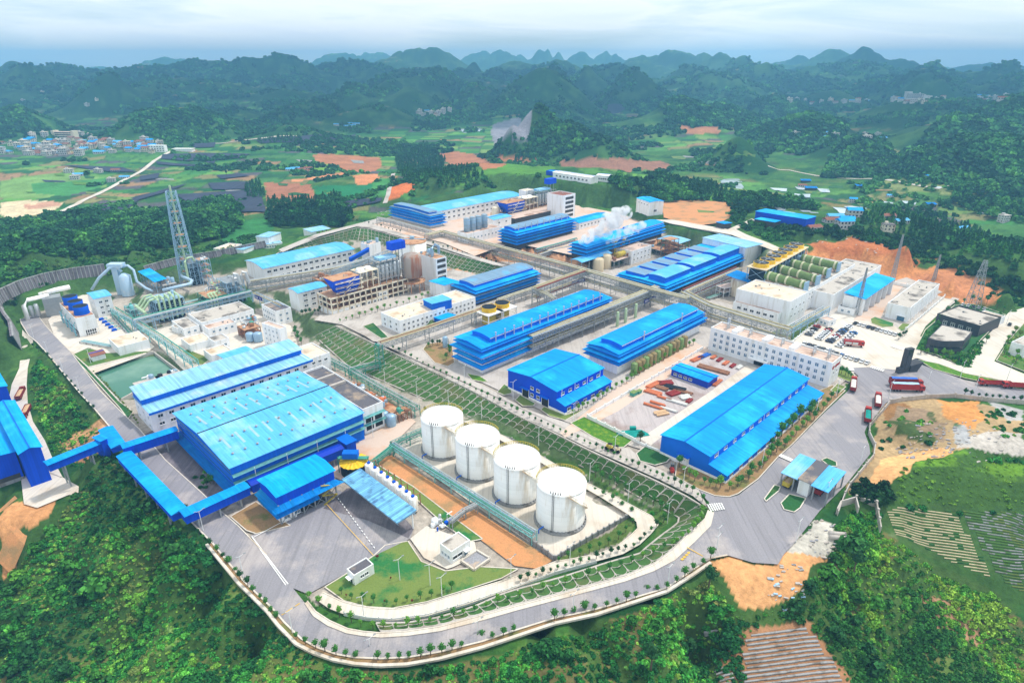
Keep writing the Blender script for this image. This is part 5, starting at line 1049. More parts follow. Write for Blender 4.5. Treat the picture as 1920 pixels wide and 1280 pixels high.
# boiler house
def boiler(label,A,B,C,z0,h,seed,sc_=1):
    r,LX,LY=place(label,'boiler_house','boiler house',A,B,C,z0,h); H=h; q=MB(); nx=14; lev=3
    for x in np.linspace(0,LX,nx+1):
        for y in np.linspace(0,LY,4): q.bar((x,y,-1),(x,y,H),.6)
    for k in range(1,lev+1): 
        z=H*k/lev; q.bar((0,0,z),(LX,0,z),.6,0,.9); q.bar((0,0,z),(0,LY,z),.6,0,.9)
    q.build('concrete_frame',['cream'],r)
    for k in range(1,lev+1): f=MB(); f.box(.3,.3,H*k/lev-.2,LX-.3,LY-.3,H*k/lev+.1); f.build('floor',['rust_floor'],r)
    q=MB(); q.box(0,.1,-1,LX*.36,LY*.9,H/lev,0); q.box(LX*.42,.1,-1,LX*.62,LY*.9,H/lev,0); q.box(LX*.60,.05,-1,LX*.72,LY*.5,H*.66,0); q.build('wall',['white_clean'],r)
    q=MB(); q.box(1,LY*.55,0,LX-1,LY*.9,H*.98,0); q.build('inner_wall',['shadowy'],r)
    for x in (LX*.24,LX*.3,LX*.46,LX*.5,LX*.54,LX*.58): inst('window',winmesh(1.5,1.3),r,(x,.1,1.2),0)
    for x in (LX*.62,LX*.65,LX*.68): 
        for z in (1.2,H*.42): inst('window',winmesh(1.4,1.2),r,(x,.05,z),0)
    # blue furnace
    q=MB(); x0,x1=LX*.06,LX*.38; q.add([(x0,1,H+10),(x1,1,H+10),(x1,LY*.8,H+10),(x0,LY*.8,H+10),(x0+5,3,H),(x1-2,3,H),(x1-2,LY*.7,H),(x0+5,LY*.7,H),(x0,1,H+5),(x1,1,H+5)],[(0,1,2,3),(0,8,9,1),(8,4,5,9),(1,9,5,6,2),(0,3,7,4,8),(3,2,6,7)],0); q.build('furnace',['blue_wall'],r)
    f=MB(); f.box(x0,1,H+10.05,x1,LY*.8,H+10.3); f.build('roof',['rust_floor'],r)
    q=MB()
    for k,z in enumerate((H+2,H+5,H+8)): q.box(x0+1,-.2,z,x1+2,1,z+.2); q.bar((x0+1,-.2,z+1.1),(x1+2,-.2,z+1.1),.1)
    for k in range(3): q.bar((x0+6+k*2,-.1,H+2+k*3-1),(x0+11+k*2,-.1,H+5+k*3-1),.6,0,.15)
    q.build('walkway',['cream'],r)
    # middle vessels
    for i in range(4): vessel(r,LX*(.42+.05*i),LY*.4,H+5,6.5,1.7,'silo_rust' if i%2 else 'pipe_silver',2)
    q=MB()
    for x in np.linspace(LX*.40,LX*.62,4):
        for y in (1,LY*.7): q.bar((x,y,H),(x,y,H+11),.45)
    for z in (H+5.2,H+11): q.box(LX*.39,.8,z,LX*.63,LY*.75,z+.3)
    q.build('mid_platform',['cream'],r); q=MB(); q.lathe(LX*.45,LY*.4,[(3,H+11.3),(2.2,H+12.8),(0,H+13)],10); q.lathe(LX*.55,LY*.4,[(3,H+11.3),(2,H+12.6),(0,H+12.8)],10); q.build('hood',['tank_white'],r)
    q=MB(); Hh=H+15
    for x in np.linspace(LX*.64,LX*.97,5):
        for y in (1,LY*.4,LY*.8): q.bar((x,y,H),(x,y,Hh),.4)
    for z in np.linspace(H+3.5,Hh,4): q.bar((LX*.64,1,z),(LX*.97,1,z),.35); q.bar((LX*.64,1,z),(LX*.64,LY*.8,z),.35); q.box(LX*.64,LY*.3,z-.1,LX*.97,LY*.8,z+.1)
    q.build('upper_frame',['steel_grey'],r)
    for i in range(6): vessel(r,LX*(.67+.055*i),LY*.3,H+1,11,1.2,'pipe_silver',2)
    clutter(r,LX*.3,LY*.6,Hh,8,seed,['pipe_silver','blue_wall2','steel_blue'],2.5) if False else None
    q=MB(); q.box(LX*.68,LY*.2,Hh+.1,LX*.9,LY*.6,Hh+1.8); q.build('machine',['pale_roof'],r)
    q=MB(); xx=LX*.92; 
    for dx in (0,5):
        for dy in (0,4): q.bar((xx+dx,LY*.3+dy,H),(xx+dx,LY*.3+dy,H+20),.35)
    q.build('box_leg',['steel_grey'],r); q=MB(); q.box(xx-4,LY*.2,H+20,xx+7,LY*.2+6,H+25); q.build('head_house',['blue_wall'],r)
    for i in range(8): rs=random.Random(seed+i); q=MB(); x=rs.uniform(.02,.95)*LX; q.tube([(x,LY*.5,H*.3),(x,LY*.3,H+rs.uniform(2,12)),(x+rs.uniform(2,6),LY*.3,H+rs.uniform(2,14))],.35,6); q.build('pipe',[rs.choice(['pipe_silver','steel_rust','pipe_tan'])],r)
    return r,LX,LY
boiler('sprawling open boiler house with blue furnace, rusty floors and concrete frame',(600,548.5),(620,561),(766,523),7,11,3)
b=at(775,545,8); r=empty('silo',(b.x,b.y,8),0,'large rust streaked grey silo with cone base beside the white stair tower','silo'); cctl(b.x,b.y,7,8)
vessel(r,0,0,8,16,6.8,'silo_rust',3,'dome',n=32); q=MB(); q.lathe(0,0,[(8.5,7),(8.5,7.5),(6,7.5)],24)
for k in range(8): a=k*.785; q.bar((7.5*math.cos(a),7.5*math.sin(a),-1),(7.5*math.cos(a),7.5*math.sin(a),8),.6)
for k in range(24): a=k*.2618; q.bar((8.4*math.cos(a),8.4*math.sin(a),7.5),(8.4*math.cos(a),8.4*math.sin(a),9),.12)
q.build('support_frame',['rust_floor'],r)
b=at(776,500,8); r=empty('storage_tank',(b.x,b.y,8),0,'big white tank with rusty rimmed top behind the grey silo','storage tank'); cctl(b.x,b.y,10,8)
vessel(r,0,0,0,20,10.4,'tank_white',0,'flat',n=40); q=MB(); q.lathe(0,0,[(10.5,19.8),(10.5,20.4),(9.9,20.5),(4,21.4),(0,21.6)],40); q.build('roof',['rust_floor'],r,True); q=MB(); q.bar((-10,0,21.5),(10,0,21.5),1.2,0,.4); q.box(-1.5,-1.5,21.4,1.5,1.5,23.5); q.build('roof_bridge',['steel_blue'],r)
# white stair tower with machinery
r,LX,LY=bld('stair_tower','tall white stair tower with open landings, rusty top and bent ducts beside the silo',(793,472),(817,486),(833,480),8,21,'flat','white_clean','rust_floor',parapet=.4); q=MB()
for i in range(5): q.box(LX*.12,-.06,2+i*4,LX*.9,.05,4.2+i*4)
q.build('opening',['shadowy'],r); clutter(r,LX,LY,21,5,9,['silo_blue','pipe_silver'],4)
b=at(811,468,29); q=MB(); q.tube([(2,LY*.3,21),(2,LY*.3,27),(5,LY*.3,29),(8,LY*.3,27),(8,LY*.3,22)],1,8); q.build('duct',['silo_blue'],r)
r,LX,LY=bld('hopper_tower','small white tower with blue cyclones behind the long cyan roofed workshop',(683,455),(692,460),(707,453),8,13,'flat','white','deck_pink'); clutter(r,LX,LY,13,4,22,['silo_blue'],3.5)
gallery('conveyor_gallery','curved bright blue conveyor tube rising to the small white tower',(656,484),(690,465),6,14,3,2.6,1,'fan_blue','fan_blue',z1=19)
# silos at the back
for i,(px,py) in enumerate([(876,441),(886.6,438.5),(897,436),(908.5,433)]):
    b=at(px,py-3,22); r=empty('silo',(b.x,b.y,23),0,['leftmost','second from left','third from left','rightmost'][i]+' of four pale blue silos on the white silo house','silo','pale silos'); vessel(r,0,0,0,11,2.7,'silo_blue',1); q=MB()
    for z in (3,6,9,11.4): q.lathe(0,0,[(2.75,z),(2.85,z),(2.85,z+.25),(2.75,z+.25)],16)
    q.build('hoop',['steel_grey'],r)
boiler('smaller back boiler house with blue furnace between the two white towers',(930,398),(945,405),(1045,383),16,6,13)
q=None
b=at(930,412,16); r=empty('storage_tank',(b.x,b.y,16),0,'cream tank beside the back boiler house furnace','storage tank'); vessel(r,0,0,0,11,4,'cream'); q=MB(); q.tube([(4,0,9),(6,0,9),(6,0,0)],.25,6); q.build('pipe',['pipe_silver'],r)
r,LX,LY=bld('conveyor_house','long brownish roofed conveyor house in front of the back boiler house',(955,404),(966,411),(1052,391),16,6,'mono','shadowy','deck_pink','X',.5)
# yellow cooling pair
for i,(px,py) in enumerate([(917,582),(941.5,574)]):
    b=at(px,py,16.5); r=empty('cooling_cell',(b.x,b.y,8),GA,['left yellow round cooling fan cell on white frame beside the long workshop','right yellow round cooling fan cell on white frame beside the long workshop'][i],'cooling tower'); cctl(b.x,b.y,5,8)
    q=MB(); q.lathe(0,0,[(4.2,1),(4.2,7.6)],28); q.build('basin',['yellow_dull'],r,True); q=MB(); q.lathe(0,0,[(4.5,8.5),(4.3,9.8),(4.6,11)],28); f=q.build('fan_cylinder',['yellow'],r,True); q=MB(); q.lathe(0,0,[(4.3,11.02),(.01,11.2)],28); q.build('fan_guard',['mesh_dark'],f)
    q=MB(); q.box(-6.5,-6.5,8,6.5,6.5,8.4); [q.bar((x,y,-1),(x,y,8),.5) for x in (-6,6) for y in (-6,6)]; [q.bar((-6,y,4),(6,y,4),.3) for y in (-6,6)]; [q.bar((x,-6,4),(x,6,4),.3) for x in (-6,6)]
    q.build('frame',['trim_white'],r)
# kiln cylinders on the hall roof + yellow fans
KD_=[((1437,516),(1511,535)),((1461,504),(1533,523)),((1484,493.5),(1553,510)),((1504,484),(1572,498.5))]
kl=['nearest green rotary kiln on the grey roofed hall','second nearest green rotary kiln on the grey roofed hall','third nearest green rotary kiln on the grey roofed hall','farthest green rotary kiln on the grey roofed hall']
for i,(a,b) in enumerate(KD_):
    z=25.2; A_=Vector((*P(*a,z),z)); B_=Vector((*P(*b,z),z)); d=B_-A_; L=d.length; r=empty('rotary_kiln',(A_.x,A_.y,21),math.atan2(d.y,d.x),kl[i],'kiln','green kilns')
    q=MB(); q.tube([(0,0,4.2),(L*.28,0,4.2),(L*.281,0,4.2),(L,0,4.0)],[3.0,3.0,2.7,2.4],24); q.build('shell',['kiln_green'],r,True); q=MB()
    for t in (.08,.3,.52,.9): q.tube([(L*t,0,4.15),(L*t+1.2,0,4.15)],3.15-t*.5,24)
    q.build('riding_ring',['kiln_band'],r)
    for t in (.12,.48,.85): q=MB(); q.box(L*t-2,-2.4,0,L*t+2,2.4,2); q.build('cradle',['deck_pink'],r)
    q=MB(); q.tube([(-7,0,3.6),(0,0,4.2)],1.8,14); q.build('inlet_duct',['steel_blue'],r)
    q=MB(); q.box(L,-2.4,.5,L+.8,2.4,6.6); q.build('end_plate',['steel_blue'],r)
fa=Vector((*P(1427,497,30),30)); fb=Vector((*P(1493,462,30),30)); d=fb-fa; L=d.length
r=empty('fan_deck',(fa.x,fa.y,8),math.atan2(d.y,d.x),'tall steel deck carrying a row of seven yellow fans beside the kilns','cooling structure')
q=MB(); w=6; 
for x in np.linspace(-6,L+6,14):
    for y in (-w,w): q.bar((x,y,-1),(x,y,21),.4)
for z in (7,14,21):
    for y in (-w,w): q.bar((-6,y,z),(L+6,y,z),.35)
xs=np.linspace(-6,L+6,14)
for k in range(13):
    for j,z in enumerate((0,7,14)): q.bar((xs[k],-w,z if (k+j)%2 else z+7),(xs[k+1],-w,z+7 if (k+j)%2 else z),.2)
for j in range(3): q.bar((-6,-w,j*7),(-6,w,j*7+7),.2); q.bar((-6,w,j*7),(-6,-w,j*7+7),.2)
q.build('steel_frame',['steel_blue'],r); q=MB(); q.box(-7,-w-.6,21,L+7,w+.6,21.4); q.build('platform',['beige'],r)
q=MB(); q.box(-5.4,-w+1,4,L+5,w-1,20); q.build('casing',['mesh_dark'],r); vessel(r,-1,-1,0,20,4.2,'yellow_dull',top='flat',n=24)
for i in range(7):
    x=L*i/6; rr_=min(5.0,L/12.4); q=MB(); q.lathe(x,0,[(rr_*1.05,21.4),(rr_*.95,22.6),(rr_,24)],28); f=q.build('fan_cylinder',['yellow'],r,True)
    q=MB(); q.lathe(x,0,[(rr_*.94,24.02),(.01,24.1)],28); g=q.build('fan_guard',['mesh_dark'],f); q=MB(); [q.bar((x,0,24.2),(x+rr_*.92*math.cos(a),rr_*.92*math.sin(a),24.2),.5,0,.1) for a in np.arange(0,6.28,1.047)]; q.build('fan_blade',['steel_grey'],f)
# vats
def vat(label,px,py,z0,h,rad,m='beige',name='vat',roof=None,group=None):
    b=at(px,py,z0); r=empty(name,(b.x,b.y,z0),GA,label,'vat',group); vessel(r,0,0,0,h,rad,m,n=24); cctl(b.x,b.y,rad,z0)
    q=MB(); q.tube([(rad,0,h*.8),(rad+.8,0,h*.8),(rad+.8,0,0)],.25,6); q.build('pipe',['pipe_silver'],r)
    if roof: q=MB(); q.add([(-rad-1.5,-rad-1.5,h+1.5),(rad+1.5,-rad-1.5,h+1.5),(rad+1.5,rad+1.5,h+3),(-rad-1.5,rad+1.5,h+3)],[(0,1,2,3),(3,2,1,0)]); q.build('roof',[roof],r)
    return r
vat('beige vat nearest the cyan arched canopy end',1121,508,8,9,4.2); vat('beige vat at the right end under the cyan arched canopy',1135,502,8,9.5,4.2)
vat('cream vat under a bright blue tilted roof below the fan deck',1386,553,8,11,6.3,'cream',roof='azure_roof')
vat('small silver tank on the west garden beside the longest workshop',835,651,8,6,1.4,'silo_blue'); 
for i,(px,py) in enumerate([(1145,487),(1161,482)]):
    b=at(px,py,8); r=empty('cooling_cell',(b.x,b.y,8),GA,['left yellow tank with fan rim under the steam','right yellow tank with fan rim under the steam'][i],'cooling tower'); vessel(r,0,0,3,12,3.8,'yellow_dull',top='flat',n=24); q=MB(); q.lathe(0,0,[(4.3,14.6),(4.1,16.5),(4.4,17.6)],24); q.build('fan_cylinder',['yellow'],r,True); q=MB(); q.box(-5.5,-5.5,14,5.5,5.5,14.4); [q.bar((x,y,-1),(x,y,14),.45) for x in (-5,5) for y in (-5,5)]; q.build('frame',['steel_rust'],r)
r,LX,LY=frame('platform','concrete legged platform with rusty drum beside the white two storey house',(1141,484),(1152,491),(1184,478),8,6,1,4,2,'steel_grey','deck_pink',brace=False); q=MB(); q.tube([(LX*.35,LY*.5,8.2),(LX*.75,LY*.5,8.2)],2.2,16); q.build('drum',['yellow_dull'],r,True); clutter(r,LX,LY,6,5,31,['steel_rust','dark'],3)
r,LX,LY=frame('plant_frame','rusty scaffolding tower among pipes right of the white two storey house',(1248,446),(1256,451),(1266,446),8,14,4,2,2,'steel_rust','rust_floor'); 
r,LX,LY=frame('plant_frame','low open pipe and pump frame between steaming house and blue complex',(1225,462),(1240,471),(1275,458),8,4,1,4,3,'steel_grey','rust_floor'); clutter(r,LX,LY,4,14,33,['steel_blue','pipe_silver','steel_rust','steel_green'],4)
r,LX,LY=frame('plant_frame','raised concrete pipe platform in front of the cream vat',(1348,535),(1358,541),(1386,532),8,6,2,3,2,'trim_white','deck_pink',brace=False)
# thickener
b=at(665.7,883,0); r=empty('thickener',(b.x,b.y,0),0,'round dark tank with ribbed yellow cover beside the striped canopy','thickener'); cctl(b.x,b.y,5,0)
q=MB(); q.lathe(0,0,[(5.4,0),(5.4,4.6)],36); q.build('shell',['mesh_dark'],r,True); q=MB()
for k in range(36):
    a=2*math.pi*k/36; b_=2*math.pi*(k+1)/36; zz=4.9 if k%2 else 4.6; q.add([(5.7*math.cos(a),5.7*math.sin(a),zz),(5.7*math.cos(b_),5.7*math.sin(b_),9.5-zz),(0,0,6.2)],[(0,1,2)])
q.build('cover',['yellow'],r); q=MB(); q.box(-6,-1,6.2,6,1,6.6); [q.bar((x,-1,-1 if abs(x)==6 else 6),(x,-1,7.5),.3) for x in (-6,0,6)]; q.build('bridge',['steel_green'],r); q=MB(); q.box(-4,-1.6,6.8,2,1.6,9.2); q.build('drive_house',['blue_wall2'],r)
wt=0
for i in range(8):
    t=i/7; b=at(694+(776-694)*t,893+(957-893)*t,0); r=empty('dosing_tank',(b.x,b.y,0),GA,f'{ordw(i+1)} small white tank from the left in the row behind the striped canopy','tank','white dosing tanks'); vessel(r,0,0,.5,5.2,1.7,'tank_white',n=18); q=MB(); q.box(-.5,-.5,6.1,.5,.5,6.9); q.build('valve',['fan_blue'],r); q=MB(); q.tube([(1.7,.4,1),(3.4,.4,1),(3.4,.4,6),(1,.4,6.2)],.2,6); q.build('pipe',['steel_rust'],r)
q=None
# brown vats along tiered workshop 2
for i in range(14):
    t=i/13; vat(f'{ordw(i+1)} brown green vat from the left along the second tiered workshop',1188+(1282-1188)*t,702+(650-702)*t,8,6,1.7,'vat_brown' if i%3 else 'kiln_green','vat',group='brown vats')
# green tall pipes behind tiered 2
for i,(px,py) in enumerate([(1157,612),(1172,605),(1191,596)]): vat(f'{ordw(i+1)} slim pale green column from the left between the two tiered workshops',px,py,8,9,.8,'pipe_pale_green','column',group='slim green columns')
# process area right of dark annex
r,LX,LY=frame('plant_frame','rusty process platform crowded with agitators under the green pipe bridge',(668,715),(735,775),(752,768),0,4.5,1,2,7,'steel_rust','rust_floor'); clutter(r,LX,LY,4.5,34,41,['steel_rust','silo_blue','steel_green','pipe_silver','orange'],3)
vat('pale blue tank standing on the orange process yard near the first white tank',734,797,0,5,2.2,'silo_blue'); vat('grey blue tank beside the dark annex wall on the process yard',722,791,0,5,1.8,'silo_blue')
r,LX,LY=frame('plant_frame','low rusty pipe frame with stair on the orange process yard',(738,770),(748,778),(770,768),0,4,1,3,1,'steel_rust','rust_floor'); clutter(r,LX,LY,4,6,44,['steel_rust','steel_green'],2)
b=at(818,1000,0); r=empty('pump_skid',(b.x,b.y,.2),GA,'compact skid of silver pumps and blue valves beside the white control house','pump skid'); clutter(r,9,6,0,14,52,['pipe_silver','fan_blue','white'],2); 
# bunker: far left machine crate and basin machines
for k,(px,py,lab) in enumerate([(275,715,'pale machinery deck jutting over the right corner of the pond'),(315,703,'cluttered pump deck at the pond corner under the green bridge')]):
    b=at(px,py,0); r=empty('pump_deck',(b.x,b.y,0),GA,lab,'pump deck'); q=MB(); q.box(-6,-2,0,6,2,.6); q.build('deck',['concrete'],r); clutter(r,8,2,.6,6,60+k,['dark','silo_blue','white'],2)
# steam
def steam(label,pts,rads,seed,dens):
    mb=MB(); rs=random.Random(seed); V3=[Vector((*PD(px,py,Y)[:2],PD(px,py,Y)[2])) for px,py,Y in pts]; o=V3[0]
    import bmesh
    bm=bmesh.new(); n=len(V3)-1
    for k in range(34):
        t=(k+rs.random())/46*n; i=min(int(t),n-1); u=t-i; p=V3[i].lerp(V3[i+1],u)-o; rr_=rads[i]+(rads[i+1]-rads[i])*u
        s=rr_*rs.uniform(.55,1.0); p+=Vector([rs.uniform(-1,1)*rr_*.55 for _ in range(3)])
        bmesh.ops.create_icosphere(bm,subdivisions=2,radius=s,matrix=Matrix.Translation(p))
    me=bpy.data.meshes.new('steam'); bm.to_mesh(me); bm.free(); REM=1
    m=bpy.data.materials.new('steam'); m.use_nodes=True; t=m.node_tree; t.nodes.clear(); pv=t.nodes.new('ShaderNodeVolumePrincipled'); ou=t.nodes.new('ShaderNodeOutputMaterial'); t.links.new(pv.outputs[0],ou.inputs['Volume']); pv.inputs['Color'].default_value=(1,1,1,1)
    tc=t.nodes.new('ShaderNodeTexCoord'); nn=t.nodes.new('ShaderNodeTexNoise'); nn.inputs['Scale'].default_value=.22; nn.inputs['Detail'].default_value=4; t.links.new(tc.outputs['Object'],nn.inputs[0]); mr=t.nodes.new('ShaderNodeMapRange'); mr.inputs[1].default_value=.42; mr.inputs[2].default_value=.62; mr.inputs[3].default_value=0; mr.inputs[4].default_value=dens; t.links.new(nn.outputs[0],mr.inputs[0]); t.links.new(mr.outputs[0],pv.inputs['Density'])
    me.materials.append(m); ob=bpy.data.objects.new('steam',me); COL.objects.link(ob); ob.location=o; ob['kind']='stuff'
    md=ob.modifiers.new('union','REMESH'); md.mode='VOXEL'; md.voxel_size=.7

steam('x',[(1086,458,455),(1110,442,462),(1140,420,470),(1168,400,480),(1180,392,486)],[2.5,4.5,6,7,6],5,.5)
steam('x',[(1138,452,470),(1165,440,478),(1195,428,488),(1225,416,500)],[2,3.5,4,4],6,.3)
steam('x',[(985,596,338),(1000,590,342),(1020,585,348),(1036,580,352)],[.8,1.5,1.6,1.4],7,.35)

# extra pipework and frames of the left process area
r,LX,LY=frame('evaporator','low dark frame with pale green pipes left of the stepped steel frame',(392,530),(402,538),(424,530),3,9,3,3,2,'steel_blue','rust_floor',fill=('mesh_dark',.6)); clutter(r,LX,LY,9,8,71,['pipe_silver','pipe_pale_green','steel_blue'],4)
r,LX,LY=frame('evaporator','narrow teal pipe frame between pond pipe bridge and dark evaporator block',(232,574),(244,583),(262,577),0,6,2,3,1,'steel_teal','steel_grey'); clutter(r,LX,LY,6,7,72,['pipe_silver','steel_teal','steel_green'],3)
r,LX,LY=frame('evaporator','grey machine frame under the blue monopitch canopy edge',(296,528),(306,536),(330,530),3,5,1,4,2,'steel_grey','deck'); clutter(r,LX,LY,5,9,73,['pipe_silver','steel_blue','silo_rust'],4)
r,LX,LY=frame('plant_frame','open white pipe frame between office block and stair tower',(452,600),(462,607),(482,600),0,5,2,3,2,'trim_white','steel_grey'); clutter(r,LX,LY,5,7,74,['silo_blue','steel_green','steel_rust'],3)
r,LX,LY=frame('plant_frame','rusty vessel platform right of the cyan house behind the boiler house',(590,520),(600,527),(625,520),6,7,2,4,2,'steel_rust','rust_floor'); clutter(r,LX,LY,7,10,75,['silo_rust','pipe_silver','steel_rust'],4)
for k,(a,b,m,l) in enumerate([((205,585),(240,625),'steel_green','green ground pipe run beside the blue pumps'),((262,590),(380,560),'steel_teal','teal ground pipe run under the long pale pipe bridge'),((150,640),(205,650),'steel_teal','teal pipe along the foot of the white cooling tower'),((300,578),(345,566),'pipe_silver','silver pipe run in front of the dark evaporator block'),((400,562),(455,550),'pipe_pale_green','pale green pipe run under the second evaporator'),((640,745),(700,800),'steel_rust','rusty pipe run on the orange process yard'),((1230,470),(1290,455),'pipe_silver','silver pipe run behind the blue complex'),((1180,520),(1240,545),'pipe_tan','tan pipe run beside the main bridge foot'),((1330,560),(1372,545),'steel_green','green pipe run near the cream vat')]):
    z0=0 if a[1]>600 else 3 if a[0]<500 else 8; z0=0 if k in(0,2,5) else z0; A_=Vector((*P(*a,z0+1.2),z0+1.2)); B_=Vector((*P(*b,z0+1.2),z0+1.2)); r=empty('ground_pipe',A_,0,l,'pipe'); n=(B_-A_).normalized(); n=Vector((-n.y,n.x,0))
    for j in range(4): q=MB(); q.tube([n*j*.8,B_-A_+n*j*.8],.28,6); q.build('pipe',[m if j%2 else 'pipe_silver'],r)
    q=MB(); L=(B_-A_).length
    for j in range(int(L/5)): p=(B_-A_)*(j*5/L); q.bar(p-n*.3-Vector((0,0,1.6)),p-n*.3,.3); q.bar(p+n*2.8-Vector((0,0,1.6)),p+n*2.8,.3); q.bar(p-n*.3-Vector((0,0,.3)),p+n*2.8-Vector((0,0,.3)),.2)
    q.build('support',['concrete_grey'],r)
# cooling/retaining terrace at far left
CA=np.array(CTL)
KD=kdtree.KDTree(len(CA))
for i,c in enumerate(CA): KD.insert((c[0],c[1],0),i)
KD.balance()
HILLS=[]
def hill(px,py,Y,wpx,sh=1.6,rx=1.0,base=-8): 
    x,_,z=PD(px,py,Y); HILLS.append((x,Y,max(z-base,12),wpx*Y/FPX*(1.25 if Y>3000 else 1.1),sh,rx))
# skyline and inner ranges : px, crest py, depth m, half width px
for a in [(40,128,3600,60),(87,134,3700,40),(162,129,3500,90),(265,124,3300,90),(350,114,3600,80),(422,120,3600,50),(460,111,3400,60),(534,97,3500,36,1.3),(534,104,3500,70,1.8),(571,106,3700,34),(620,112,3900,50),(665,107,3800,50),(705,117,3700,50),
 (762,95,5200,70),(815,98,5200,60),(882,104,4300,24,1.3),(860,119,3800,40),(752,127,2900,60),(830,139,2700,60),(910,149,2400,50),(930,128,3600,60),
 (307,108,7500,60),(615,102,7600,50),(650,100,7800,50),(902,95,8200,50),(940,99,7600,50),(700,101,9000,90),(975,97,8200,30,1.4),(1010,93,7600,30,1.4),(1027,95,7600,14,1.4),(1046,95,7800,20,1.4),(1090,95,7400,32,1.5),(1132,97,7600,26,1.4),(1160,101,7600,22,1.4),
 (1045,113,4200,60),(1035,128,2800,44,1.3),(1107,120,3000,44,1.3),(1195,125,2500,60,1.3),(1210,98,5200,50),(1255,95,5200,60),(1297,100,5000,50),(1345,94,4300,60),(1410,102,3900,50),(1447,116,3600,50),(1315,100,4800,50),(1292,126,3300,70),(1325,150,2700,40),(1385,112,3600,60),
 (1477,105,6500,60),(1560,99,5600,70),(1617,91,4600,44,1.3),(1652,104,4500,60),(1690,112,4300,50),(1587,111,3600,100),(1710,131,3600,60),(1745,121,3300,44),(1810,138,3200,70),(1887,118,2900,40,1.5),(1860,130,2900,70),(1722,146,2200,24,1.3),(1752,155,2200,24),(1920,150,2500,70),(1500,130,3300,80),
 (1625,256,1150,62,2.2),(1527,215,1350,80,1.8),(1480,215,1500,60),(1777,180,1700,120,1.8),(1930,182,1300,150,1.6),(1850,210,1150,120,1.8),(1927,250,900,150,1.8),(1400,262,1050,34,2),
 (1290,185,1700,80),(1350,190,1800,60),(1027,188,1180,44,1.5),(1075,222,1150,60,1.6),(1130,245,1100,60),(985,222,1150,34,1.5),
 (-10,178,1500,60),(30,215,1450,50),(330,208,1450,90,2),(260,222,1400,60),(880,175,2000,26,1.4),(560,235,1400,60),(520,160,2300,90),(420,150,2500,100),(300,160,2400,100),(180,150,2600,100),(60,160,2600,90),(640,165,2200,80),(760,160,2200,60),(700,190,1800,60),(580,190,1800,70),(450,195,1900,80),(820,190,1900,40),(1450,180,2100,60),(1560,165,2500,60),(1380,160,2500,50),(940,180,2000,40),(980,165,2300,50)]:
    hill(*a)
for i in range(230):
    Y=rng.uniform(2100,9500); px=rng.uniform(-300,2220)
    py=rng.uniform(118,150)+ (4 if Y<4000 else 0)
    if 1040<px<1900 and Y<2300: continue
    hill(px,py,Y,rng.uniform(40,100),rng.choice([1.6,1.8,2.2]))
HA=np.array(HILLS)
def base_h(x,y):
    s=np.zeros_like(x); nf=fbm(x/170,y/170,5)-.56; wx=x+60*(fbm(x/240+9,y/240,3)-.45)*2; wy=y+60*(fbm(x/240,y/240+5,3)-.45)*2
    for cx,cy,h,w,sh,rx in HA:
        k=np.abs(y-cy)<w*4.2
        if not k.any(): continue
        r=np.sqrt((wx[k]-cx)**2+((wy[k]-cy)*.8)**2)/w
        s[k]+=(h*np.exp(-r**sh))**5
    s=s**(1/5)
    s=s*(1+nf*.55*np.clip((y-900)/1500,.3,1))+nf*30*np.clip(s/60,0,1)
    return -8+s+(fbm(x/400+3,y/400,4)-.45)*np.clip((y-500)/1000,0,1)*45
def th_slow(x,y):
    x=np.atleast_1d(np.asarray(x,float)); y=np.atleast_1d(np.asarray(y,float))
    b=base_h(x,y); out=b.copy(); r=np.hypot(x,y)
    for i in np.nonzero(r<1175)[0]:
        nn=KD.find_n((x[i],y[i],0),5)
        if nn[0][2]<.5: out[i]=CA[nn[0][1],2]; DM[i]=0; continue
        if nn[0][2]>190: continue
        w=[1/(d*d*math.sqrt(d)+.05) for _,_,d in nn]; z=sum(CA[k,2]*wi for (_,k,_),wi in zip(nn,w))/sum(w)
        d=nn[0][2]; t=min(1,max(0,(d-50)/140)); t=t*t*(3-2*t)
        out[i]=z*(1-t)+b[i]*t
        DM[i]=d
    return out
_GX=np.arange(-860,961,4.0); _GY=np.arange(40,1153,4.0)
_mx,_my=np.meshgrid(_GX,_GY,indexing='ij'); DM=np.full(_mx.size,190.0)
_far=np.abs(_mx)>(_my*.95+120)
_GZ=np.full(_mx.size,-20.0); _kk=np.nonzero(~_far.ravel())[0]; _DM=np.full(_mx.size,190.0)
DM=np.full(len(_kk),190.0); _GZ[_kk]=th_slow(_mx.ravel()[_kk],_my.ravel()[_kk]); _DM[_kk]=DM
_GZ=_GZ.reshape(_mx.shape); _DM=_DM.reshape(_mx.shape)
for pp in ([(1640,935),(1795,945),(1935,948),(1935,1125),(1875,1105),(1690,1025)],[(1330,1175),(1420,1165),(1520,1160),(1615,1300),(1330,1300)]):
    w_=[P(a,b,-5) for a,b in pp]; k=inpoly(_mx.ravel(),_my.ravel(),w_).reshape(_mx.shape); A_=np.stack([_mx[k],_my[k],np.ones(k.sum())],1); co=np.linalg.lstsq(A_,_GZ[k],rcond=None)[0]
    m_=k.astype(float)
    for _ in range(3): m_=(m_+np.roll(m_,1,0)+np.roll(m_,-1,0)+np.roll(m_,1,1)+np.roll(m_,-1,1))/5
    _GZ=_GZ*(1-m_)+(co[0]*_mx+co[1]*_my+co[2])*m_; _DM=_DM*(1-m_)
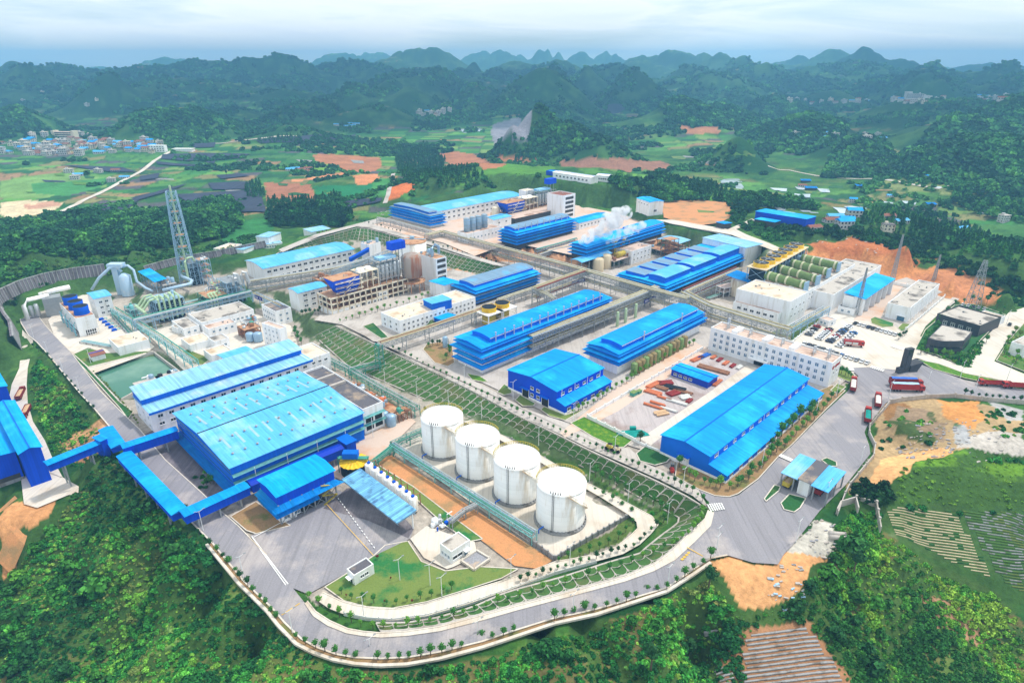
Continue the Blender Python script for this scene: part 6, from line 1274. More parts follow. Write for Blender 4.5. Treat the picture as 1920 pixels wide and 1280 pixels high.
def th(x,y):
    x=np.atleast_1d(np.asarray(x,float)); y=np.atleast_1d(np.asarray(y,float))
    out=np.empty(x.shape); k=(np.hypot(x,y)<1146)&(x>-856)&(x<952)&(y>44)&(np.abs(x)<=y*.95+112)
    if (~k).any(): out[~k]=base_h(x[~k],y[~k])
    if k.any():
        u=(x[k]+860)/4; v=(y[k]-40)/4; i=u.astype(int); j=v.astype(int); fu=u-i; fv=v-j
        bl=lambda G:(G[i,j]*(1-fu)+G[i+1,j]*fu)*(1-fv)+(G[i,j+1]*(1-fu)+G[i+1,j+1]*fu)*fv
        d=bl(_DM); out[k]=bl(_GZ)+(fbm(x[k]/9,y[k]/9,3)-.44)*2.4*np.clip((d-16)/20,0,1)*np.clip((1146-np.hypot(x[k],y[k]))/200,0,1)
    return out
def PT(px,py):
    # march down the line of sight until it meets the ground
    x0,y0=P(px,py,140.0) if py>135 else PD(px,py,300)[:2]
    k=math.hypot(x0,y0)
    D=np.geomspace(max(60,k),9500,700); d0=np.array([(px-960)/FPX,CP+(640-py)/FPX*SP,-SP+(640-py)/FPX*CP]); hz_=math.hypot(d0[0],d0[1])
    X_=d0[0]/hz_*D; Y_=d0[1]/hz_*D; Zr=HC+d0[2]/hz_*D; G_=th(X_,Y_); b=np.nonzero(Zr<=G_)[0]
    i=b[0] if len(b) else -1
    if i>0:
        a=(Zr[i-1]-G_[i-1]); c=(G_[i]-Zr[i]); u=a/(a+c+1e-9); return (X_[i-1]+(X_[i]-X_[i-1])*u,Y_[i-1]+(Y_[i]-Y_[i-1])*u,G_[i-1]+(G_[i]-G_[i-1])*u)
    return (X_[i],Y_[i],G_[i])
def WT(pp): return [PT(a,b)[:2] for a,b in dens(list(pp))]
# ---------------- ground sheet ----------------
rr=[55.0]
while rr[-1]<10500:
    r=rr[-1]; rr.append(r+min(max(r*r/(150*1200)*2.6,1.1),r*.011))
rr=np.array(rr); ncol=900; aa=np.linspace(R(-58),R(58),ncol)
RR,AA=np.meshgrid(rr,aa,indexing='ij'); X=(RR*np.sin(AA)).ravel(); Y=(RR*np.cos(AA)).ravel()
Z=th(X,Y)
print('terrain',len(rr),ncol)
# land use colour (what grows or lies there)
LU=[]
def land(c,pp,soft=1.0): LU.append((lin(c),WT(pp),soft))
green=np.array(lin((62,104,44))); dark=np.array(lin((36,78,38))); lite=np.array(lin((104,136,58))); brown=np.array(lin((140,112,74)))
f1=fbm(X/38,Y/38,4); f2=fbm(X/11+50,Y/11,4); f3=fbm(X/300,Y/300,3)
def sm(a,lo,hi): t=np.clip((a-lo)/(hi-lo),0,1); return (t*t*(3-2*t))[:,None]
C=green*(1-sm(f1,.42,.6))+dark*sm(f1,.42,.6)
C=C*(1-.5*sm(f2,.5,.7))+lite*.5*sm(f2,.5,.7)
# patchwork of small fields on the valley floor
gx=X+30*fbm(X/90,Y/90,3); gy=Y+40*fbm(X/90+7,Y/90,3)
ci=np.floor(gx/46).astype(int); cj=np.floor(gy/26+ (ci%3)*.37).astype(int)
hsh=_perm[(ci*7+13)&255,(cj*11+5)&255]
pal=np.array([lin(c) for c in [(66,126,60),(44,100,52),(96,142,64),(120,148,76),(58,112,56),(156,124,90),(82,132,60),(134,130,84),(46,92,54),(104,156,70),(92,88,92),(74,120,62)]])
fc=pal[(hsh*11.99).astype(int)]
slope=np.zeros_like(X); Zg=Z.reshape(RR.shape); g0=np.gradient(Zg,axis=0)/np.gradient(RR,axis=0); g1=np.gradient(Zg,axis=1)/(RR*np.gradient(AA,axis=1)); slope=np.hypot(g0,g1).ravel()
fw=sm(Y,560,700)*(1-sm(slope,.10,.22))*(1-sm(f3,.52,.6)*.8)
C=C*(1-fw)+fc*fw
hw=sm(slope,.12,.3)*sm(Y,600,900)
hcol=dark*(1-sm(f1,.45,.62))+np.array(lin((66,104,50)))*sm(f1,.45,.62)
hcol=hcol*(.75+.5*fbm(X/500+4,Y/500,3))[:,None]
C=C*(1-hw)+hcol*hw
hedge=((np.abs((gx/46)%1-.5)>.47)|(np.abs((gy/26+(ci%3)*.37)%1-.5)>.46))[:,None]*fw*.6
C=C*(1-hedge)+dark*hedge
CITY=(176,166,156)
land((170,160,148),[(40,600),(130,555),(300,520),(470,500),(520,480),(690,420),(760,400),(980,375),(1160,395),(1240,430),(1480,470),(1560,480),(1700,520),(1800,555),(1700,640),(1640,700),(1560,740),(1420,870),(1300,925),(1180,965),(1180,1030),(1040,1065),(760,1140),(590,1130),(440,1020),(330,960),(230,830),(110,680)])
land((196,150,116),[(600,560),(780,530),(900,480),(860,560),(700,590),(630,600)])
land((200,150,112),[(800,440),(960,460),(1080,480),(1230,440),(1240,455),(1100,505),(1000,530),(860,470)])
land((160,140,124),[(1100,520),(1240,560),(1340,600),(1300,640),(1150,690),(1050,640),(1180,560)])
land((60,104,52),[(430,552),(470,545),(480,590),(455,600)])
land((90,116,60),[(600,690),(660,700),(770,775),(745,800),(700,760)],.5)
for c,pp in [((174,116,80),[(588,290),(620,288),(712,295),(716,312),(700,322),(650,322),(622,308),(590,302)]),
 ((166,110,80),[(495,342),(560,343),(585,352),(595,376),(540,384),(500,380)]),((210,140,96),[(545,342),(640,330),(655,322),(600,330),(548,338)]),
 ((206,136,92),[(645,330),(700,326),(712,335),(690,345),(683,358),(672,356),(668,342)]),
 ((172,114,80),[(822,290),(850,284),(885,288),(915,300),(950,314),(905,319),(865,316),(835,303)]),((172,114,80),[(930,295),(1010,298),(990,306),(940,304)]),
 ((150,108,86),[(1050,302),(1140,298),(1240,302),(1262,312),(1240,320),(1080,314)]),((176,120,84),[(1270,236),(1345,236),(1350,250),(1290,252)]),
 ((210,116,62),[(735,350),(772,342),(778,355),(745,372),(722,376)]),
 ((222,150,96),[(1240,380),(1300,374),(1375,381),(1392,395),(1350,418),(1300,424),(1245,408)]),
 ((206,140,88),[(1490,472),(1540,455),(1620,455),(1690,480),(1760,500),(1850,540),(1880,560),(1840,575),(1780,562),(1700,545),(1640,520),(1560,495),(1500,488)]),
 ((184,112,68),[(1500,455),(1640,442),(1700,462),(1760,485),(1700,490),(1620,470),(1540,470)]),
 ((194,130,88),[(1700,520),(1790,500),(1880,545),(1860,575),(1790,560)]),
 ((216,160,108),[(1330,1050),(1365,1042),(1411,1056),(1459,1059),(1475,1036),(1540,1030),(1555,1055),(1500,1110),(1440,1140),(1395,1142),(1370,1110)]),
 ((196,190,178),[(1490,1020),(1530,975),(1555,980),(1560,1040),(1530,1050),(1480,1040)]),
 ((176,150,112),[(1632,860),(1660,760),(1720,746),(1800,752),(1925,770),(1925,850),(1830,850),(1720,850),(1640,905),(1598,925),(1590,915)]),
 ((232,176,120),[(1625,915),(1650,865),(1700,850),(1780,845),(1790,862),(1720,868),(1680,895),(1660,920)]),((214,150,88),[(1760,750),(1830,752),(1840,790),(1830,812),(1800,805),(1760,770)]),
 ((190,182,172),[(1820,820),(1925,812),(1925,850),(1860,856),(1790,845)]),((172,170,168),[(1850,750),(1925,770),(1925,790),(1880,785)]),((172,172,172),[(1785,795),(1815,805),(1825,840),(1790,838)]),((150,112,72),[(1660,760),(1700,758),(1740,790),(1720,820),(1680,812)]),
 ((100,142,44),[(1690,885),(1740,862),(1800,852),(1925,868),(1925,962),(1790,950),(1680,940)]),((110,130,60),[(1700,1070),(1760,1080),(1850,1120),(1830,1150),(1760,1140)]),
 ((176,136,104),[(1725,1110),(1790,1120),(1800,1150),(1880,1200),(1840,1220),(1760,1180)]),
 ((200,144,96),[(0,960),(60,940),(110,935),(90,975),(60,1000),(35,1000),(20,1090),(0,1090)]),((196,150,104),[(105,830),(190,785),(200,800),(170,850),(130,850)]),
 ((170,120,84),[(160,850),(195,835),(190,850),(140,870)]),
 ((120,150,80),[(130,1190),(330,1140),(380,1180),(250,1250)]),((56,120,64),[(430,420),(520,400),(500,455),(440,462),(415,450)]),((40,118,74),[(585,350),(700,345),(720,372),(600,374)]),
 ((70,134,70),[(700,340),(735,332),(728,372),(690,380)]),((92,140,60),[(640,274),(750,270),(760,292),(700,292),(620,286)]),((110,158,58),[(545,312),(625,308),(640,322),(560,326)]),
 ((84,134,52),[(840,330),(1000,300),(1040,318),(980,335),(860,350),(800,350)]),((86,136,56),[(1150,330),(1340,350),(1390,385),(1300,372),(1160,345)]),
 ((70,116,48),[(850,365),(960,330),(1050,328),(1145,335),(1170,385),(1130,400),(1060,385),(960,350),(880,385)]),
 ((140,138,146),[(925,232),(975,218),(998,222),(990,262),(940,268),(920,250)]),
 ((214,196,160),[(0,380),(60,375),(120,380),(90,400),(20,410),(0,405)]),((196,150,124),[(40,385),(110,378),(115,386),(50,392)]),
 ((120,156,84),[(0,340),(100,325),(180,330),(200,350),(80,372),(0,372)]),((72,136,72),[(60,345),(200,335),(190,352),(120,368),(60,362)]),
 ((104,122,78),[(1655,948),(1790,953),(1874,1092),(1800,1066),(1665,1005)]),((84,118,84),[(1793,953),(1930,956),(1930,1118),(1876,1096)]),((164,120,86),[(1340,1245),(1392,1195),(1420,1178),(1512,1168),(1605,1295),(1335,1295)]),
 ((84,112,56),[(870,797),(945,807),(1078,872),(1189,932),(1272,975),(1222,1020),(1240,985),(1226,960),(1154,926),(1102,901),(1010,848),(940,811)]),((96,118,60),[(1183,969),(1110,1012),(1042,1052),(1119,1040),(1160,1025),(1192,992),(1190,972)]),((92,116,60),[(1090,905),(1183,960),(1180,968),(1128,934)]),((150,128,104),[(1690,765),(1730,765),(1775,795),(1760,830),(1700,820),(1670,795)]),
 ((130,140,84),[(1640,340),(1780,330),(1850,350),(1900,372),(1760,362),(1650,352)])]: land(c,pp)
k0=inpoly(X,Y,WT([(0,1085),(105,985),(160,900),(225,860),(300,950),(395,1040),(500,1160),(620,1250),(760,1262),(960,1220),(1200,1145),(1330,1085),(1390,1160),(1560,1050),(1620,960),(1700,1030),(1870,1110),(1930,1180),(1930,1300),(0,1300)]))
C[k0]=C[k0]*.35+(np.array(lin((104,134,62)))*(1-sm(f1[k0],.42,.56))+np.array(lin((128,112,72)))*sm(f1[k0],.42,.56))*.65*(.8+.4*f2[k0][:,None])
jx=X+6*(fbm(X/14,Y/14,3)-.45); jy=Y+9*(fbm(X/14+40,Y/14,3)-.45)
for c,poly,soft in LU:
    xs=[p[0] for p in poly]; ys=[p[1] for p in poly]
    k=np.nonzero((jx>min(xs))&(jx<max(xs))&(jy>min(ys))&(jy<max(ys)))[0]
    kk=k[inpoly(jx[k],jy[k],poly)]
    v=(.82+.4*f2[kk])[:,None]
    C[kk]=C[kk]*(1-soft)+np.array(c)*v*soft
def forestmask(x,y):
    return 0
near=(Y<900)[:,None]; sg=sm(slope,.16,.3)*near*(1-sm(C[:,0],.42,.5))*.9
red=(C[:,0]>C[:,2]*2.2)&(C[:,0]>.3); sg[red]=0
C=C*(1-sg)+np.array(lin((64,96,46)))*(.7+.6*f2[:,None])*sg
nr=len(rr)
me=bpy.data.meshes.new('ground'); V=np.stack([X,Y,Z],1)
i=np.arange(nr-1)[:,None]*ncol+np.arange(ncol-1)[None,:]; i=i.ravel()
F=np.stack([i,i+ncol,i+ncol+1,i+1],1)
me.vertices.add(len(V)); me.vertices.foreach_set('co',V.ravel())
me.loops.add(F.size); me.loops.foreach_set('vertex_index',F.ravel()[::1])
me.polygons.add(len(F)); me.polygons.foreach_set('loop_start',np.arange(len(F))*4); me.polygons.foreach_set('loop_total',np.full(len(F),4))
me.polygons.foreach_set('use_smooth',np.ones(len(F),bool))
ca=me.color_attributes.new('land','FLOAT_COLOR','POINT'); ca.data.foreach_set('color',np.concatenate([C,np.ones((len(C),1))],1).astype(np.float32).ravel())
me.update(); me.validate()
gm=bpy.data.materials.new('ground'); gm.use_nodes=True; t=gm.node_tree; b=t.nodes['Principled BSDF']
at=t.nodes.new('ShaderNodeVertexColor'); at.layer_name='land'
tc=t.nodes.new('ShaderNodeTexCoord')
def addn(sc,lo,hi,src,det=6):
    n=t.nodes.new('ShaderNodeTexNoise'); n.inputs['Scale'].default_value=sc; n.inputs['Detail'].default_value=det; n.inputs['Roughness'].default_value=.65; t.links.new(tc.outputs['Object'],n.inputs[0])
    r=t.nodes.new('ShaderNodeMapRange'); r.inputs[1].default_value=.3; r.inputs[2].default_value=.7; r.inputs[3].default_value=lo; r.inputs[4].default_value=hi; t.links.new(n.outputs[0],r.inputs[0])
    v=t.nodes.new('ShaderNodeVectorMath'); v.operation='SCALE'; t.links.new(src,v.inputs[0]); t.links.new(r.outputs[0],v.inputs['Scale']); return v.outputs[0]
o_=addn(.5,.72,1.25,at.outputs[0]); o_=addn(.045,.8,1.18,o_)
t.links.new(o_,b.inputs['Base Color']); b.inputs['Roughness'].default_value=.95; b.inputs['Specular IOR Level'].default_value=.1
bp=t.nodes.new('ShaderNodeBump'); bp.inputs['Strength'].default_value=.7; bp.inputs['Distance'].default_value=2.5
n=t.nodes.new('ShaderNodeTexNoise'); n.inputs['Scale'].default_value=.09; n.inputs['Detail'].default_value=9; n.inputs['Roughness'].default_value=.7; t.links.new(tc.outputs['Object'],n.inputs[0]); t.links.new(n.outputs[0],bp.inputs['Height']); t.links.new(bp.outputs[0],b.inputs['Normal'])
me.materials.append(gm); go=bpy.data.objects.new('ground',me); COL.objects.link(go); struct(go)
# sheets and strips on it
KERB=MB()
def kerb(poly,z,closed=True,w=.35,h=.16):
    L=len(poly)
    for i in range(L if closed else L-1):
        a=poly[i]; b=poly[(i+1)%L]; KERB.bar((*a,z+h/2),(*b,z+h/2),w,0,h)
for n_,m_,z,o,poly in SH:
    zz=z+.02+o*.03; pl=poly if area2(poly)>0 else poly[::-1]
    mb=MB(); mb.add([(x,y,zz) for x,y in pl],[tuple(range(len(pl)))]); me=mb.mesh(n_,[m_])
    import bmesh
    bm=bmesh.new(); bm.from_mesh(me); bmesh.ops.triangulate(bm,faces=bm.faces[:]); bm.to_mesh(me); bm.free()
    ob=bpy.data.objects.new(n_,me); COL.objects.link(ob); struct(ob)
    if m_ in('lawn','grass','grass_dark','hedge','soil_brown'): kerb(poly,zz)
for n_,m_,mb,pts in STR: 
    ob=mb.build(n_,m_); struct(ob)
def edge(rows,side,lift,w=.35,h=.16):
    for i in range(len(rows)-1):
        a,b=rows[i],rows[i+1]; za=a[2]+lift+.33; zb=b[2]+lift+.33
        KERB.bar((*P(*a[side],za),za+h/2),(*P(*b[side],zb),zb+h/2),w,0,h)
edge(FR,0,.12,.5); edge(SW,0,.2); edge(SW,1,.25); edge(LR,0,.15); edge(LR,1,.15); edge(OV,0,.1,.9,.7); edge(FR[20:],1,.12)
kob=KERB.build('kerb','concrete_light'); struct(kob)
# markings
mk=MB()
def mark(px1,px2,z,w=.2,m=0,dash=0):
    z=z+.42+len(mk.v)*1e-5; a=Vector((*P(*px1,z),z)); b=Vector((*P(*px2,z),z))
    if dash:
        n=int((b-a).length/(2*dash))
        for i in range(n): mk.bar(a+(b-a)*(i/n),a+(b-a)*((i+.5)/n),w,m,.01)
    else: mk.bar(a,b,w,m,.01)
mark((472,1005),(540,1094),.17,.35); mark((480,1018),(536,1096),.17,.3); mark((630,928),(705,1030),.17,.25,0,1); mark((612,944),(700,1040),.17,.2,1); mark((476,1006),(540,972),.17,.25)
for i in range(7):
    t_=i/6; mark((1479+t_*18,852+t_*8),(1484+t_*18,847+t_*8),8.14,.5) if False else mark((1461+t_*20,855+t_*9),(1466+t_*20,851+t_*9),8.14,.7)
    mark((1632+t_*22,689+t_*7),(1636+t_*22,685+t_*7),8.14,.6); mark((1573+t_*2,688+t_*4),(1600+t_*2,690+t_*4),8.14,.4)
    mark((1672+t_*20,650+t_*6),(1676+t_*20,646+t_*6),8.16,.6)
    mark((1326+t_*26,944+t_*-2),(1334+t_*24,958+t_*-4),8.14,.5)
for i in range(4): mark((1278+i*4,1046-i*4),(1281+i*4,1049-i*4),7.5,1.0,1)
mark((1288,1025),(1318,1042),7.9,.3,1); mark((562,1130),(528,1152),.14,.3,1)
mo=mk.build('road_markings',['line_white','line_yellow']); struct(mo)
# drain walls and ribs on the embankments
def embank(E,name,step=3.6,rows=3,flip=0,arch=True):
    mb=MB(); A=[];Bt=[]
    for a,za,b,zb in E: A.append(Vector((*P(*a,za),za))); Bt.append(Vector((*P(*b,zb),zb)))
    up=Vector((0,0,.1)); n=len(A); fs=[]; vs=[]
    # arc length on top and bottom
    L=[0]
    for i in range(1,n): L.append(L[-1]+.5*((A[i]-A[i-1]).length+(Bt[i]-Bt[i-1]).length))
    def S(s,t):
        s=min(max(s,0),L[-1]-1e-6); i=next(j for j in range(n-1) if L[j+1]>s); u=(s-L[i])/(L[i+1]-L[i])
        p=A[i].lerp(A[i+1],u); q=Bt[i].lerp(Bt[i+1],u); return p.lerp(q,t)+Vector((0,0,.14))
    ncell=max(1,int(L[-1]/step)); w=.24; NU=ncell*2; NV=5
    for i in range(NU+1): vs+=[S(i*L[-1]/NU,j/NV)-Vector((0,0,.04)) for j in range(NV+1)]
    mb.add(vs,[(i*(NV+1)+j,i*(NV+1)+j+1,(i+1)*(NV+1)+j+1,(i+1)*(NV+1)+j) for i in range(NU) for j in range(NV)],0)
    for c in range(ncell+1):
        s=c*L[-1]/ncell; mb.bar(S(s,0),S(s,1),w if c%6 else .6,1,.2)
    st=L[-1]/ncell
    for t in (0,1): 
        for c in range(ncell): mb.bar(S(c*st,t),S((c+1)*st,t),.6,1,.3)
    if arch:
        for c in range(ncell):
            for r in range(rows):
                t0=(r+.12)/rows; prev=None
                for k in range(7):
                    ang=math.pi*k/6; s=c*st+st/2-math.cos(ang)*st/2; hh=.5/rows
                    t=t0+hh*(1-math.sin(ang)) if not flip else t0+hh*math.sin(ang)
                    p=S(s,min(t,1))
                    if prev is not None: mb.bar(prev,p,.2,1,.16)
                    prev=p
    else:
        for c in range(ncell):
            for r in range(1,rows): mb.bar(S(c*st,(r)/rows),S((c+1)*st,(r+.25)/rows),.26,1,.16)
    o=mb.build(name,['slope_grass','concrete']); struct(o)
embank(EM1,'embankment',4.2,3); embank(EM1b,'embankment',4.2,2,0)
embank(EM2,'embankment',4.5,4,0,False); embank(EM2b,'embankment',4.5,4,0,False); embank(EM3,'embankment',5,3,0,False)
# ---------------- plants ----------------
def foliage_mat(name):
    m=bpy.data.materials.new(name); m.use_nodes=True; t=m.node_tree; b=t.nodes['Principled BSDF']
    a=t.nodes.new('ShaderNodeVertexColor'); a.layer_name='tint'; tc=t.nodes.new('ShaderNodeTexCoord'); n=t.nodes.new('ShaderNodeTexNoise'); n.inputs['Scale'].default_value=.9; n.inputs['Detail'].default_value=4
    t.links.new(tc.outputs['Object'],n.inputs[0]); r=t.nodes.new('ShaderNodeMapRange'); r.inputs[1].default_value=.3; r.inputs[2].default_value=.7; r.inputs[3].default_value=.6; r.inputs[4].default_value=1.45; t.links.new(n.outputs[0],r.inputs[0])
    v=t.nodes.new('ShaderNodeVectorMath'); v.operation='SCALE'; t.links.new(a.outputs[0],v.inputs[0]); t.links.new(r.outputs[0],v.inputs['Scale']); t.links.new(v.outputs[0],b.inputs['Base Color'])
    b.inputs['Roughness'].default_value=.8; b.inputs['Specular IOR Level'].default_value=.15
    return m
FOL=foliage_mat('foliage')
def leafblob(n,size,seed,blobs=((0,0,.0,1),),flat=.8):
    """leaf clump cards on several overlapping lobes: returns verts (n*4,3), local"""
    g=np.random.default_rng(seed); out=[]
    w=np.array([b[3]**2 for b in blobs]); w=w/w.sum()
    for k in range(n):
        bx,by,bz,br=blobs[g.choice(len(blobs),p=w)]
        d=g.normal(size=3); d/=np.linalg.norm(d); 
        if d[2]<-.45: d[2]=-d[2]
        rad=br*g.uniform(.78,1.05); c=np.array([bx,by,bz])+d*np.array([1,1,flat])*rad
        nr=d+g.normal(size=3)*.55; nr/=np.linalg.norm(nr); u=np.cross(nr,g.normal(size=3)); u/=np.linalg.norm(u); v=np.cross(nr,u); s=size*g.uniform(.6,1.3)
        for a,b in ((-1,-1),(1,-.8),(1.1,1),(-.8,1)): out.append(c+u*a*s*.5+v*b*s*.5)
    return np.array(out),np.arange(n*4).reshape(n,4)
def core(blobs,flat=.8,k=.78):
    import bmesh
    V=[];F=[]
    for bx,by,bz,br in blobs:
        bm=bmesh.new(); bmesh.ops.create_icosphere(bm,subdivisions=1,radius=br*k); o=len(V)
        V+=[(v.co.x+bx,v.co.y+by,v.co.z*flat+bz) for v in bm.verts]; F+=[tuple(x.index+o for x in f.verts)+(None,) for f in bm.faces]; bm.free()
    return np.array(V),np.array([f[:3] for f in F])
def conifer(n,seed):
    g=np.random.default_rng(seed); V=[];F=[]
    for k in range(n):
        z=g.uniform(.12,1); r=(1-z)*.42+.02; a=g.uniform(0,6.28); L=r*g.uniform(.8,1.25); w=.13+.1*(1-z)
        c,s=math.cos(a),math.sin(a); o=len(V)
        V+=[(0,0,z+.04),(c*L-s*w,s*L+c*w,z-.08),(c*L*1.15,s*L*1.15,z-.12),(c*L+s*w,s*L-c*w,z-.08)]; F.append((o,o+1,o+2,o+3))
    return np.array(V),np.array(F)
def scatter(name,tmpls,pts,scl,tints,zs=1.0,kind='stuff',squash=None):
    """one object of many plants; tmpls list of (V,F) of equal face size"""
    pts=np.asarray(pts,float); n=len(pts)
    if n==0: return
    rot=rng.uniform(0,6.28,n); which=rng.integers(0,len(tmpls),n); VV=[];FQ=[];FT=[];CC=[];off=0
    for t,(parts) in enumerate(tmpls):
        k=np.nonzero(which==t)[0]
        if not len(k): continue
        for V,F,br in parts:
            c,s=np.cos(rot[k])[:,None],np.sin(rot[k])[:,None]; sc=scl[k][:,None]
            zz=V[None,:,2]*sc*(zs if squash is None else squash[k][:,None])
            x=(V[None,:,0]*c-V[None,:,1]*s)*sc+pts[k,0][:,None]; y=(V[None,:,0]*s+V[None,:,1]*c)*sc+pts[k,1][:,None]; z=zz+pts[k,2][:,None]
            P_=np.stack([x,y,z],2).reshape(-1,3); f=(F[None]+ (np.arange(len(k))*len(V))[:,None,None]+off).reshape(-1,F.shape[1])
            (FQ if F.shape[1]==4 else FT).append(f); off+=len(P_); VV.append(P_)
            if F.shape[1]==4:
                q=np.repeat(rng.uniform(.62,1.38,(len(k),len(V)//4)),4,axis=1)
            else: q=np.full((len(k),len(V)),1.0)
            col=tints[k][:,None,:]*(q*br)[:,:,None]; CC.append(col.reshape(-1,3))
    V=np.concatenate(VV); C_=np.concatenate(CC); me=bpy.data.meshes.new(name); me.vertices.add(len(V)); me.vertices.foreach_set('co',V.ravel())
    idx=[];st=[];tot=[];p=0
    for L_,w in ((FQ,4),(FT,3)):
        if L_:
            f=np.concatenate(L_); idx.append(f.ravel()); st.append(p+np.arange(len(f))*w); tot.append(np.full(len(f),w)); p+=f.size
    idx=np.concatenate(idx); me.loops.add(len(idx)); me.loops.foreach_set('vertex_index',idx); st=np.concatenate(st); tot=np.concatenate(tot)
    me.polygons.add(len(st)); me.polygons.foreach_set('loop_start',st); me.polygons.foreach_set('loop_total',tot)
    ca=me.color_attributes.new('tint','FLOAT_COLOR','POINT'); ca.data.foreach_set('color',np.concatenate([np.clip(C_,0,1),np.ones((len(C_),1))],1).astype(np.float32).ravel())
    me.update(); me.materials.append(FOL); o=bpy.data.objects.new(name,me); COL.objects.link(o)
    if kind: o['kind']=kind
    return o
B1=((0,0,.35,.75),(.45,.2,.2,.5),(-.4,.3,.25,.55),(.1,-.45,.2,.5)); B2=((0,0,.5,.7),(.4,-.2,.3,.5),(-.35,.35,.4,.5),(-.3,-.4,.2,.45),(.2,.4,.7,.4))
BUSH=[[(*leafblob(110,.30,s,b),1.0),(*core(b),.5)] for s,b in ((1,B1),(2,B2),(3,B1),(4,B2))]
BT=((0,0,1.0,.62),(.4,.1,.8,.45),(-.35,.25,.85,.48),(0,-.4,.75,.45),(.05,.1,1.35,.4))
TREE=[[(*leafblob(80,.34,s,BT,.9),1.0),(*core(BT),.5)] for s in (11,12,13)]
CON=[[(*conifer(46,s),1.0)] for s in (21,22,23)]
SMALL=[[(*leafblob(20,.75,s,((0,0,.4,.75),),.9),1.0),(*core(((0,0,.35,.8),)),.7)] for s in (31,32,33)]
def pal_(cols,n,patch=None):
    c=np.array([lin(x) for x in cols]); i=rng.integers(0,len(c),n); 
    if patch is not None: i=np.clip((patch*len(c)).astype(int),0,len(c)-1)
    return c[i]*rng.uniform(.95,1.5,(n,1))
def fillpts(pp,sp,world=None):
    poly=world or WT(pp); xs=[p[0] for p in poly]; ys=[p[1] for p in poly]
    gx,gy=np.meshgrid(np.arange(min(xs),max(xs),sp),np.arange(min(ys),max(ys),sp)); gx=gx.ravel()+rng.uniform(-.5,.5,gx.size)*sp; gy=gy.ravel()+rng.uniform(-.5,.5,gy.size)*sp
    k=inpoly(gx,gy,poly); gx,gy=gx[k],gy[k]; return np.stack([gx,gy,th(gx,gy)],1)
BC=[(30,84,40),(40,104,44),(54,124,48),(76,144,52),(108,158,58),(104,124,62)]
def bushes(name,pp,sp,smin,smax,cols=BC,t=BUSH,hf=1.0,sink=.15,squ=1,gap=0):
    p=fillpts(pp,sp); n=len(p)
    if not n: return
    f=fbm(p[:,0]/22,p[:,1]/22,3); g=fbm(p[:,0]/9+30,p[:,1]/9,2)
    s=(smin+(smax-smin)*np.clip((g-.3)*2.5,0,1))*rng.uniform(.75,1.25,n); p[:,2]-=s*sink
    i=np.clip((f-.30)*2.4+rng.normal(0,.16,n),0,.999); scatter(name,t,p,s,pal_(cols,n,i),hf*squ)
FG=[(0,1100),(40,1060),(70,1020),(105,985),(140,935),(160,900),(215,862),(232,872),(300,950),(345,1000),(395,1040),(440,1095),(500,1160),(540,1200),(620,1250),(700,1262),(830,1256),(1000,1210),(1120,1172),(1220,1138),(1300,1100),(1330,1085),(1345,1110),(1390,1160),(1430,1165),(1390,1200),(1395,1290),(0,1290)]
bushes('scrub',FG,2.1,1.0,2.3,squ=.8,gap=.36); bushes('tree_thicket',[(0,1100),(70,1020),(140,935),(215,862),(300,960),(340,1040),(300,1150),(200,1290),(0,1290)],7,2.2,4.2,[(34,78,38),(44,94,40),(60,116,44),(90,144,50)],TREE,.9)
RG=[(1395,1160),(1440,1150),(1500,1110),(1560,1050),(1570,990),(1600,960),(1645,965),(1650,1000),(1700,1030),(1780,1090),(1870,1120),(1925,1180),(1925,1290),(1595,1290),(1520,1170),(1430,1160)]
bushes('tree_thicket',[(560,1260),(830,1262),(1120,1180),(1300,1110),(1340,1120),(1385,1165),(1330,1200),(1200,1290),(560,1290)],6.5,1.8,3.6,[(34,84,38),(50,106,42),(70,130,48)],TREE,.9); bushes('scrub',RG,2.1,1.0,2.3,gap=.33,cols=[(44,94,40),(58,114,44),(74,132,46),(100,150,50),(122,156,56)]); bushes('tree_thicket',[(1440,1150),(1530,1080),(1580,1010),(1640,1080),(1700,1160),(1660,1285),(1600,1285),(1530,1160)],7.5,2.4,4.2,[(34,78,38),(48,98,42),(62,118,44)],TREE,.9)
bushes('scrub',[(64,668),(92,690),(122,722),(152,762),(172,790),(140,812),(100,848),(88,812),(66,760),(56,720)],2.3,1.1,2.4)
bushes('scrub',[(100,850),(190,800),(215,835),(225,858),(190,870),(150,880),(125,868)],3.5,.8,2.0)
bushes('scrub',[(1592,922),(1610,906),(1640,905),(1675,918),(1678,945),(1650,950),(1600,940)],2.6,2.2,3.4,[(20,54,26),(30,66,30)],BUSH)
bushes('scrub',[(1575,965),(1606,955),(1648,962),(1652,1000),(1600,1040),(1570,1030)],2.6,1.2,2.4)
bushes('scrub',[(1640,850),(1650,780),(1700,760),(1740,770),(1760,820),(1740,845),(1700,848)],7,1,2.4); bushes('scrub',[(1830,760),(1890,770),(1925,800),(1925,830),(1850,815)],5,1,2.4); bushes('scrub',[(1830,845),(1925,860),(1925,875),(1840,862)],3.5,1.4,2.6)
bushes('meadow_tufts',[(1690,882),(1740,862),(1800,852),(1925,868),(1925,962),(1790,950),(1680,940)],2.6,.5,1.3,[(84,124,40),(104,142,46),(124,154,50),(70,112,38)],BUSH,.5)
bushes('scrub',[(1680,948),(1800,955),(1925,965),(1925,972),(1670,954)],3,1.2,2.2)
UG=[(70,112,46),(92,136,52),(116,150,60),(120,124,66),(54,100,44)]
bushes('undergrowth',FG,1.45,.35,.95,UG,SMALL,.8); bushes('undergrowth',RG,1.45,.35,.95,UG,SMALL,.8); bushes('undergrowth',[(64,668),(122,722),(172,790),(215,835),(190,870),(125,868),(100,850),(66,760)],1.6,.3,.8,UG,SMALL,.8)
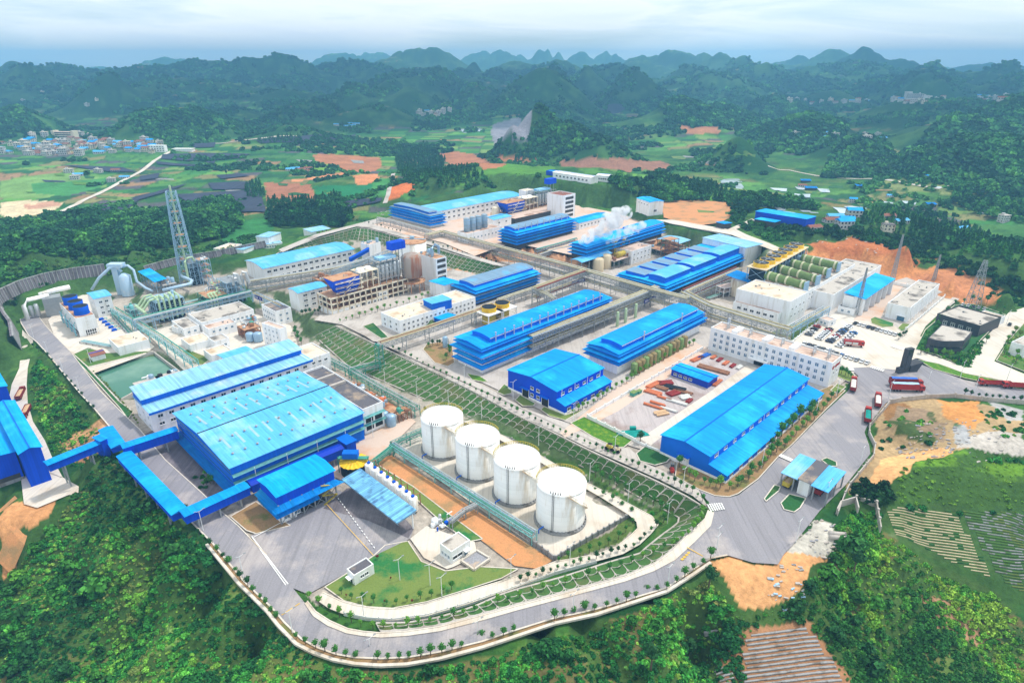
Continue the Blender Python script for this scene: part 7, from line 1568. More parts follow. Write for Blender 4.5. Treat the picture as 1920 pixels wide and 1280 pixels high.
# left hillside behind the ribbed walls
bushes('scrub',[(-30,596),(0,570),(60,540),(140,520),(240,508),(330,495),(440,468),(500,445),(470,440),(400,460),(300,475),(200,480),(100,490),(0,500),(-40,520)],4.2,1.6,3.4,[(40,84,36),(56,102,42),(70,112,48),(84,112,56)]); 
FC=[(30,72,38),(40,88,42),(52,104,46),(72,126,52)]
bushes('forest',[(-60,520),(0,495),(100,485),(230,478),(330,465),(430,445),(455,425),(450,385),(425,372),(330,392),(210,402),(100,415),(0,432),(-60,445)],6.2,4.2,7.5,FC,TREE,1.0)
bushes('forest',[(500,400),(560,385),(660,398),(660,415),(600,425),(540,428),(505,425)],5,3.5,5.5,[(22,60,30),(34,84,36)],TREE)
for pp in ([(500,378),(560,372),(630,378),(650,388),(560,392),(505,395)],[(460,345),(485,340),(498,360),(495,372),(462,370)],[(740,280),(800,268),(835,300),(815,335),(760,345),(745,320)],[(815,320),(880,318),(915,335),(860,350),(818,352)],[(480,262),(560,255),(570,268),(490,270)],[(605,368),(640,366),(640,378),(608,380)],[(960,285),(1010,282),(1015,300),(965,302)]):
    bushes('forest',pp,6,5,8,[(34,78,40),(44,94,46)],CON,1.3)
bushes('forest',[(1140,340),(1220,338),(1310,355),(1330,378),(1240,382),(1150,370)],6,4,7,FC,TREE); bushes('forest',[(1225,330),(1300,338),(1400,372),(1420,388),(1340,378),(1260,355)],6,6,9,[(36,80,42),(46,96,48)],CON,1.2)
bushes('forest',[(1350,372),(1420,365),(1500,375),(1540,395),(1430,392),(1400,400),(1390,425),(1370,415),(1375,395)],5,3,5.5,FC,TREE); bushes('forest',[(1380,425),(1410,418),(1530,425),(1640,430),(1760,465),(1925,530),(1925,560),(1850,540),(1700,470),(1560,440),(1450,455)],5,2.5,5.5,[(26,66,32),(36,84,36),(50,100,42)],BUSH); bushes('forest',[(1640,395),(1760,410),(1860,440),(1925,480),(1925,520),(1820,480),(1700,445),(1600,420)],6,5,8.5,FC,CON,1.2)
bushes('forest',[(1780,350),(1840,345),(1925,380),(1925,420),(1850,410),(1790,385)],7,4,8,FC,TREE); bushes('scrub',[(1850,560),(1925,575),(1925,545),(1870,540)],4,1.5,3)
bushes('scrub',[(850,360),(960,325),(1140,335),(1165,380),(1130,398),(1040,380),(940,352)],5,.6,1.2,[(56,104,40),(70,118,46)],BUSH,.6)
for pp,a,b in (([(1540,335),(1560,280),(1600,258),(1640,258),(1685,300),(1692,328),(1640,334)],5,8),([(1695,335),(1690,290),(1740,250),(1820,215),(1930,190),(1930,375),(1850,355),(1780,348)],6,10),([(1160,192),(1290,178),(1380,190),(1385,238),(1300,240),(1200,215)],6,10),([(1380,240),(1440,185),(1560,215),(1585,262),(1500,292),(1400,272)],6,9),([(1000,205),(1030,189),(1075,215),(1180,255),(1120,278),(1000,295),(985,270),(1000,235)],5,8),([(255,245),(300,212),(380,208),(440,240),(400,262),(300,262)],5,8),([(-20,200),(10,185),(50,215),(75,245),(0,262)],5,8)):
    bushes('hill_woodland',pp,8,a,b,FC,SMALL,1.0)
# far woods on hills, hedgerows, clumps
def farwood(name,n,y0,y1,smin,smax,thr,seed,t,cols,slp=.10,half=52,ff=.36):
    g=np.random.default_rng(seed); r=np.sqrt(g.uniform(y0**2,y1**2,n)); a=g.uniform(-R(half),R(half),n); x=r*np.sin(a); y=r*np.cos(a)
    k=(np.abs(x)<y*.86+60); x,y=x[k],y[k]; z=th(x,y); e=6.0; sl=np.hypot(th(x+e,y)-z,th(x,y+e)-z)/e
    f=fbm(x/95+11,y/95,4); kk=((sl>slp)&(f>ff))|(f>thr)
    # keep out of the site and bare land
    for c,poly,_ in LU:
        if c[0]>c[1]*.98: kk&=~inpoly(x,y,poly)
    for pp in SKIP: kk&=~inpoly(x,y,pp)
    x,y,z=x[kk],y[kk],z[kk]; s=g.uniform(smin,smax,len(x)); p=np.stack([x,y,z-s*.2],1); print(name,len(x))
    scatter(name,t,p,s,pal_(cols,len(x),np.clip(fbm(x/60,y/60,3)*1.7-.35+g.normal(0,.1,len(x)),0,.999)))
SKIP=[WT([(0,262),(310,258),(330,300),(0,302)]),WT([(40,600),(130,500),(300,500),(480,440),(700,380),(980,340),(1240,370),(1420,385),(1560,410),(1925,520),(1925,600),(1700,900),(600,1250),(100,800)])]
farwood('woodland',22000,560,1250,2.6,5,.60,71,SMALL,FC,.2,ff=.46); farwood('woodland',30000,1150,2300,4,7,.59,72,SMALL,FC,.15,ff=.46); farwood('woodland',30000,2200,4200,7,12,.60,73,SMALL,FC,.14,ff=.44)
bushes('garden_shrubs',[(1722,655),(1740,622),(1770,592),(1775,600),(1748,632),(1735,656),(1805,676),(1825,650),(1838,640),(1845,645),(1810,690),(1755,668)],2.2,1.2,2.4,[(50,108,40),(84,140,46),(110,156,54)])
bushes('garden_shrubs',[(1870,672),(1892,640),(1925,604),(1925,690)],3.5,1,2.0,[(84,140,46),(120,160,54),(60,116,44)])
bushes('garden_shrubs',[(360,897),(393,880),(408,905),(384,926)],2.4,1.2,2.6)
bushes('scrub',[(1120,908),(1160,924),(1210,948),(1255,975),(1230,985),(1215,955),(1160,935)],3.4,.6,1.4)
# ---- individual trees ----
def treemesh(seed,mt,n=70,h=1.0,r=.27,cb=.45):
    V,F=leafblob(n,.28,seed,((0,0,0,1),(.35,.2,.3,.7),(-.3,-.2,.35,.7),(0,0,.75,.6)),.95); V=V*np.array([r,r,r*.95]); V[:,2]+=cb+r*.75
    me=bpy.data.meshes.new('crown'); me.from_pydata(V.tolist(),[],F.tolist()); me.materials.append(M[mt]); 
    cv,cf=core(((0,0,0,1),(0,0,.6,.6)),.95,.72); q=len(V); me2=bpy.data.meshes.new('crown'); cv=cv*r; cv[:,2]+=cb+r*.75
    me2.from_pydata(V.tolist()+cv.tolist(),[],F.tolist()+[tuple(int(i)+q for i in f) for f in cf]); me2.materials.append(M[mt]); me2.update(); return me2
def trunkmesh():
    q=MB(); q.tube([(0,0,-.1),(0.01,0,.3),(0,.01,.62)],[.035,.026,.012],6); q.bar((0,0,.4),(.14,.05,.58),.015); q.bar((0,0,.42),(-.12,.06,.6),.015); return q.mesh('trunk',['bark'])
TR=trunkmesh(); CR={m:[treemesh(s,m) for s in (5,6,7)] for m in ('leaf','leaf_dark','leaf_bright','leaf_red','leaf_yel')}
TALL={m:[treemesh(s,m,60,1,.22,.35) for s in (15,16)] for m in ('leaf','leaf_bright')}
def tree(px,py,h,mt,label,group,tall=False,z=None):
    x,y,zz=PT(px,py); r=empty('street_tree' if h<5 else 'tree',(x,y,zz+.3),random.uniform(0,6),label,'tree',group); s=h*random.uniform(.62,1.15)
    inst('trunk',TR,r,(0,0,0),0,s); inst('crown',random.choice((TALL if tall else CR)[mt]),r,(0,0,0),0,s)
def row(pts,n,h,mt,desc,jit=1.5,tall=False,group=None,mts=None):
    L=[0]
    for a,b in zip(pts,pts[1:]): L.append(L[-1]+math.dist(a,b))
    for i in range(n):
        s=L[-1]*(i+.5)/n; j=next(k for k in range(len(pts)-1) if L[k+1]>=s); u=(s-L[j])/(L[j+1]-L[j]); a,b=pts[j],pts[j+1]
        tree(a[0]+(b[0]-a[0])*u+random.uniform(-jit,jit),a[1]+(b[1]-a[1])*u+random.uniform(-jit,jit)*.5,h,(random.choice(mts) if mts else mt),f'{ordw(i+1)} {desc}',group or desc[:60],tall)
row([(548,1197),(594,1219),(631,1232),(666,1239),(714,1241),(762,1239),(825,1229),(905,1207),(985,1182),(1040,1164),(1119,1147),(1199,1122),(1250,1107),(1300,1073),(1340,1045)],42,4.6,'leaf','street tree from the left along the front road outer kerb',1.5,group='outer kerb street trees')
row([(366,998),(405,1036),(455,1092),(500,1138),(525,1172)],14,4.2,'leaf','bushy small tree from the top along the outer edge of the left road bend',2,mts=['leaf','leaf_dark'],group='left bend trees')
row([(571,1120),(609,1143),(650,1163),(692,1180),(751,1180),(815,1168),(877,1153),(934,1135),(994,1118),(1080,1090),(1160,1068),(1230,1040),(1270,1012)],34,3.8,'leaf','small round tree from the left in the arched strip beside the inner pavement',1.5,group='arched strip trees',mts=['leaf','leaf_bright'])
row([(969,1096),(1040,1072),(1082,1061),(1140,1044),(1190,1028),(1215,1003),(1236,985)],20,3.6,'leaf','little tree from the left along the outer side of the pale loop road',1.2,group='loop road outer trees',mts=['leaf','leaf_dark'])
row([(1038,1058),(1095,1040),(1130,1028),(1165,1008),(1186,985),(1186,966),(1150,942),(1105,918)],14,3.6,'leaf','little tree from the left on the lawn inside the pale loop road',1.5,group='loop road inner trees')
row([(732,654),(800,688),(883,730),(971,776),(1060,816),(1164,864),(1240,898),(1300,926),(1330,955)],54,3.3,'leaf','small street tree from the left along the crest of the arched embankment',.8,group='embankment crest trees',mts=['leaf','leaf','leaf_dark'])
row([(1318,962),(1312,985),(1290,1005),(1255,1030)],8,4.2,'leaf_bright','bright young tree from the top on the lower corner of the arched embankment',2,group='corner embankment trees')
row([(700,734),(770,762),(850,795)],10,3.2,'leaf_dark','dark shrub tree from the left below the arched embankment behind the tanks',1,group='slope foot shrubs')
row([(1108,893),(1160,914),(1205,935),(1250,965),(1240,985)],12,5.5,'leaf','taller slim tree from the left on the strip below the arched embankment',2,group='slope foot slim trees')
row([(1070,780),(1110,760),(1160,728),(1220,690),(1270,662),(1305,645)],26,5.5,'leaf_bright','slim young tree from the left along the lane beside the storage yard wall',1.5,True,group='storage lane trees')
row([(1272,874),(1290,895),(1330,915),(1375,918),(1410,892),(1450,855),(1500,812),(1545,765),(1572,738)],30,5.5,'leaf','young tree from the left in the brown border round the long blue warehouse',4,group='warehouse border trees',mts=['leaf','leaf_bright'])
row([(1440,845),(1475,812),(1500,790),(1530,770)],8,7.5,'leaf','larger garden tree from the left beside the long blue warehouse lean-to',4,group='lean-to garden trees')
row([(632,607),(680,594),(740,577),(800,558),(845,545)],18,5,'leaf_yel','thin pale young tree from the left in front of the sprawling boiler house',1,True,group='boiler house trees',mts=['leaf_bright']) if False else row([(632,607),(680,594),(740,577),(800,558),(845,545)],18,5,'leaf_bright','thin pale young tree from the left in front of the sprawling boiler house',1,True,group='boiler house trees')
row([(636,424),(668,417),(700,423),(755,439)],16,3.5,'leaf_dark','tiny roadside tree from the left along the back embankment crest',.6,group='back crest trees')
row([(808,460),(860,474),(935,498)],14,3.6,'leaf_dark','tiny roadside tree from the left on the crest beside the main pipe bridge',.6,group='pipe bridge crest trees')
row([(1720,668),(1745,640),(1762,610),(1778,590)],9,6.5,'leaf','leafy garden tree from the bottom on the left side of the black villas',3,group='villa west trees')
row([(1716,662),(1750,668),(1790,678),(1812,688),(1830,660),(1850,640)],11,6,'leaf_bright','leafy garden tree from the left below the black villas',3,group='villa front trees',mts=['leaf','leaf_bright'])
row([(1782,572),(1820,567),(1850,570),(1880,583),(1865,605),(1845,625)],10,6,'leaf','leafy garden tree from the left behind the black villas',3,group='villa back trees')
row([(1800,742),(1840,748),(1880,752),(1918,757)],9,4,'leaf_dark','small roadside tree from the left below the queue of red trucks',1,group='truck road trees')
row([(1875,670),(1890,645),(1905,625),(1915,650),(1905,685)],12,5.5,'leaf_bright','garden tree in order along the grassy plot at the right edge',5,group='east garden trees',mts=['leaf','leaf_bright','leaf_yel'])
row([(1570,700),(1582,704),(1596,712)],5,4.5,'leaf','round shrub tree from the left on the lawn at the office block end',1.5,group='office end trees')
row([(1683,640),(1692,632),(1700,627)],5,4.5,'leaf_dark','clipped tree in order on the narrow plot at the car park exit',1,group='exit plot trees')
row([(630,1112),(665,1125),(700,1132),(745,1135),(800,1122),(860,1105)],11,3.4,'leaf','small lawn tree from the left along the front lawn edge',3,group='front lawn trees',mts=['leaf','leaf','leaf_bright'])
for px,py,l in ((722,1132,'round dark red shrub left on the front lawn edge'),(773,1132,'round dark red shrub right on the front lawn edge'),(650,1120,'little dark red shrub near the white kiosk lawn'),(733,1088,'tiny red leaved plant in the middle of the front lawn'),(708,1050,'dark red shrub at the yard corner of the front lawn')): tree(px,py,2,'leaf_red',l,None)
row([(800,655),(815,648),(835,650),(845,665),(835,678)],9,4.5,'leaf','garden tree in order in the brown garden west of the longest workshop',3,group='west garden trees',mts=['leaf','leaf_dark'])
row([(552,622),(560,640),(568,650)],6,5,'leaf','green yard tree from the top beside the ramp and white stair tower',3,group='ramp trees')
row([(565,595),(585,590),(605,585)],6,4.5,'leaf_dark','dark tree from the left below the cyan roofed three storey house',3,group='three storey house trees')
row([(175,700),(200,725),(225,752),(245,775),(262,800)],24,2.6,'leaf_yel','yellow green hedge shrub from the top between left road and pond',1,group='pond hedge shrubs')
row([(60,650),(92,672),(122,706),(152,742),(180,775)],16,3.2,'leaf_dark','dark roadside shrub from the top on the outer edge of the left road',1.5,group='left road shrubs')
row([(384,915),(395,905),(405,912)],6,4,'leaf','leafy shrub in order on the small plot beside the west warehouse',4,group='warehouse plot shrubs')
for px,py,h,l in ((1328,1105,9,'single big dark round tree beside the pale dirt patch below the road'),(1600,1075,10,'tall dark tree standing above the thicket right of the dirt patch'),(1220,1255,11,'tall dark conifer like tree near the bottom edge left of the striped field'),(1290,1240,10,'dark broad tree at the bottom edge beside the striped field'),(350,960,5,'low dark tree where the conveyor meets the left road'),(1200,832,6,'young tree at the corner of the green plot and storage wall'),(425,330,9,'lone dark tree in the fields left of the brown field'),(735,350,9,'lone dark tree on the orange bank behind the back workshop'),(910,655,5,'palm like tree at the front corner of the longest blue workshop')):
    tree(px,py,h,'leaf_dark',l,None)
# ---------------- small things ----------------
def lampmesh():
    a=MB(); a.tube([(0,0,-.3),(0,0,8.6)],[.14,.08],6); b=MB(); b.bar((0,0,8.5),(1.6,0,9),.09); b.bar((0,0,8.5),(-1.2,0,8.9),.08); c=MB(); c.box(1.3,-.18,8.95,2.1,.18,9.1); c.box(-1.6,-.15,8.88,-1.0,.15,9.0)
    return a.mesh('pole',['trim_white']),b.mesh('arm',['trim_white']),c.mesh('lamp_head',['steel_grey'])
LM=lampmesh()
def lamp(px,py,label,rz=None):
    x,y,z=PT(px,py); r=empty('street_lamp',(x,y,z+.3),R(40) if rz is None else rz,label,'street lamp','street lamps'); [inst(n,m,r) for n,m in zip(('pole','arm','lamp_head'),LM)]
for i,(px,py) in enumerate([(549,1189),(697,1240),(896,1208),(1074,1156),(1251,1105),(1341,1046)]): lamp(px,py,f'{ordw(i+1)} white street lamp from the left on the outer kerb of the front road')
for i,(px,py) in enumerate([(382,997),(457,1084),(92,668),(120,700),(151,737),(64,635),(171,683)]): lamp(px,py,f'white street lamp beside the left road, '+['just below the conveyor','above the yard corner','third from its far end','fourth from its far end','fifth from its far end','at the far bend','by the pond corner'][i])
for i,(px,py) in enumerate([(683,1160),(829,1123),(958,1087),(750,1089),(807,1099),(1068,1062)]): lamp(px,py,f'{ordw(i+1)} white lamp from the left around the front lawn and pale loop road' if i!=3 else 'white lamp standing in the middle of the front lawn')
for i,(px,py) in enumerate([(722,720),(782,745),(841,762),(903,785),(1010,835),(1105,904),(1177,943),(1251,981)]): lamp(px,py,f'{ordw(i+1)} white lamp from the left at the foot of the arched embankment')
for i,(px,py) in enumerate([(871,718),(962,748),(1075,790),(1152,854),(1280,916),(1343,1030)]): lamp(px,py,f'{ordw(i+1)} white lamp from the left on the road above the arched embankment')
for i,(px,py) in enumerate([(1427,879),(1529,780),(1567,746),(1492,1017),(1547,942),(1611,875),(1665,749)]): lamp(px,py,f'white street lamp by the wide right road, '+['left kerb near the blue warehouse corner','left kerb by the lean-to','left kerb by the office lawn','right side at the bottom end','beside the gate canopy','right side above the gate canopy','beside the trailer pair'][i])
for i,(px,py) in enumerate([(1736,730),(1826,738),(1800,709),(1886,717),(1886,610)]): lamp(px,py,f'{ordw(i+1)} white lamp along the far right roads near the red truck queue')
# cars
def carmeshes():
    q=MB(); q.add([(-2.2,-.88,.35),(2.2,-.88,.35),(2.2,.88,.35),(-2.2,.88,.35),(-2.2,-.86,.85),(2.2,-.82,.75),(2.2,.82,.75),(-2.2,.86,.85),(-1.2,-.86,.95),(1.0,-.86,.92),(1.0,.86,.92),(-1.2,.86,.95)],[(0,3,2,1),(0,1,5,9,8,4),(3,7,11,10,6,2),(1,2,6,5),(0,4,7,3),(4,8,11,7),(8,9,10,11),(9,5,6,10)],0); body=q
    c=MB(); c.add([(-1.6,-.8,.93),(1.0,-.8,.9),(1.0,.8,.9),(-1.6,.8,.93),(-1.1,-.65,1.45),(.35,-.65,1.45),(.35,.65,1.45),(-1.1,.65,1.45)],[(0,1,5,4),(1,2,6,5),(2,3,7,6),(3,0,4,7)],1); c.add([(-1.1,-.65,1.46),(.35,-.65,1.46),(.35,.65,1.46),(-1.1,.65,1.46)],[(0,1,2,3)],0)
    w=MB(); w.tube([(0,-.1,0),(0,.1,0)],.33,10)
    return body,c,w.mesh('wheel',['tyre'])
CB,CC_,CW=carmeshes(); CMESH={}
for n_,c_ in {'white':(232,234,236),'silver':(170,174,180),'black':(30,32,36),'dark blue':(30,44,80),'red':(170,30,34),'blue':(40,110,180),'grey':(96,100,106)}.items():
    m=mat('car_'+n_,c_,.3,.03,.2,spec=.6); M['car_'+n_]=m; CMESH[n_]=(CB.mesh('body',['car_'+n_]),CC_.mesh('cabin',['car_'+n_,'glass']))
def car(px,py,rz,col,label,group,z=8.4,name='parked_car'):
    x,y=P(px,py,z); r=empty(name,(x,y,z),rz,label,'car',group); b,c=CMESH[col]; inst('body',b,r); inst('cabin',c,r)
    for dx in (-1.35,1.35):
        for dy in (-.82,.82): inst('wheel',CW,r,(dx,dy,.33))
cols=['white','white','silver','white','black','dark blue','white','grey','silver','white','red','black']
def carrow(a,b,n,rz,desc,seed,cl=None):
    pa,pb=P(*a,8.4),P(*b,8.4); rz=math.atan2(pb[1]-pa[1],pb[0]-pa[0])+math.pi/2; n=min(n,int(math.dist(pa,pb)/2.35)+1)
    rs=random.Random(seed)
    for i in range(n):
        t=i/(n-1); c=(cl[i] if cl and i<len(cl) and cl[i] else rs.choice(cols)); car(a[0]+(b[0]-a[0])*t,a[1]+(b[1]-a[1])*t,rz+rs.uniform(-.04,.04),c,f'{c} car, {ordw(i+1)} from the left in the {desc}','parked cars')
carrow((1604,607),(1679,628),11,R(75),'row below the two small lawns',1,['black','white','white','dark blue','black','silver','white','white','white','white','black'])
carrow((1535,636),(1555,618),8,R(15),'left row beside the car park island',2,['white']*6); carrow((1555,641),(1592,612),13,R(15),'right row beside the car park island',3,['dark blue','black','white','white','red','white','dark blue','black','blue','black','white','white','white'])
carrow((1573,650),(1600,625),7,R(50),'slanting line left of the empty concrete square',4,['white','white','white','white','white','white','blue']); carrow((1508,645),(1560,660),7,R(75),'line behind the office block',5); carrow((1568,664),(1626,681),12,R(75),'line along the entrance wall',6,['black','blue','white','white','silver','white','white','red','white','white','grey','yellow'][:11])
carrow((1516,628),(1532,613),4,R(40),'short line by the white balustrade',7,['grey','white','black','red']); carrow((1805,572),(1845,580),6,R(75),'line behind the black villas',8)
car(1893,609,R(45),'black','lone dark car driving on the white road at the right','cars on the white road',8.4,'car')
# trucks
def truck(px,py,rz,label,L=12,cab='red',bed='red_dark',cargo='tarp',z=8.4,H=1.6,group='trucks',crew=True,cx=1):
    x,y=P(px,py,z); r=empty('truck',(x,y,z),rz,label,'truck',group); h=L/2
    q=MB(); q.box(h-2.3,-1.2,.7,h,1.2,2.1); q.box(h-2.2,-1.15,2.1,h-.25,1.15,3.0); q.build('cab',[cab],r)
    q=MB(); q.box(h-.28,-1.0,1.9,h+.02,1.0,2.7); q.box(h-1.6,-1.22,1.95,h-.6,1.22,2.6); q.build('windscreen',['glass'],r)
    q=MB(); q.box(-h,-.5,.6,h-2,.5,1.0); q.build('chassis',['dark'],r)
    q=MB(); t=.12; q.box(-h,-1.25,1.0,h-2.6,1.25,1.15); q.box(-h,-1.25,1.15,h-2.6,-1.25+t,1.15+H); q.box(-h,1.25-t,1.15,h-2.6,1.25,1.15+H); q.box(-h,-1.1,1.15,-h+t,1.1,1.15+H); q.box(h-2.6-t,-1.1,1.15,h-2.6,1.1,1.15+H)
    for k in range(int(L/1.5)): xx=-h+.4+k*1.45; q.box(xx,-1.31,1.0,xx+.1,1.31,1.0+.1); q.bar((xx,-1.3,1.1),(xx,-1.3,1.15+H),.1); q.bar((xx,1.3,1.1),(xx,1.3,1.15+H),.1)
    q.build('bed',[bed],r)
    if cargo: 
        q=MB(); n=4; X0,X1=-h+.3,h-3.0; vs=[];fs=[]
        for i in range(9):
            for j in range(5): vs.append((X0+(X1-X0)*i/8,-1.1+2.2*j/4,1.15+(H+.12 if cargo[:5]=='tarp_' else H*.72)+.25*math.sin(j/4*3.14)+random.uniform(-.06,.12)))
        for i in range(8):
            for j in range(4): fs.append((i*5+j,(i+1)*5+j,(i+1)*5+j+1,i*5+j+1))
        q.add(vs,fs); q.build('cargo',[cargo],r)
    for xx in (h-1.2,h-3.6,-h+1.2,-h+2.6,-h+4.0):
        for yy in (-1.05,1.05): q=MB(); q.tube([(xx,yy-.15,.5),(xx,yy+.15,.5)],.5,12); q.build('wheel',['tyre'],r)
    q=MB(); q.box(h,-1.05,.9,h+.04,-.7,1.15); q.box(h,.7,.9,h+.04,1.05,1.15); q.build('headlight',['trim_white'],r)
    return r
truck(1599,725,R(62),'red truck with white covered load on the left side of the wide road',13)
truck(1645,755,R(62),'red truck with pale load, front one of two by the kerb',12); truck(1626,783,R(62),'red truck with green net load, rear one of two by the kerb',12,cargo='teal_net')
truck(1700,732,R(-4),'parked red truck under a pale blue tarpaulin with green side',15,cargo='tarp_pale',H=2.6,bed='red'); truck(1697,722,R(-4),'parked red truck under a deep blue tarpaulin beside its pale twin',15,cargo='tarp_blue',H=2.6)
truck(1864,722,R(174),'leading red flatbed truck in the queue on the far right road',15,cargo=None,H=1.0,bed='red'); truck(1908,727,R(172),'second red truck in the queue cut by the right frame edge',14,cargo=None,H=1.2,bed='red')
truck(40,742,R(114),'upper dark red truck with sandy load on the left branch road',12,cab='red_dark',cargo='sand',z=-6.6); truck(50,776,R(-66),'lower dark red truck with sandy load on the left branch road',12,cab='red_dark',cargo='sand',z=-7.6)
truck(1480,907,R(45),'yellow truck under the left roof of the gate canopy',8,'yellow','yellow_dull','sand'); truck(1537,922,R(45),'small red truck under the right roof of the gate canopy',7,'red','red_dark',None)
def engine():
    x,y=P(1600,648,8.4); r=empty('fire_engine',(x,y,8.4),R(-14),'big red fire engine parked on the empty concrete square','fire engine'); q=MB(); q.box(-5,-1.25,.9,2.4,1.25,3.3); q.box(2.6,-1.25,.9,5,1.25,3.1); q.build('body',['red'],r); q=MB(); q.box(4.7,-1.05,2,5.05,1.05,2.8); q.box(3.4,-1.28,2,4.4,1.28,2.7); q.build('windscreen',['glass'],r)
    q=MB(); q.box(-4.6,-1.29,1.2,-1.4,-1.26,2.5); q.box(-1,-1.29,1.2,1.8,-1.26,2.5); q.build('shutter',['pipe_silver'],r); q=MB(); q.bar((-4.5,-.4,3.4),(2,-.4,3.4),.1); q.bar((-4.5,.4,3.4),(2,.4,3.4),.1); [q.bar((-4.5+k*.7,-.4,3.4),(-4.5+k*.7,.4,3.4),.07) for k in range(10)]; q.build('ladder',['pipe_silver'],r)
    for xx in (3.6,-1.6,-3): 
        for yy in (-1.1,1.1): q=MB(); q.tube([(xx,yy-.15,.5),(xx,yy+.15,.5)],.5,12); q.build('wheel',['tyre'],r)
engine()
def mini(px,py,rz,label,name,cat,body,kind):
    x,y=P(px,py,8.4); r=empty(name,(x,y,8.4),rz,label,cat); q=MB(); q.box(-1.3,-.8,.5,1.2,.8,1.4); q.box(-1.5,-.6,.5,-1.2,.6,1.8); q.build('body',[body],r)
    q=MB(); [q.bar((x_,y_,1.3),(x_,y_,2.6),.1) for x_ in (-.7,.7) for y_ in (-.6,.6)]; q.box(-.8,-.7,2.6,.8,.7,2.7); q.build('cab',['dark'],r)
    q=MB()
    if kind=='fork': q.bar((1.4,-.4,.2),(1.4,-.4,3),.14); q.bar((1.4,.4,.2),(1.4,.4,3),.14); q.box(1.4,-.5,.2,2.6,-.3,.3); q.box(1.4,.3,.2,2.6,.5,.3); q.build('fork',['steel_blue'],r)
    else: q.bar((1,-.5,1.2),(3,-.5,.6),.25); q.bar((1,.5,1.2),(3,.5,.6),.25); q.add([(2.9,-1.3,.1),(4,-1.3,.1),(4,1.3,.1),(2.9,1.3,.1),(2.9,-1.3,1.2),(2.9,1.3,1.2)],[(0,1,2,3),(0,3,5,4),(0,4,1),(3,2,5)]); q.build('bucket',['dark'],r)
    for xx in (-.9,.9):
        for yy in (-.85,.85): q=MB(); rr_=.45 if kind=='fork' else .7; q.tube([(xx*1.3,yy-.15,rr_),(xx*1.3,yy+.15,rr_)],rr_,12); q.build('wheel',['tyre'],r)
mini(1260,884,R(80),'small red forklift on the road below the long blue warehouse','forklift','forklift','red','fork'); mini(1143,842,R(-30),'dusty yellow wheel loader at the corner of the green plot','wheel_loader','loader','yellow_dull','load'); mini(1155,846,R(150),'second dusty orange loader beside the lamp at the green plot','wheel_loader','loader','beige','load')
# steel stock piles
def pile(px,py,z,rz,n,L,w,m,label,group,name='steel_pile',hh=.5,rows=2):
    x,y=P(px,py,z); r=empty(name,(x,y,z),rz,label,'stock pile',group); rs=random.Random(int(px*7+py))
    for k in range(rows):
        q=MB()
        for i in range(n):
            yy=-w/2+w*(i+.5)/n; a=rs.uniform(-.4,.4); q.bar((-L/2+a,yy+rs.uniform(-.1,.1),hh*(k+.5)),(L/2+a,yy+rs.uniform(-.1,.1),hh*(k+.5)),w/n*.8,0,hh*.85)
        q.build('layer',[m],r)
G1='steel stock in the storage yard'
for i,(px,py,rz,n,L,w,m,lab) in enumerate([(1307,673,40,4,9,3,'orange','orange beam stack nearest the yard top left corner'),(1320,668,40,3,9,2.5,'tarp_blue','blue wrapped bundle behind the orange beam stack'),(1338,670,48,4,5,2,'orange','first small orange bundle in the row below the office block'),(1349,675,48,4,5,2,'red_dark','second small bundle in the row below the office block'),(1361,681,48,4,5.5,2,'orange','third small bundle in the row below the office block'),(1374,686,48,4,5,2,'red_dark','fourth small bundle in the row below the office block'),(1386,689,48,4,5,2,'tarp','pale fifth bundle in the row below the office block'),
 (1338,693,-38,5,16,4,'steel_rust','long rusty beam stack right of the blue storage shed'),(1345,718,50,4,8,2,'orange','thin orange beams at the end of the blue storage shed'),(1225,722,40,4,9,3,'orange','orange painted frame laid by the yard wall'),(1248,718,10,5,7,4,'red_dark','dark red frames below the blue storage shed end'),(1265,728,-30,6,10,4,'mesh_dark','dark plate heap below the blue storage shed'),(1240,728,-40,5,6,3,'steel_rust','rusty plate heap beside the dark plates'),(1262,738,30,5,6,4,'red_dark','scattered red brackets in the middle of the yard'),(1280,735,-35,5,9,2.5,'steel_rust','long rusty beam bundle in the middle of the yard'),(1285,745,20,5,5,4,'tarp','white and grey scrap heap in the middle of the yard'),
 (1225,736,-35,5,8,3.5,'orange','big orange sheet pile on the left of the yard'),(1246,747,-35,3,7,1.5,'orange','narrow orange sheet strip beside white strips'),(1233,757,-35,3,7,1.5,'orange','upper of two orange strips near the yard front'),(1225,762,-35,3,9,1.5,'orange','lower of two orange strips near the yard front'),(1268,754,-35,3,10,1.8,'tarp','long white strip pile near the lane'),(1253,768,-35,3,8,1.4,'tarp','short white strip pile near the lane'),(1240,775,20,5,6,4,'sand','timber and scrap heap at the front of the yard'),(1292,752,50,3,4,2,'red_dark','small dark red stack beside the lane'),(1304,702,-38,3,7,2,'steel_rust','small rusty pile hidden behind the blue storage shed')]): pile(px,py,8.35,R(rz),n,L,w,m,lab,None,hh=.35)
x,y=P(1188,812,8.4); r=empty('netting_heap',(x,y,8.4),0,'crumpled teal green netting heap at the front corner of the yard','netting'); q=MB(); rs=random.Random(4); n=12; vs=[(7*math.cos(a)*rr_*rs.uniform(.8,1.1),3.2*math.sin(a)*rr_*rs.uniform(.8,1.1),.9*(1-rr_)*rs.uniform(.3,1.3)) for rr_ in (1,.7,.35) for a in np.arange(n)*2*math.pi/n]+[(0,0,.7)]
q.add(vs,[(k*n+i,k*n+(i+1)%n,(k+1)*n+(i+1)%n,(k+1)*n+i) for k in range(2) for i in range(n)]+[(2*n+i,2*n+(i+1)%n,3*n) for i in range(n)]); q.build('net',['teal_net'],r); q=MB(); q.box(-1,2.5,0,1.5,4,1.2); q.build('bale',['teal_net'],r)
x,y=P(1185,742,8.4); 
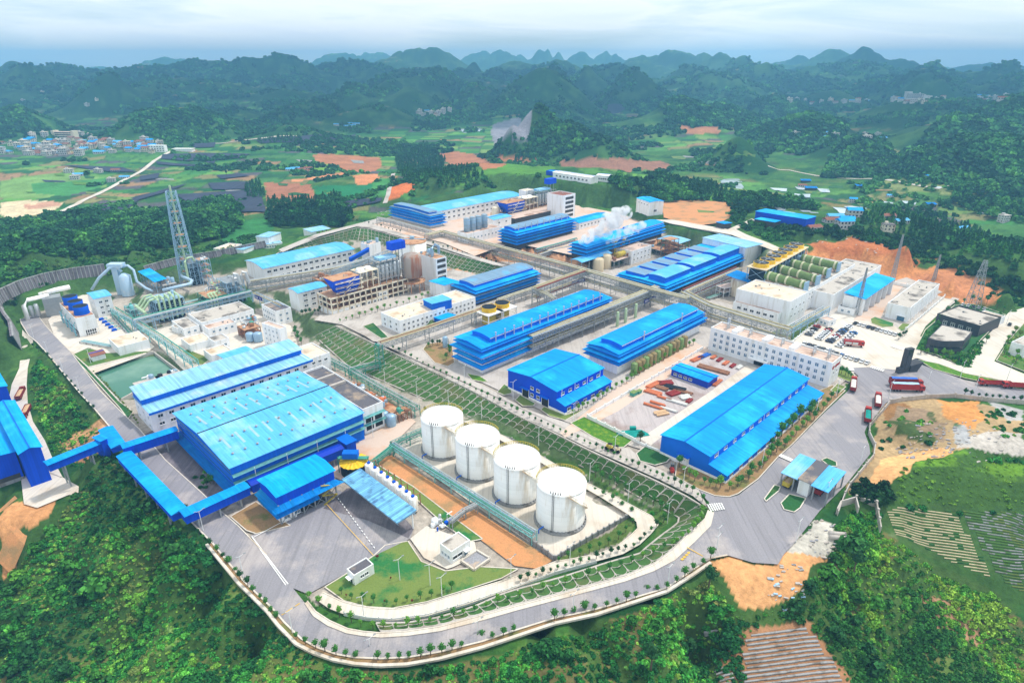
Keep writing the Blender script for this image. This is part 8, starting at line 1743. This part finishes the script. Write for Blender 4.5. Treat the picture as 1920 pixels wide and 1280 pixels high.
for k,(px,py) in enumerate([(1188,740),(1198,736)]):
    x,y=P(px,py,8.4); r=empty('crate',(x,y,8.4),R(45),['larger green crate by the storage yard wall','smaller green crate by the storage yard wall'][k],'crate'); s=1.6-.4*k; q=MB(); q.box(-s,-s*.7,0,s,s*.7,s); q.build('box',['steel_green'],r); q=MB(); q.box(-s-.1,-s*.7-.1,s,s+.1,s*.7+.1,s+.15); q.build('lid',['kiln_green'],r)
# concrete pipes and rubble on dirt patches
for k,(px,py) in enumerate([(1568,1004),(1569,1011)]):
    x,y,z=PT(px,py); r=empty('concrete_pipe',(x,y,z),R(-8),['upper of two grey concrete pipes lying in the grass','lower of two grey concrete pipes lying in the grass'][k],'pipe'); q=MB(); q.tube([(-2.4,0,.8),(2.4,0,.8)],.8,16); q.build('barrel',['concrete'],r,True); q=MB(); q.tube([(2.4,0,.8),(2.75,0,.8)],.95,16); q.build('collar',['concrete_grey'],r)
def rubble(px,py,rad,n,mats,name='rubble'):
    x,y,z=PT(px,py); q=MB(); rs=random.Random(int(px))
    for i in range(n):
        a=rs.uniform(0,6.28); d=rad*math.sqrt(rs.random()); X,Y_=x+d*math.cos(a)*1.4,y+d*math.sin(a); Zz=float(th([X],[Y_])[0]); s=rs.uniform(.2,.9)
        q.bar((X-s,Y_,Zz+.1),(X+s*rs.uniform(.3,1),Y_+s*rs.uniform(-1,1),Zz+.3),s*.8,rs.randrange(len(mats)),s*.4)
    o=q.build(name,mats); o['kind']='stuff'
rubble(1478,1108,5,34,['concrete','concrete','tarp_pale']); rubble(1485,1070,3,12,['concrete','concrete_grey']); rubble(1525,1000,8,60,['concrete','rock']); rubble(1800,815,14,80,['rock','concrete']); rubble(1740,838,8,40,['rock']); rubble(1600,455,20,40,['tarp']); rubble(730,400,10,40,['tarp','concrete']); rubble(1262,740,8,120,['steel_rust','red_dark','concrete_grey','tarp']); rubble(1335,690,9,60,['steel_rust','concrete_grey']); rubble(1240,770,6,50,['steel_rust','beige']); rubble(700,760,7,70,['steel_rust','concrete_grey','steel_green']); rubble(1600,860,5,10,['rock'])
# striped vegetable plots : draped ridges
def plot(name,pp,base,ridge,step,ang,w,hh=.25,kind='structure'):
    poly=WT(pp); ca,sa=math.cos(ang),math.sin(ang); rot=[(x*ca+y*sa,-x*sa+y*ca) for x,y in poly]; us=[p[0] for p in rot]; vs_=[p[1] for p in rot]
    q=MB()
    v=min(vs_)
    while v<max(vs_):
        u=np.arange(min(us),max(us),2.0); V_=np.full(u.shape,v)+.35*np.sin(u/17)+.3*(fbm(u/6,V_*0+v,2) if False else 0); k=inpoly(u,V_,rot)
        X_=u*ca-V_*sa; Y_=u*sa+V_*ca; Zz=th(X_,Y_)
        for i in range(len(u)-1):
            if k[i] and k[i+1]: q.bar((X_[i],Y_[i],Zz[i]+.12),(X_[i+1],Y_[i+1],Zz[i+1]+.12),w*random.uniform(.7,1.15),0 if random.random()<(.55 if base=='concrete_grey' else .86) or base=='soil' else 1,hh+.25)
        v+=step
    o=q.build(name,[ridge,base]); o['kind']=kind
land_ok=True
plot('crop_rows',[(1662,952),(1790,957),(1870,1088),(1800,1062),(1700,1010),(1668,1000)],'grass_dark','beige',.85,R(-3),.24,.05,'stuff'); plot('crop_rows',[(1795,957),(1925,960),(1925,1112),(1878,1092)],'concrete_grey','grass',.85,R(-3),.32,.1,'stuff'); plot('crop_rows',[(1395,1198),(1420,1182),(1510,1172),(1535,1195),(1600,1290),(1385,1290)],'soil','concrete_grey',1.15,R(3),.55,.15,'stuff'); plot('crop_rows',[(1338,1250),(1378,1245),(1400,1290),(1340,1290)],'soil','concrete_grey',1.15,R(3),.55,.15,'stuff')
# shade net fields : thin black sheets raised on the valley floor, draped
def drape(name,m,pp,lift,sp=14,kind='structure',edgeh=0):
    poly=WT(pp); xs=[p[0] for p in poly]; ys=[p[1] for p in poly]; from mathutils.geometry import delaunay_2d_cdt
    pts=[]; L=len(poly)
    for i in range(L):
        a,b=poly[i],poly[(i+1)%L]; n=max(1,int(math.dist(a,b)/sp)); pts+=[(a[0]+(b[0]-a[0])*t/n,a[1]+(b[1]-a[1])*t/n) for t in range(n)]
    nb=len(pts); gx,gy=np.meshgrid(np.arange(min(xs)+sp/2,max(xs),sp),np.arange(min(ys)+sp/2,max(ys),sp)); gx,gy=gx.ravel(),gy.ravel(); k=inpoly(gx,gy,poly); pts+=list(zip(gx[k],gy[k]))
    v,e_,f,_,_,_=delaunay_2d_cdt([Vector(p) for p in pts],[],[list(range(nb))],1,1e-4); X_=np.array([p.x for p in v]); Y_=np.array([p.y for p in v]); Z_=th(X_,Y_)+lift
    me=bpy.data.meshes.new(name); me.from_pydata([(a,b,c) for a,b,c in zip(X_,Y_,Z_)],[],[tuple(t) for t in f]); me.materials.append(M[m]); o=bpy.data.objects.new(name,me); COL.objects.link(o); o['kind']=kind; return o
for pp in ([(305,291),(380,288),(470,290),(452,297),(400,302),(350,303),(302,299)],[(292,304),(345,309),(402,311),(380,319),(355,313),(296,309)],[(172,388),(265,373),(238,396),(180,405)],[(330,366),(480,358),(492,374),(500,400),(430,402),(352,382)],[(390,345),(468,342),(470,357),(400,357)],[(110,311),(230,315),(258,324),(205,323)],[(245,374),(330,351),(352,346),(312,362),(262,376)],[(625,388),(650,379),(717,373),(714,380),(660,390),(630,392)],[(480,264),(560,258),(668,252),(660,262),(560,269),(490,270)],[(262,332),(300,326),(296,336),(264,340)],[(405,330),(450,327),(470,331),(415,337)],[(360,270),(405,268),(402,277),(365,278)],[(1125,200),(1175,199),(1172,205),(1127,207)]): drape('shade_net','black_net',pp,1.6)
def path(name,m,pts,w,lift=.5):
    A=[Vector(PT(*p)) for p in pts]; q=MB(); W3=[]
    for a,b in zip(A,A[1:]):
        n=max(1,int((b-a).length/12)); W3+=[a.lerp(b,t/n) for t in range(n)]
    W3.append(A[-1]); vs=[]
    for i,p in enumerate(W3):
        d=(W3[min(i+1,len(W3)-1)]-W3[max(i-1,0)]); d.z=0; d.normalize(); n=Vector((-d.y,d.x,0))*w/2; 
        for e in (p-n,p+n): vs.append((e.x,e.y,float(th([e.x],[e.y])[0])+lift))
    q.add(vs,[(2*i,2*i+1,2*i+3,2*i+2) for i in range(len(W3)-1)]); o=q.build(name,[m]); struct(o)
path('country_road','concrete_light',[(70,418),(110,400),(175,368),(230,340),(265,322),(290,302),(310,290),(322,284)],7,.9); path('country_road','concrete_light',[(400,270),(440,266),(480,261),(560,256)],5,.9); path('dirt_track','concrete',[(745,325),(735,345),(728,365),(722,382)],5,.6)
path('dirt_track','soil',[(10,950),(40,975),(30,1020),(10,1070)],8,.4); path('country_road','concrete_light',[(1440,312),(1480,320),(1530,330),(1640,336),(1700,345),(1760,355),(1790,345)],4,.8); path('country_road','concrete_light',[(1680,305),(1720,322),(1735,335),(1760,340)],4,.8)
# flooded paddies
rs=random.Random(12)
for i in range(26):
    px=rs.uniform(1440,1880); py=rs.uniform(335,402)
    if py<350 and px<1500: continue
    w=rs.uniform(12,34); h=rs.uniform(3,8); drape('paddy_water','water_pale',[(px,py),(px+w,py+rs.uniform(0,3)),(px+w*rs.uniform(.8,1.1),py+h),(px+w*.3,py+h*.9)],.5,12)
for pp in ([(1350,337),(1385,336),(1392,343),(1352,344)],[(1348,346),(1390,345),(1395,352),(1350,352)],[(860,243),(900,240),(906,246),(870,250)]): drape('paddy_water','water_pale',pp,.6,12)
for i in range(90):
    px,py=(rs.uniform(1250,1900),rs.uniform(262,400)) if i%3 else (rs.uniform(20,700),rs.uniform(296,372))
    if 1400<px<1700 and py<335 or px>1700 and py<340: continue
    w=rs.uniform(14,46); h=rs.uniform(2.5,7); drape('field_plot',rs.choice(['lawn','grass','soil_brown','hedge','grass_dark','concrete_grey','black_net' if px<700 else 'lawn']),[(px,py),(px+w,py+rs.uniform(-2,3)),(px+w*rs.uniform(.8,1.1),py+h),(px+w*rs.uniform(0,.3),py+h*.9)],.4+i*.003,14)
# ---------------- villages ----------------
def housemesh(fl,rf,w,d,gab=0,wall='house_wall'):
    q=MB(); h=3.2*fl; q.box(-w/2,-d/2,-3,w/2,d/2,h,0)
    if gab: q.add([(-w/2-.4,-d/2-.4,h),(w/2+.4,-d/2-.4,h),(w/2+.4,d/2+.4,h),(-w/2-.4,d/2+.4,h),(-w/2-.4,0,h+2),(w/2+.4,0,h+2)],[(0,1,5,4),(2,3,4,5),(0,4,3),(1,2,5)],1)
    else:
        q.box(-w/2-.3,-d/2-.3,h,w/2+.3,d/2+.3,h+.4,1); q.box(-w*.3,-d*.1,h+.4,-w*.05,d*.3,h+2.6,0)
    for k in range(fl):
        for i in range(max(2,int(w/3))):
            x=-w/2+w*(i+.5)/max(2,int(w/3)); q.box(x-.7,-d/2-.06,k*3.2+1,x+.7,-d/2,k*3.2+2.5,2)
        for i in range(2): y=-d/4+i*d/2; q.box(-w/2-.06,y-.6,k*3.2+1,-w/2,y+.6,k*3.2+2.4,2); q.box(w/2,y-.6,k*3.2+1,w/2+.06,y+.6,k*3.2+2.4,2)
    return q.mesh('house',[wall,rf,'glass'])
HM=[(housemesh(3,'deck',12,9),'three storey grey roofed house'),(housemesh(2,'deck',13,9),'two storey grey roofed house'),(housemesh(2,'azure_roof',12,9,1),'two storey blue roofed house'),(housemesh(3,'deck_light',11,9),'tall pale roofed house'),(housemesh(1,'brown_roof',14,8,1),'low brown roofed house'),(housemesh(2,'deck_dark',11,8,0,'cream'),'cream dark roofed house'),(housemesh(1,'cyan_roof',16,8,1),'low pale blue roofed shed'),(housemesh(2,'brown_roof',12,9,1,'cream'),'cream brown roofed house')]
def house(px,py,k,label,group,s=1,rz=None):
    x,y,z=PT(px,py); o=inst('village_house',HM[k][0],None,(x,y,z),random.uniform(-.5,.5) if rz is None else rz,s); tag(o,label,'house',group)
def village(n,box,desc,group,seed,s=1,kk=None,mind=7):
    rs=random.Random(seed); pts=[]; tries=0
    while len(pts)<n and tries<4000:
        tries+=1; px=rs.uniform(box[0],box[2]); py=rs.uniform(box[1],box[3])
        if all(abs(px-a)/mind+abs(py-b)/(mind*.32)>1 for a,b in pts): pts.append((px,py))
    by={}
    for px,py in sorted(pts):
        k=rs.choice(kk or range(8)); by[k]=by.get(k,0)+1
        house(px,py,k,f'{ordw(by[k])} {HM[k][1]} from the left {desc}',group,s*rs.uniform(.85,1.15),rs.uniform(-.45,.45))
village(46,(0,268,175,292),'in the dense left village','left village',3,1.05,mind=9); village(44,(150,266,300,288),'in the left village right half','right half of the left village',4,1.0,mind=9)
village(14,(60,255,180,267),'on the rise behind the village','upper left village',5,1); village(16,(1480,186,1640,196),'in the distant right valley town','right valley town',6,1.3,mind=9); village(14,(1670,184,1770,194),'around the distant white school','school hamlet',7,1.2,mind=8)
village(10,(1830,180,1885,192),'by the far right hill foot','far right hamlet',8,1.2,mind=8); village(12,(785,208,850,218),'left of the rocky hill','hamlet by the rocky hill',9,1.0,mind=6); village(6,(1500,405,1600,432),'outside the site above the orange cut','houses above the cut',10,.9,[2,4,6],20)
village(6,(1640,395,1900,440),'among the trees at the upper right','upper right farm houses',11,.8,[5,6,0,4],30); village(4,(1500,325,1860,392),'among the flooded paddies','paddy farm houses',12,.7,[2,6,4],40); village(7,(100,318,260,345),'in the fields below the left village','field houses',13,.8,[1,6,4],20); village(6,(20,165,240,200),'on the far left mountainside','mountain houses',14,1.0,[1,5],18); village(6,(535,318,580,324),'in the farmyard among orange fields','farmyard houses',15,.8,[4,6],7)
village(8,(1490,250,1700,262),'along the distant right valley road','valley road houses',16,.9,[1,6],20); village(5,(630,232,670,240),'on the mid distance field strip','mid field houses',17,.9,[6],8)
x,y,z=PT(125,262); r=empty('school_block',(x,y,z),R(-8),'large pale banded school building above the left village','school'); q=MB(); q.box(-24,-6,-3,24,6,16); q.box(-26,-8,-3,-20,7,19); q.box(20,-8,-3,26,7,19); q.build('wall',['cream'],r)
for k in range(4): q=MB(); q.box(-20,-6.3,k*4+1.5,20,-6,k*4+3.2); q.build('window_band',['glass'],r)
q=MB(); q.box(-24.5,-6.5,16,24.5,6.5,16.5); q.build('roof',['deck_pink'],r)
x,y,z=PT(1712,184); r=empty('school_block',(x,y,z),R(-5),'bright white stepped school block in the far right valley','school'); q=MB(); q.box(-26,-7,-5,22,7,13); q.box(-26,-7,13,-8,7,19); q.box(22,-6,-5,55,6,7); q.build('wall',['house_wall'],r)
for k in range(4): q=MB(); q.box(-24,-7.5,k*3.3+1,20,-7,k*3.3+2.4); q.build('window_band',['glass'],r)
x,y,z=PT(297,284); r=empty('apartment_house',(x,y,z),R(-3),'long white three storey house at the right end of the left village','house'); q=MB(); q.box(-15,-5,-2,15,5,11); q.build('wall',['white_clean'],r)
for k in range(3):
    for i in range(6): inst('window',winmesh(2.4,1.6),r,(-12.5+i*5,-5,k*3.5+1.2))
x,y,z=PT(345,283); r=empty('farm_shed',(x,y,z),R(-3),'long bright white roofed shed where the pale country road starts','shed'); q=MB(); q.box(-18,-6,-2,18,6,4); q.build('wall',['white'],r); q=MB(); q.box(-19,-7,4,19,7,4.5); q.build('roof',['tank_white'],r)
for k,(px,py,w) in enumerate([(1510,342,12),(1612,352,10),(1745,387,9),(1520,356,14)]):
    x,y,z=PT(px,py); r=empty('farm_shed',(x,y,z),R(-6),['upper left','right','lowest','lower left'][k]+' of the small bright blue roofed sheds among the paddies','shed'); q=MB(); q.box(-w/2,-3,-2,w/2,3,3); q.build('wall',['shadowy'],r); q=MB(); q.add([(-w/2-1,-4,3),(w/2+1,-4,3),(w/2+1,4,4.2),(-w/2-1,4,4.2)],[(0,1,2,3),(3,2,1,0)]); q.build('roof',['azure_roof'],r)
wall('railing','white railing along the outer side of the pale front loop road',[(645,1152),(687,1161),(735,1164),(799,1156),(878,1133),(960,1105),(1040,1076),(1119,1055)],.4,1.1,.1,'trim_white','railing',3)
# ---------------- the hazy air over the whole valley ----------------
zt=float(Z.max())+25; zb=float(Z.min())-4
q=MB(); q.box(-9700,-260,zb,9700,10700,zt); hz=q.build('haze',[]); hz['kind']='stuff'
hm=bpy.data.materials.new('haze'); hm.use_nodes=True; t=hm.node_tree; t.nodes.clear(); pv=t.nodes.new('ShaderNodeVolumePrincipled'); ou=t.nodes.new('ShaderNodeOutputMaterial')
pv.inputs['Color'].default_value=(.26,.62,1,1); pv.inputs['Density'].default_value=.00017; pv.inputs['Anisotropy'].default_value=.1
t.links.new(pv.outputs[0],ou.inputs['Volume']); hz.data.materials.clear(); hz.data.materials.append(hm)
print('OBJ',len(bpy.data.objects),'haze top',zt,zb)

# clouds added outside the view, set toward the sun to shade the mountains
import bmesh
def shade_cloud(x,y,z,L,W_c,seed):
    rs=random.Random(seed); bm=bmesh.new()
    for k in range(16):
        a=rs.uniform(0,6.28); d=math.sqrt(rs.random()); s=rs.uniform(.22,.42)*W_c
        bmesh.ops.create_icosphere(bm,subdivisions=2,radius=s,matrix=Matrix.Translation((d*math.cos(a)*L*.5,d*math.sin(a)*W_c*.5,rs.uniform(-.1,.2)*s))@Matrix.Diagonal((1.3,1,.3,1)))
    me=bpy.data.meshes.new('shade_cloud'); bm.to_mesh(me); bm.free(); me.materials.append(CLM); o=bpy.data.objects.new('shade_cloud',me); COL.objects.link(o); o.location=(x,y,z); o['kind']='stuff'
CLM=mat('shade_cloud',(250,251,252),1,.02,.002)
sx,sy=sv.x/sv.z,sv.y/sv.z
for k,(x,y,L,w) in enumerate([(-1900,2700,2600,1500),(-500,2300,1700,1000),(-900,3900,2600,1300),(1900,2600,1500,1000),(2600,4200,1800,1300),(1050,1500,800,420),(3900,5600,2500,1500),(-3200,5200,2500,1500)]):
    zc=1700+rng.uniform(-100,200); shade_cloud(x+sx*zc,y+sy*zc,zc,L,w,k)
